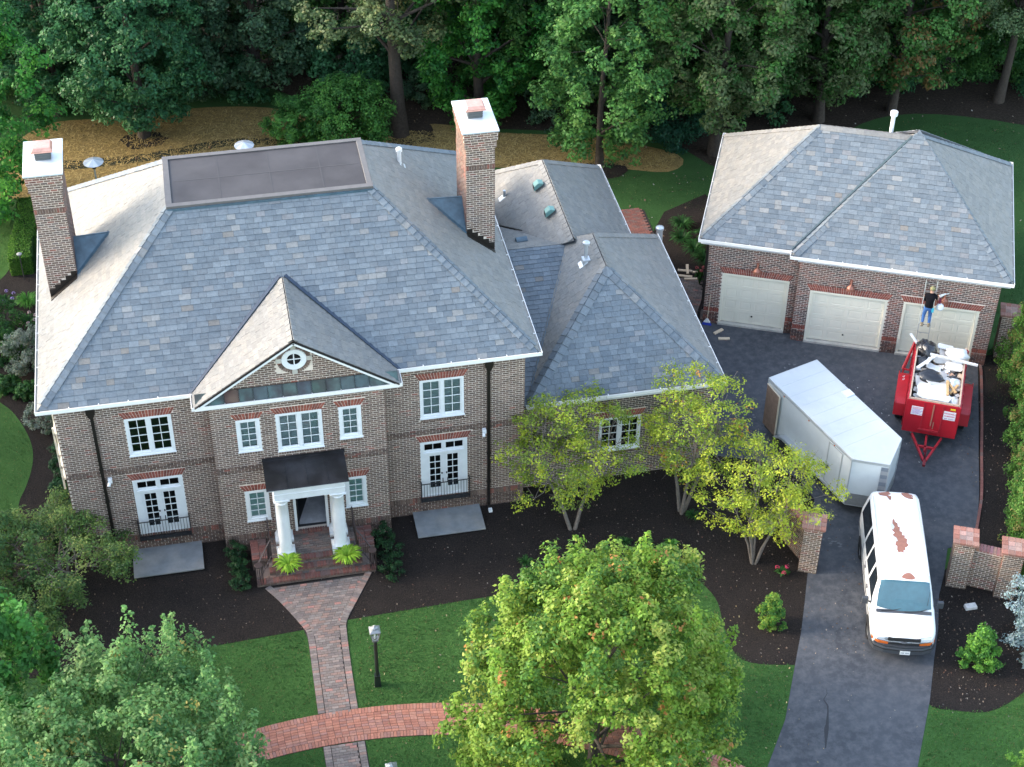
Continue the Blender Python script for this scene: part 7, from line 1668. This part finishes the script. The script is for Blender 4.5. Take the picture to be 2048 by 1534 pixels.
# understorey shrubs along the edge of the wood
def shrub(name, label, pos, R_, h, cols, seed, leaf=.09, nl=26, nt=10, nf=24, kind='round', cat='shrub', m=None, z0=.05, wts=None, spire=1, lobe=None, group=None):
    T = thing(name, label, cat, (*pos, 0), 0, group)
    mb, L = crown_mb(seed=seed, Rr=R_, z0=z0, z1=h, kind=kind, nl=nl, nt=nt, nf=nf, leaf=leaf, cols=cols, wts=wts or [1/len(cols)]*len(cols), lobe=lobe or R_*.33, tuft=max(.10, R_*.16), spire=spire, inner=.2)
    st = MB(); g = random.Random(seed)
    for l in L[:9]: st.tube([(g.uniform(-.05, .05), g.uniform(-.05, .05), -.05), (l[0]*.4, l[1]*.4, l[2]*.5), l], [.025, .018, .008], 5, cap=False)
    st.build('stem', M['bark'], T); mb.build('foliage', m or LEAF, T); return T
SG_ = [(.055, .17, .035), (.08, .22, .042), (.038, .125, .03)]
shrub('round_shrub', 'rounded green shrub behind the flat roof, the left smaller of a touching pair', (10.25, 24.9), 1.25, 2.1, SG_, 61, .12, 34, 12, 26)
shrub('round_shrub', 'rounded green shrub behind the flat roof, the right larger of a touching pair', (12.4, 24.5), 1.95, 2.9, SG_, 62, .12, 52, 14, 28)
shrub('bushy_shrub', 'teal green shrub at the wood edge beside the end of the straw strip', (26.9, 22.4), 1.7, 2.2, [(.02, .085, .05), (.03, .11, .06), (.015, .06, .035)], 63, .12, 36, 12, 24, m=LEAF_D)
again_s = [('shadowed shrub at the wood edge left of the forked oak', (8.2, 29.4), 1.4, 1.8), ('shadowed shrub under the forked oak', (16.4, 27.6), 1.2, 1.5), ('shadowed shrub left of the dark tree in the straw strip', (-.6, 31), 1.6, 1.8), ('shadowed shrub behind the right half of the garage', (36.5, 25.2), 1.6, 1.9), ('shadowed shrub behind the left half of the garage', (31.6, 23.6), 1.4, 1.6), ('shadowed shrub under the grey green tree', (6.6, 30.2), 1.5, 1.6), ('shadowed shrub beneath the pale tree at the upper right', (45, 23.5), 1.6, 1.6), ('shadowed shrub behind the slim trunked tree', (22.0, 24.7), 1.5, 1.7)]
for i, (l, p, r_, h_) in enumerate(again_s): shrub('understorey_shrub', l, p, r_, h_, GG[:3] if i % 2 else DG[:3], 70+i, .13, 20, 9, 20, m=LEAF_D)
UG = 'undergrowth bushes along the edge of the wood'
us = [shrub('undergrowth', 'undergrowth bush at the wood edge behind the left chimney', (1.5, 33.6), 2.0, 2.6, DG[:3], 88, .15, 40, 12, 24, m=LEAF_D, group=UG), shrub('undergrowth', 'undergrowth bush at the wood edge behind the willow like tree', (43.8, 25.2), 2.0, 2.6, MG[:3], 89, .15, 40, 12, 24, group=UG)]
g = random.Random(2)
for i, (x, y, l) in enumerate(((5.8, 33.0, 'behind the grey green tree'), (10.5, 33.5, 'far behind the pair of round shrubs'), (15.8, 31.0, 'in the dark gap behind the forked oak'), (20.2, 28.4, 'behind the bright green tree'), (24.4, 27.4, 'behind the slim trunked tree'), (28.5, 25.6, 'left of the tree at the garage corner'), (30.4, 27.6, 'behind the tree at the garage corner'), (34.2, 25.8, 'behind the garage ridge, left'), (38.6, 25.6, 'behind the garage vent pipe'), (41.2, 25.4, 'left of the leaning trunk'), (46.8, 26.4, 'in the far upper right corner'), (-2.5, 32.5, 'in the upper left corner'), (13.0, 29.2, 'just left of the forked oak trunk'), (18.0, 33.8, 'deep in the dark gap behind the oak'), (33, 31, 'deep behind the garage'), (26, 33, 'deep behind the rear roof'), (39.5, 30.5, 'deep behind the vent pipe'))):
    again(us[i % 2], (x, y), g.uniform(0, 6), g.uniform(.8, 1.15), 'undergrowth bush '+l, UG)
# evergreen row on the right
AV = [(.065, .16, .028), (.105, .215, .038), (.04, .11, .022), (.17, .16, .05)]
def arb(seed):
    T = thing('arborvitae', '', 'evergreen', (0, 0, 0), 0, 'evergreens in a row along the right of the drive')
    mb, L = crown_mb(seed=seed, Rr=.92, z0=.05, z1=3.5, kind='cone', nl=80, nt=12, nf=24, leaf=.072, cols=AV, wts=[.36, .26, .24, .14], lobe=.27, tuft=.14, spire=1.7, inner=.4)
    mb.build('foliage', LEAF, T); s = MB(); s.tube([(0, 0, -.05), (0, 0, 3.2)], [.07, .02], 7); s.build('trunk', M['bark'], T); return T
arbs = [arb(81), arb(82)]
AP = [(35.2, 3.55, 1.0, 'next to the single brick pier, farthest up the row'), (34.75, 2.1, 1.05, 'second from the single brick pier'), (34.1, .55, .95, 'third from the single brick pier'), (33.4, -1.0, 1.05, 'middle of the row, level with the red trailer drawbar'), (32.75, -2.55, 1.0, 'fifth, browner one in the row'), (32.0, -3.9, 1.0, 'second above the gate wall'), (31.35, -5.25, 1.0, 'just above and behind the right pier of the gate wall'), (30.95, -6.7, .82, 'lowest of the row, right of the gate wall')]
for i, (x, y, s, l) in enumerate(AP):
    o = arbs[i] if i < 2 else copy_tree(arbs[i % 2]); o.location = (x, y, 0); o.scale = (s, s, s*random.Random(i).uniform(.9, 1.08)); o.rotation_euler = (0, 0, i*1.3); o['label'] = 'columnar evergreen ' + l
shrub('blue_spruce', 'silver blue spruce at the right edge below the gate wall', (29.95, -9.1), 1.0, 2.4, [(.19, .27, .29), (.26, .34, .35), (.12, .19, .20)], 90, .075, 46, 11, 22, 'egg', 'spruce')
shrub('blue_spruce', 'low silver spruce branches below the taller spruce at the right edge', (29.75, -10.4), .75, 1.3, [(.20, .28, .27), (.28, .34, .32), (.17, .20, .15)], 96, .075, 24, 10, 20, 'egg', 'spruce')
shrub('young_bush', 'young leafy bush in the mulch right of the drive', (27.85, -9.75), .66, 1.5, [(.09, .24, .035), (.16, .33, .05), (.05, .15, .03)], 91, .075, 44, 11, 24, 'cone', 'bush')
shrub('young_bush', 'young leafy bush in the mulch left of the drive', (21.95, -6.95), .50, 1.25, [(.08, .22, .035), (.18, .28, .045), (.045, .13, .028)], 92, .07, 34, 10, 20, 'cone', 'bush')
shrub('corner_bush', 'light green bush cut by the bottom right corner', (27.35, -14.3), .7, 1.0, [(.12, .26, .04), (.18, .33, .05)], 93, .09, 20, 9, 18, cat='bush')
for i, (x, y, r_, h_, l) in enumerate(((5.50, -.75, .30, .65, 'dark low shrub against the wall left of the steps'), (5.52, -1.35, .32, .55, 'dark low shrub left of the steps, middle one'), (5.55, -2.0, .34, .5, 'dark low shrub left of the steps, front one'), (10.38, -.85, .36, .7, 'dark low shrub against the wall right of the steps'), (10.5, -1.55, .42, .55, 'dark low shrub right of the steps, middle one'), (10.42, -2.35, .42, .5, 'dark low shrub right of the steps, front one'))):
    shrub('low_shrub', l, (x, y), r_, h_, [(.016, .05, .018), (.024, .07, .024), (.012, .035, .015)], 200+i, .06, 16, 8, 14, group='shrubs flanking the porch steps', m=LEAF_D)
GD = [(.03, .10, .02), (.045, .13, .03), (.02, .065, .018)]
def clump(name, label, pos, R_, h, n, cols, seed, width=.035, cat='plant', group=None, z=0, arch_=1.0, petals=None):
    T = thing(name, label, cat, (*pos, z), 0, group); g = np.random.default_rng(seed); mb = MB()
    for i in range(n):
        a = g.uniform(0, 6.28); L = g.uniform(.6, 1.1); r = R_*L; hh = h*g.uniform(.6, 1.1); d = V3(math.cos(a), math.sin(a), 0); s = V3(-d[1], d[0], 0)*width*g.uniform(.7, 1.2); c = np.array(cols)[g.integers(0, len(cols))]*g.uniform(.8, 1.25)
        k = 5; P = [d*(r*(t**1.0))+V3(0, 0, hh*(t*2.1-1.55*arch_*t*t)) for t in np.linspace(.03, 1, k)]; w_ = [.5, 1, 1, .8, .15]
        for j in range(k-1): mb.add([P[j]-s*w_[j], P[j]+s*w_[j], P[j+1]+s*w_[j+1], P[j+1]-s*w_[j+1]], [[0, 1, 2, 3]], c)
    mb.build('foliage', LEAF, T)
    return T
for x, y, l in ((7.12, -1.92, 'bright fern in a black pot on the step at the left column'), (9.05, -1.88, 'bright fern in a black pot on the step at the right column')):
    T = clump('potted_fern', l, (x, y), .50, .34, 150, [(.26, .42, .04), (.34, .52, .06), (.18, .33, .03)], int(x*10), .030, 'potted plant', 'potted ferns on the steps', .56, 1.0)
    b = MB(); b.lathe((0, 0, -.24), [(0, 0), (.13, 0), (.17, .26), (.16, .27), (0, .25)], 16); b.build('pot', M['iron'], T)
for i, (x, y, l) in enumerate(((18.98, -2.75, 'small daylily clump in the mulch, left of a close pair'), (19.79, -2.9, 'small brighter daylily clump in the mulch, right of a close pair'), (14.85, -2.8, 'dark plant clump just left of the maple top'), (20.9, -1.7, 'green plant below the orange tipped tree'), (18.3, -2.5, 'dim plant clump left of the pair of daylilies'))):
    clump('daylily', l, (x, y), .30, .34, 60, GD if i != 1 else [(.05, .17, .025), (.07, .22, .03)], 300+i, .016, 'plant', 'green clumps in the front bed')
def flowers(label, pos, R_, cols, fc, seed, nfl=5, h=.3):
    T = clump('flower_plant', label, pos, R_, h, 40, cols, seed, .04, 'flowers'); g = np.random.default_rng(seed+1)
    for i in range(nfl):
        a = i*2*math.pi/nfl+.4; c = V3(math.cos(a)*R_*.7, math.sin(a)*R_*.7, h*.85); mb = MB(); n = 40; q = g.normal(0, 1, (n, 3)); q /= np.linalg.norm(q, axis=1, keepdims=True); q[:, 2] = abs(q[:, 2])
        leaf_quads(mb, c+q*.075, q, .05, np.array(fc)*g.uniform(.7, 1.3, (n, 1)), g); mb.build('flower_head', LEAF, T)
flowers('pink flowering plant in the mulch left of the gate pier', (23.05, -4.85), .26, GD, (.50, .06, .12), 400, 3)
flowers('white and pink flowering plant beside the left eave', (-1.45, 13.6), .5, GD, (.5, .38, .38), 410, 7, .4); flowers('purple flowering plant at the left edge of the garden', (-2.3, 15.2), .5, GD, (.30, .22, .5), 420, 6, .4)
clump('ornamental_grass', 'bright green grass clump beside the left eave', (-1.45, 14.9), .55, .55, 160, [(.06, .19, .03), (.09, .25, .04)], 430, .018, 'plant')
SAGE = [(.15, .19, .15), (.21, .25, .21), (.09, .14, .09)]
shrub('sage_shrub', 'grey leaved round shrub next to the left eave', (-1.30, 10.9), .85, 1.5, SAGE, 440, .09, 40, 11, 18); shrub('sage_shrub', 'smaller grey leaved shrub lower down beside the left eave corner', (-.75, 7.2), .6, 1.1, SAGE, 441, .08, 26, 10, 16)
for i, (x, y, r_, h_, l) in enumerate(((-2.5, 13.2, .9, 1.2, 'green garden shrub at the left edge beside the white flowers'), (-2.4, 11.6, .8, 1.1, 'green garden shrub at the left edge above the grey shrub'), (-2.2, 9.7, .45, .5, 'low dark plant left of the grey shrub'), (-1.4, 9.2, .42, .5, 'low dark plant below the grey shrub'))): shrub('garden_shrub', l, (x, y), r_, h_, GD, 450+i, .09, 26, 10, 18, m=LEAF_D)
for i in range(5): shrub('low_shrub', ['green shrub against the left wall, %s' % q for q in ('nearest the house corner', 'second from the corner', 'third from the corner', 'fourth from the corner', 'fifth from the corner')][i], (-.15+.05*i, .9+1.1*i), .55, .9, [(.015, .055, .02), (.02, .075, .025)], 470+i, .08, 20, 9, 16, m=LEAF_D, group='shrubs along the left wall')
def hedge():
    T = thing('clipped_hedge', 'clipped box hedge with flat top beside the left chimney', 'hedge', (-1.55, 19.2, 0)); g = np.random.default_rng(5); mb = MB(); n = 14000
    t = g.uniform(-1, 1, (n, 3)); f = g.integers(0, 3, n); s = np.where(g.random(n) < .5, -1., 1.)
    for k in range(3): t[f == k, k] = s[f == k]
    t[:, 2] = np.abs(t[:, 2])*np.where(f == 2, 1, 1); nn = np.zeros((n, 3)); nn[np.arange(n), f] = s; nn[:, 2] = np.abs(nn[:, 2])
    x = t[:, 0]*.42+.16*np.sin(t[:, 1]*2)+g.normal(0, .03, n); y = t[:, 1]*2.2; z = t[:, 2]*.85+g.normal(0, .03, n)
    cols = np.array([(.06, .16, .025), (.09, .21, .03), (.04, .11, .02)]); leaf_quads(mb, np.stack([x, y, z], 1), nn+g.normal(0, .5, (n, 3)), .06, cols[g.integers(0, 3, n)]*g.uniform(.8, 1.2, (n, 1)), g)
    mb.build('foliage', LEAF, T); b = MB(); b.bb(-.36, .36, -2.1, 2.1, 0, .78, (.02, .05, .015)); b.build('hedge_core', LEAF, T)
hedge()
for i, (x, y, l) in enumerate(((25.3, 15.3, 'leafy daylily bed clump nearest the patio bricks'), (25.0, 14.3, 'arching daylily clump behind the wing, second from the patio'), (25.3, 13.5, 'arching daylily clump behind the wing, third from the patio'), (25.5, 12.7, 'arching daylily clump nearest the plank pile'), (26.1, 14.4, 'daylily clump close to the garage wall'))): clump('daylily', l, (x, y), .6, .55, 110, [(.02, .07, .02), (.03, .10, .025)], 500+i, .02, 'plant', 'daylilies between wing and garage')
flowers('pink flowering shrub against the left garage wall', (24.9, 11.3), .22, GD, (.45, .12, .12), 520, 3, .9)
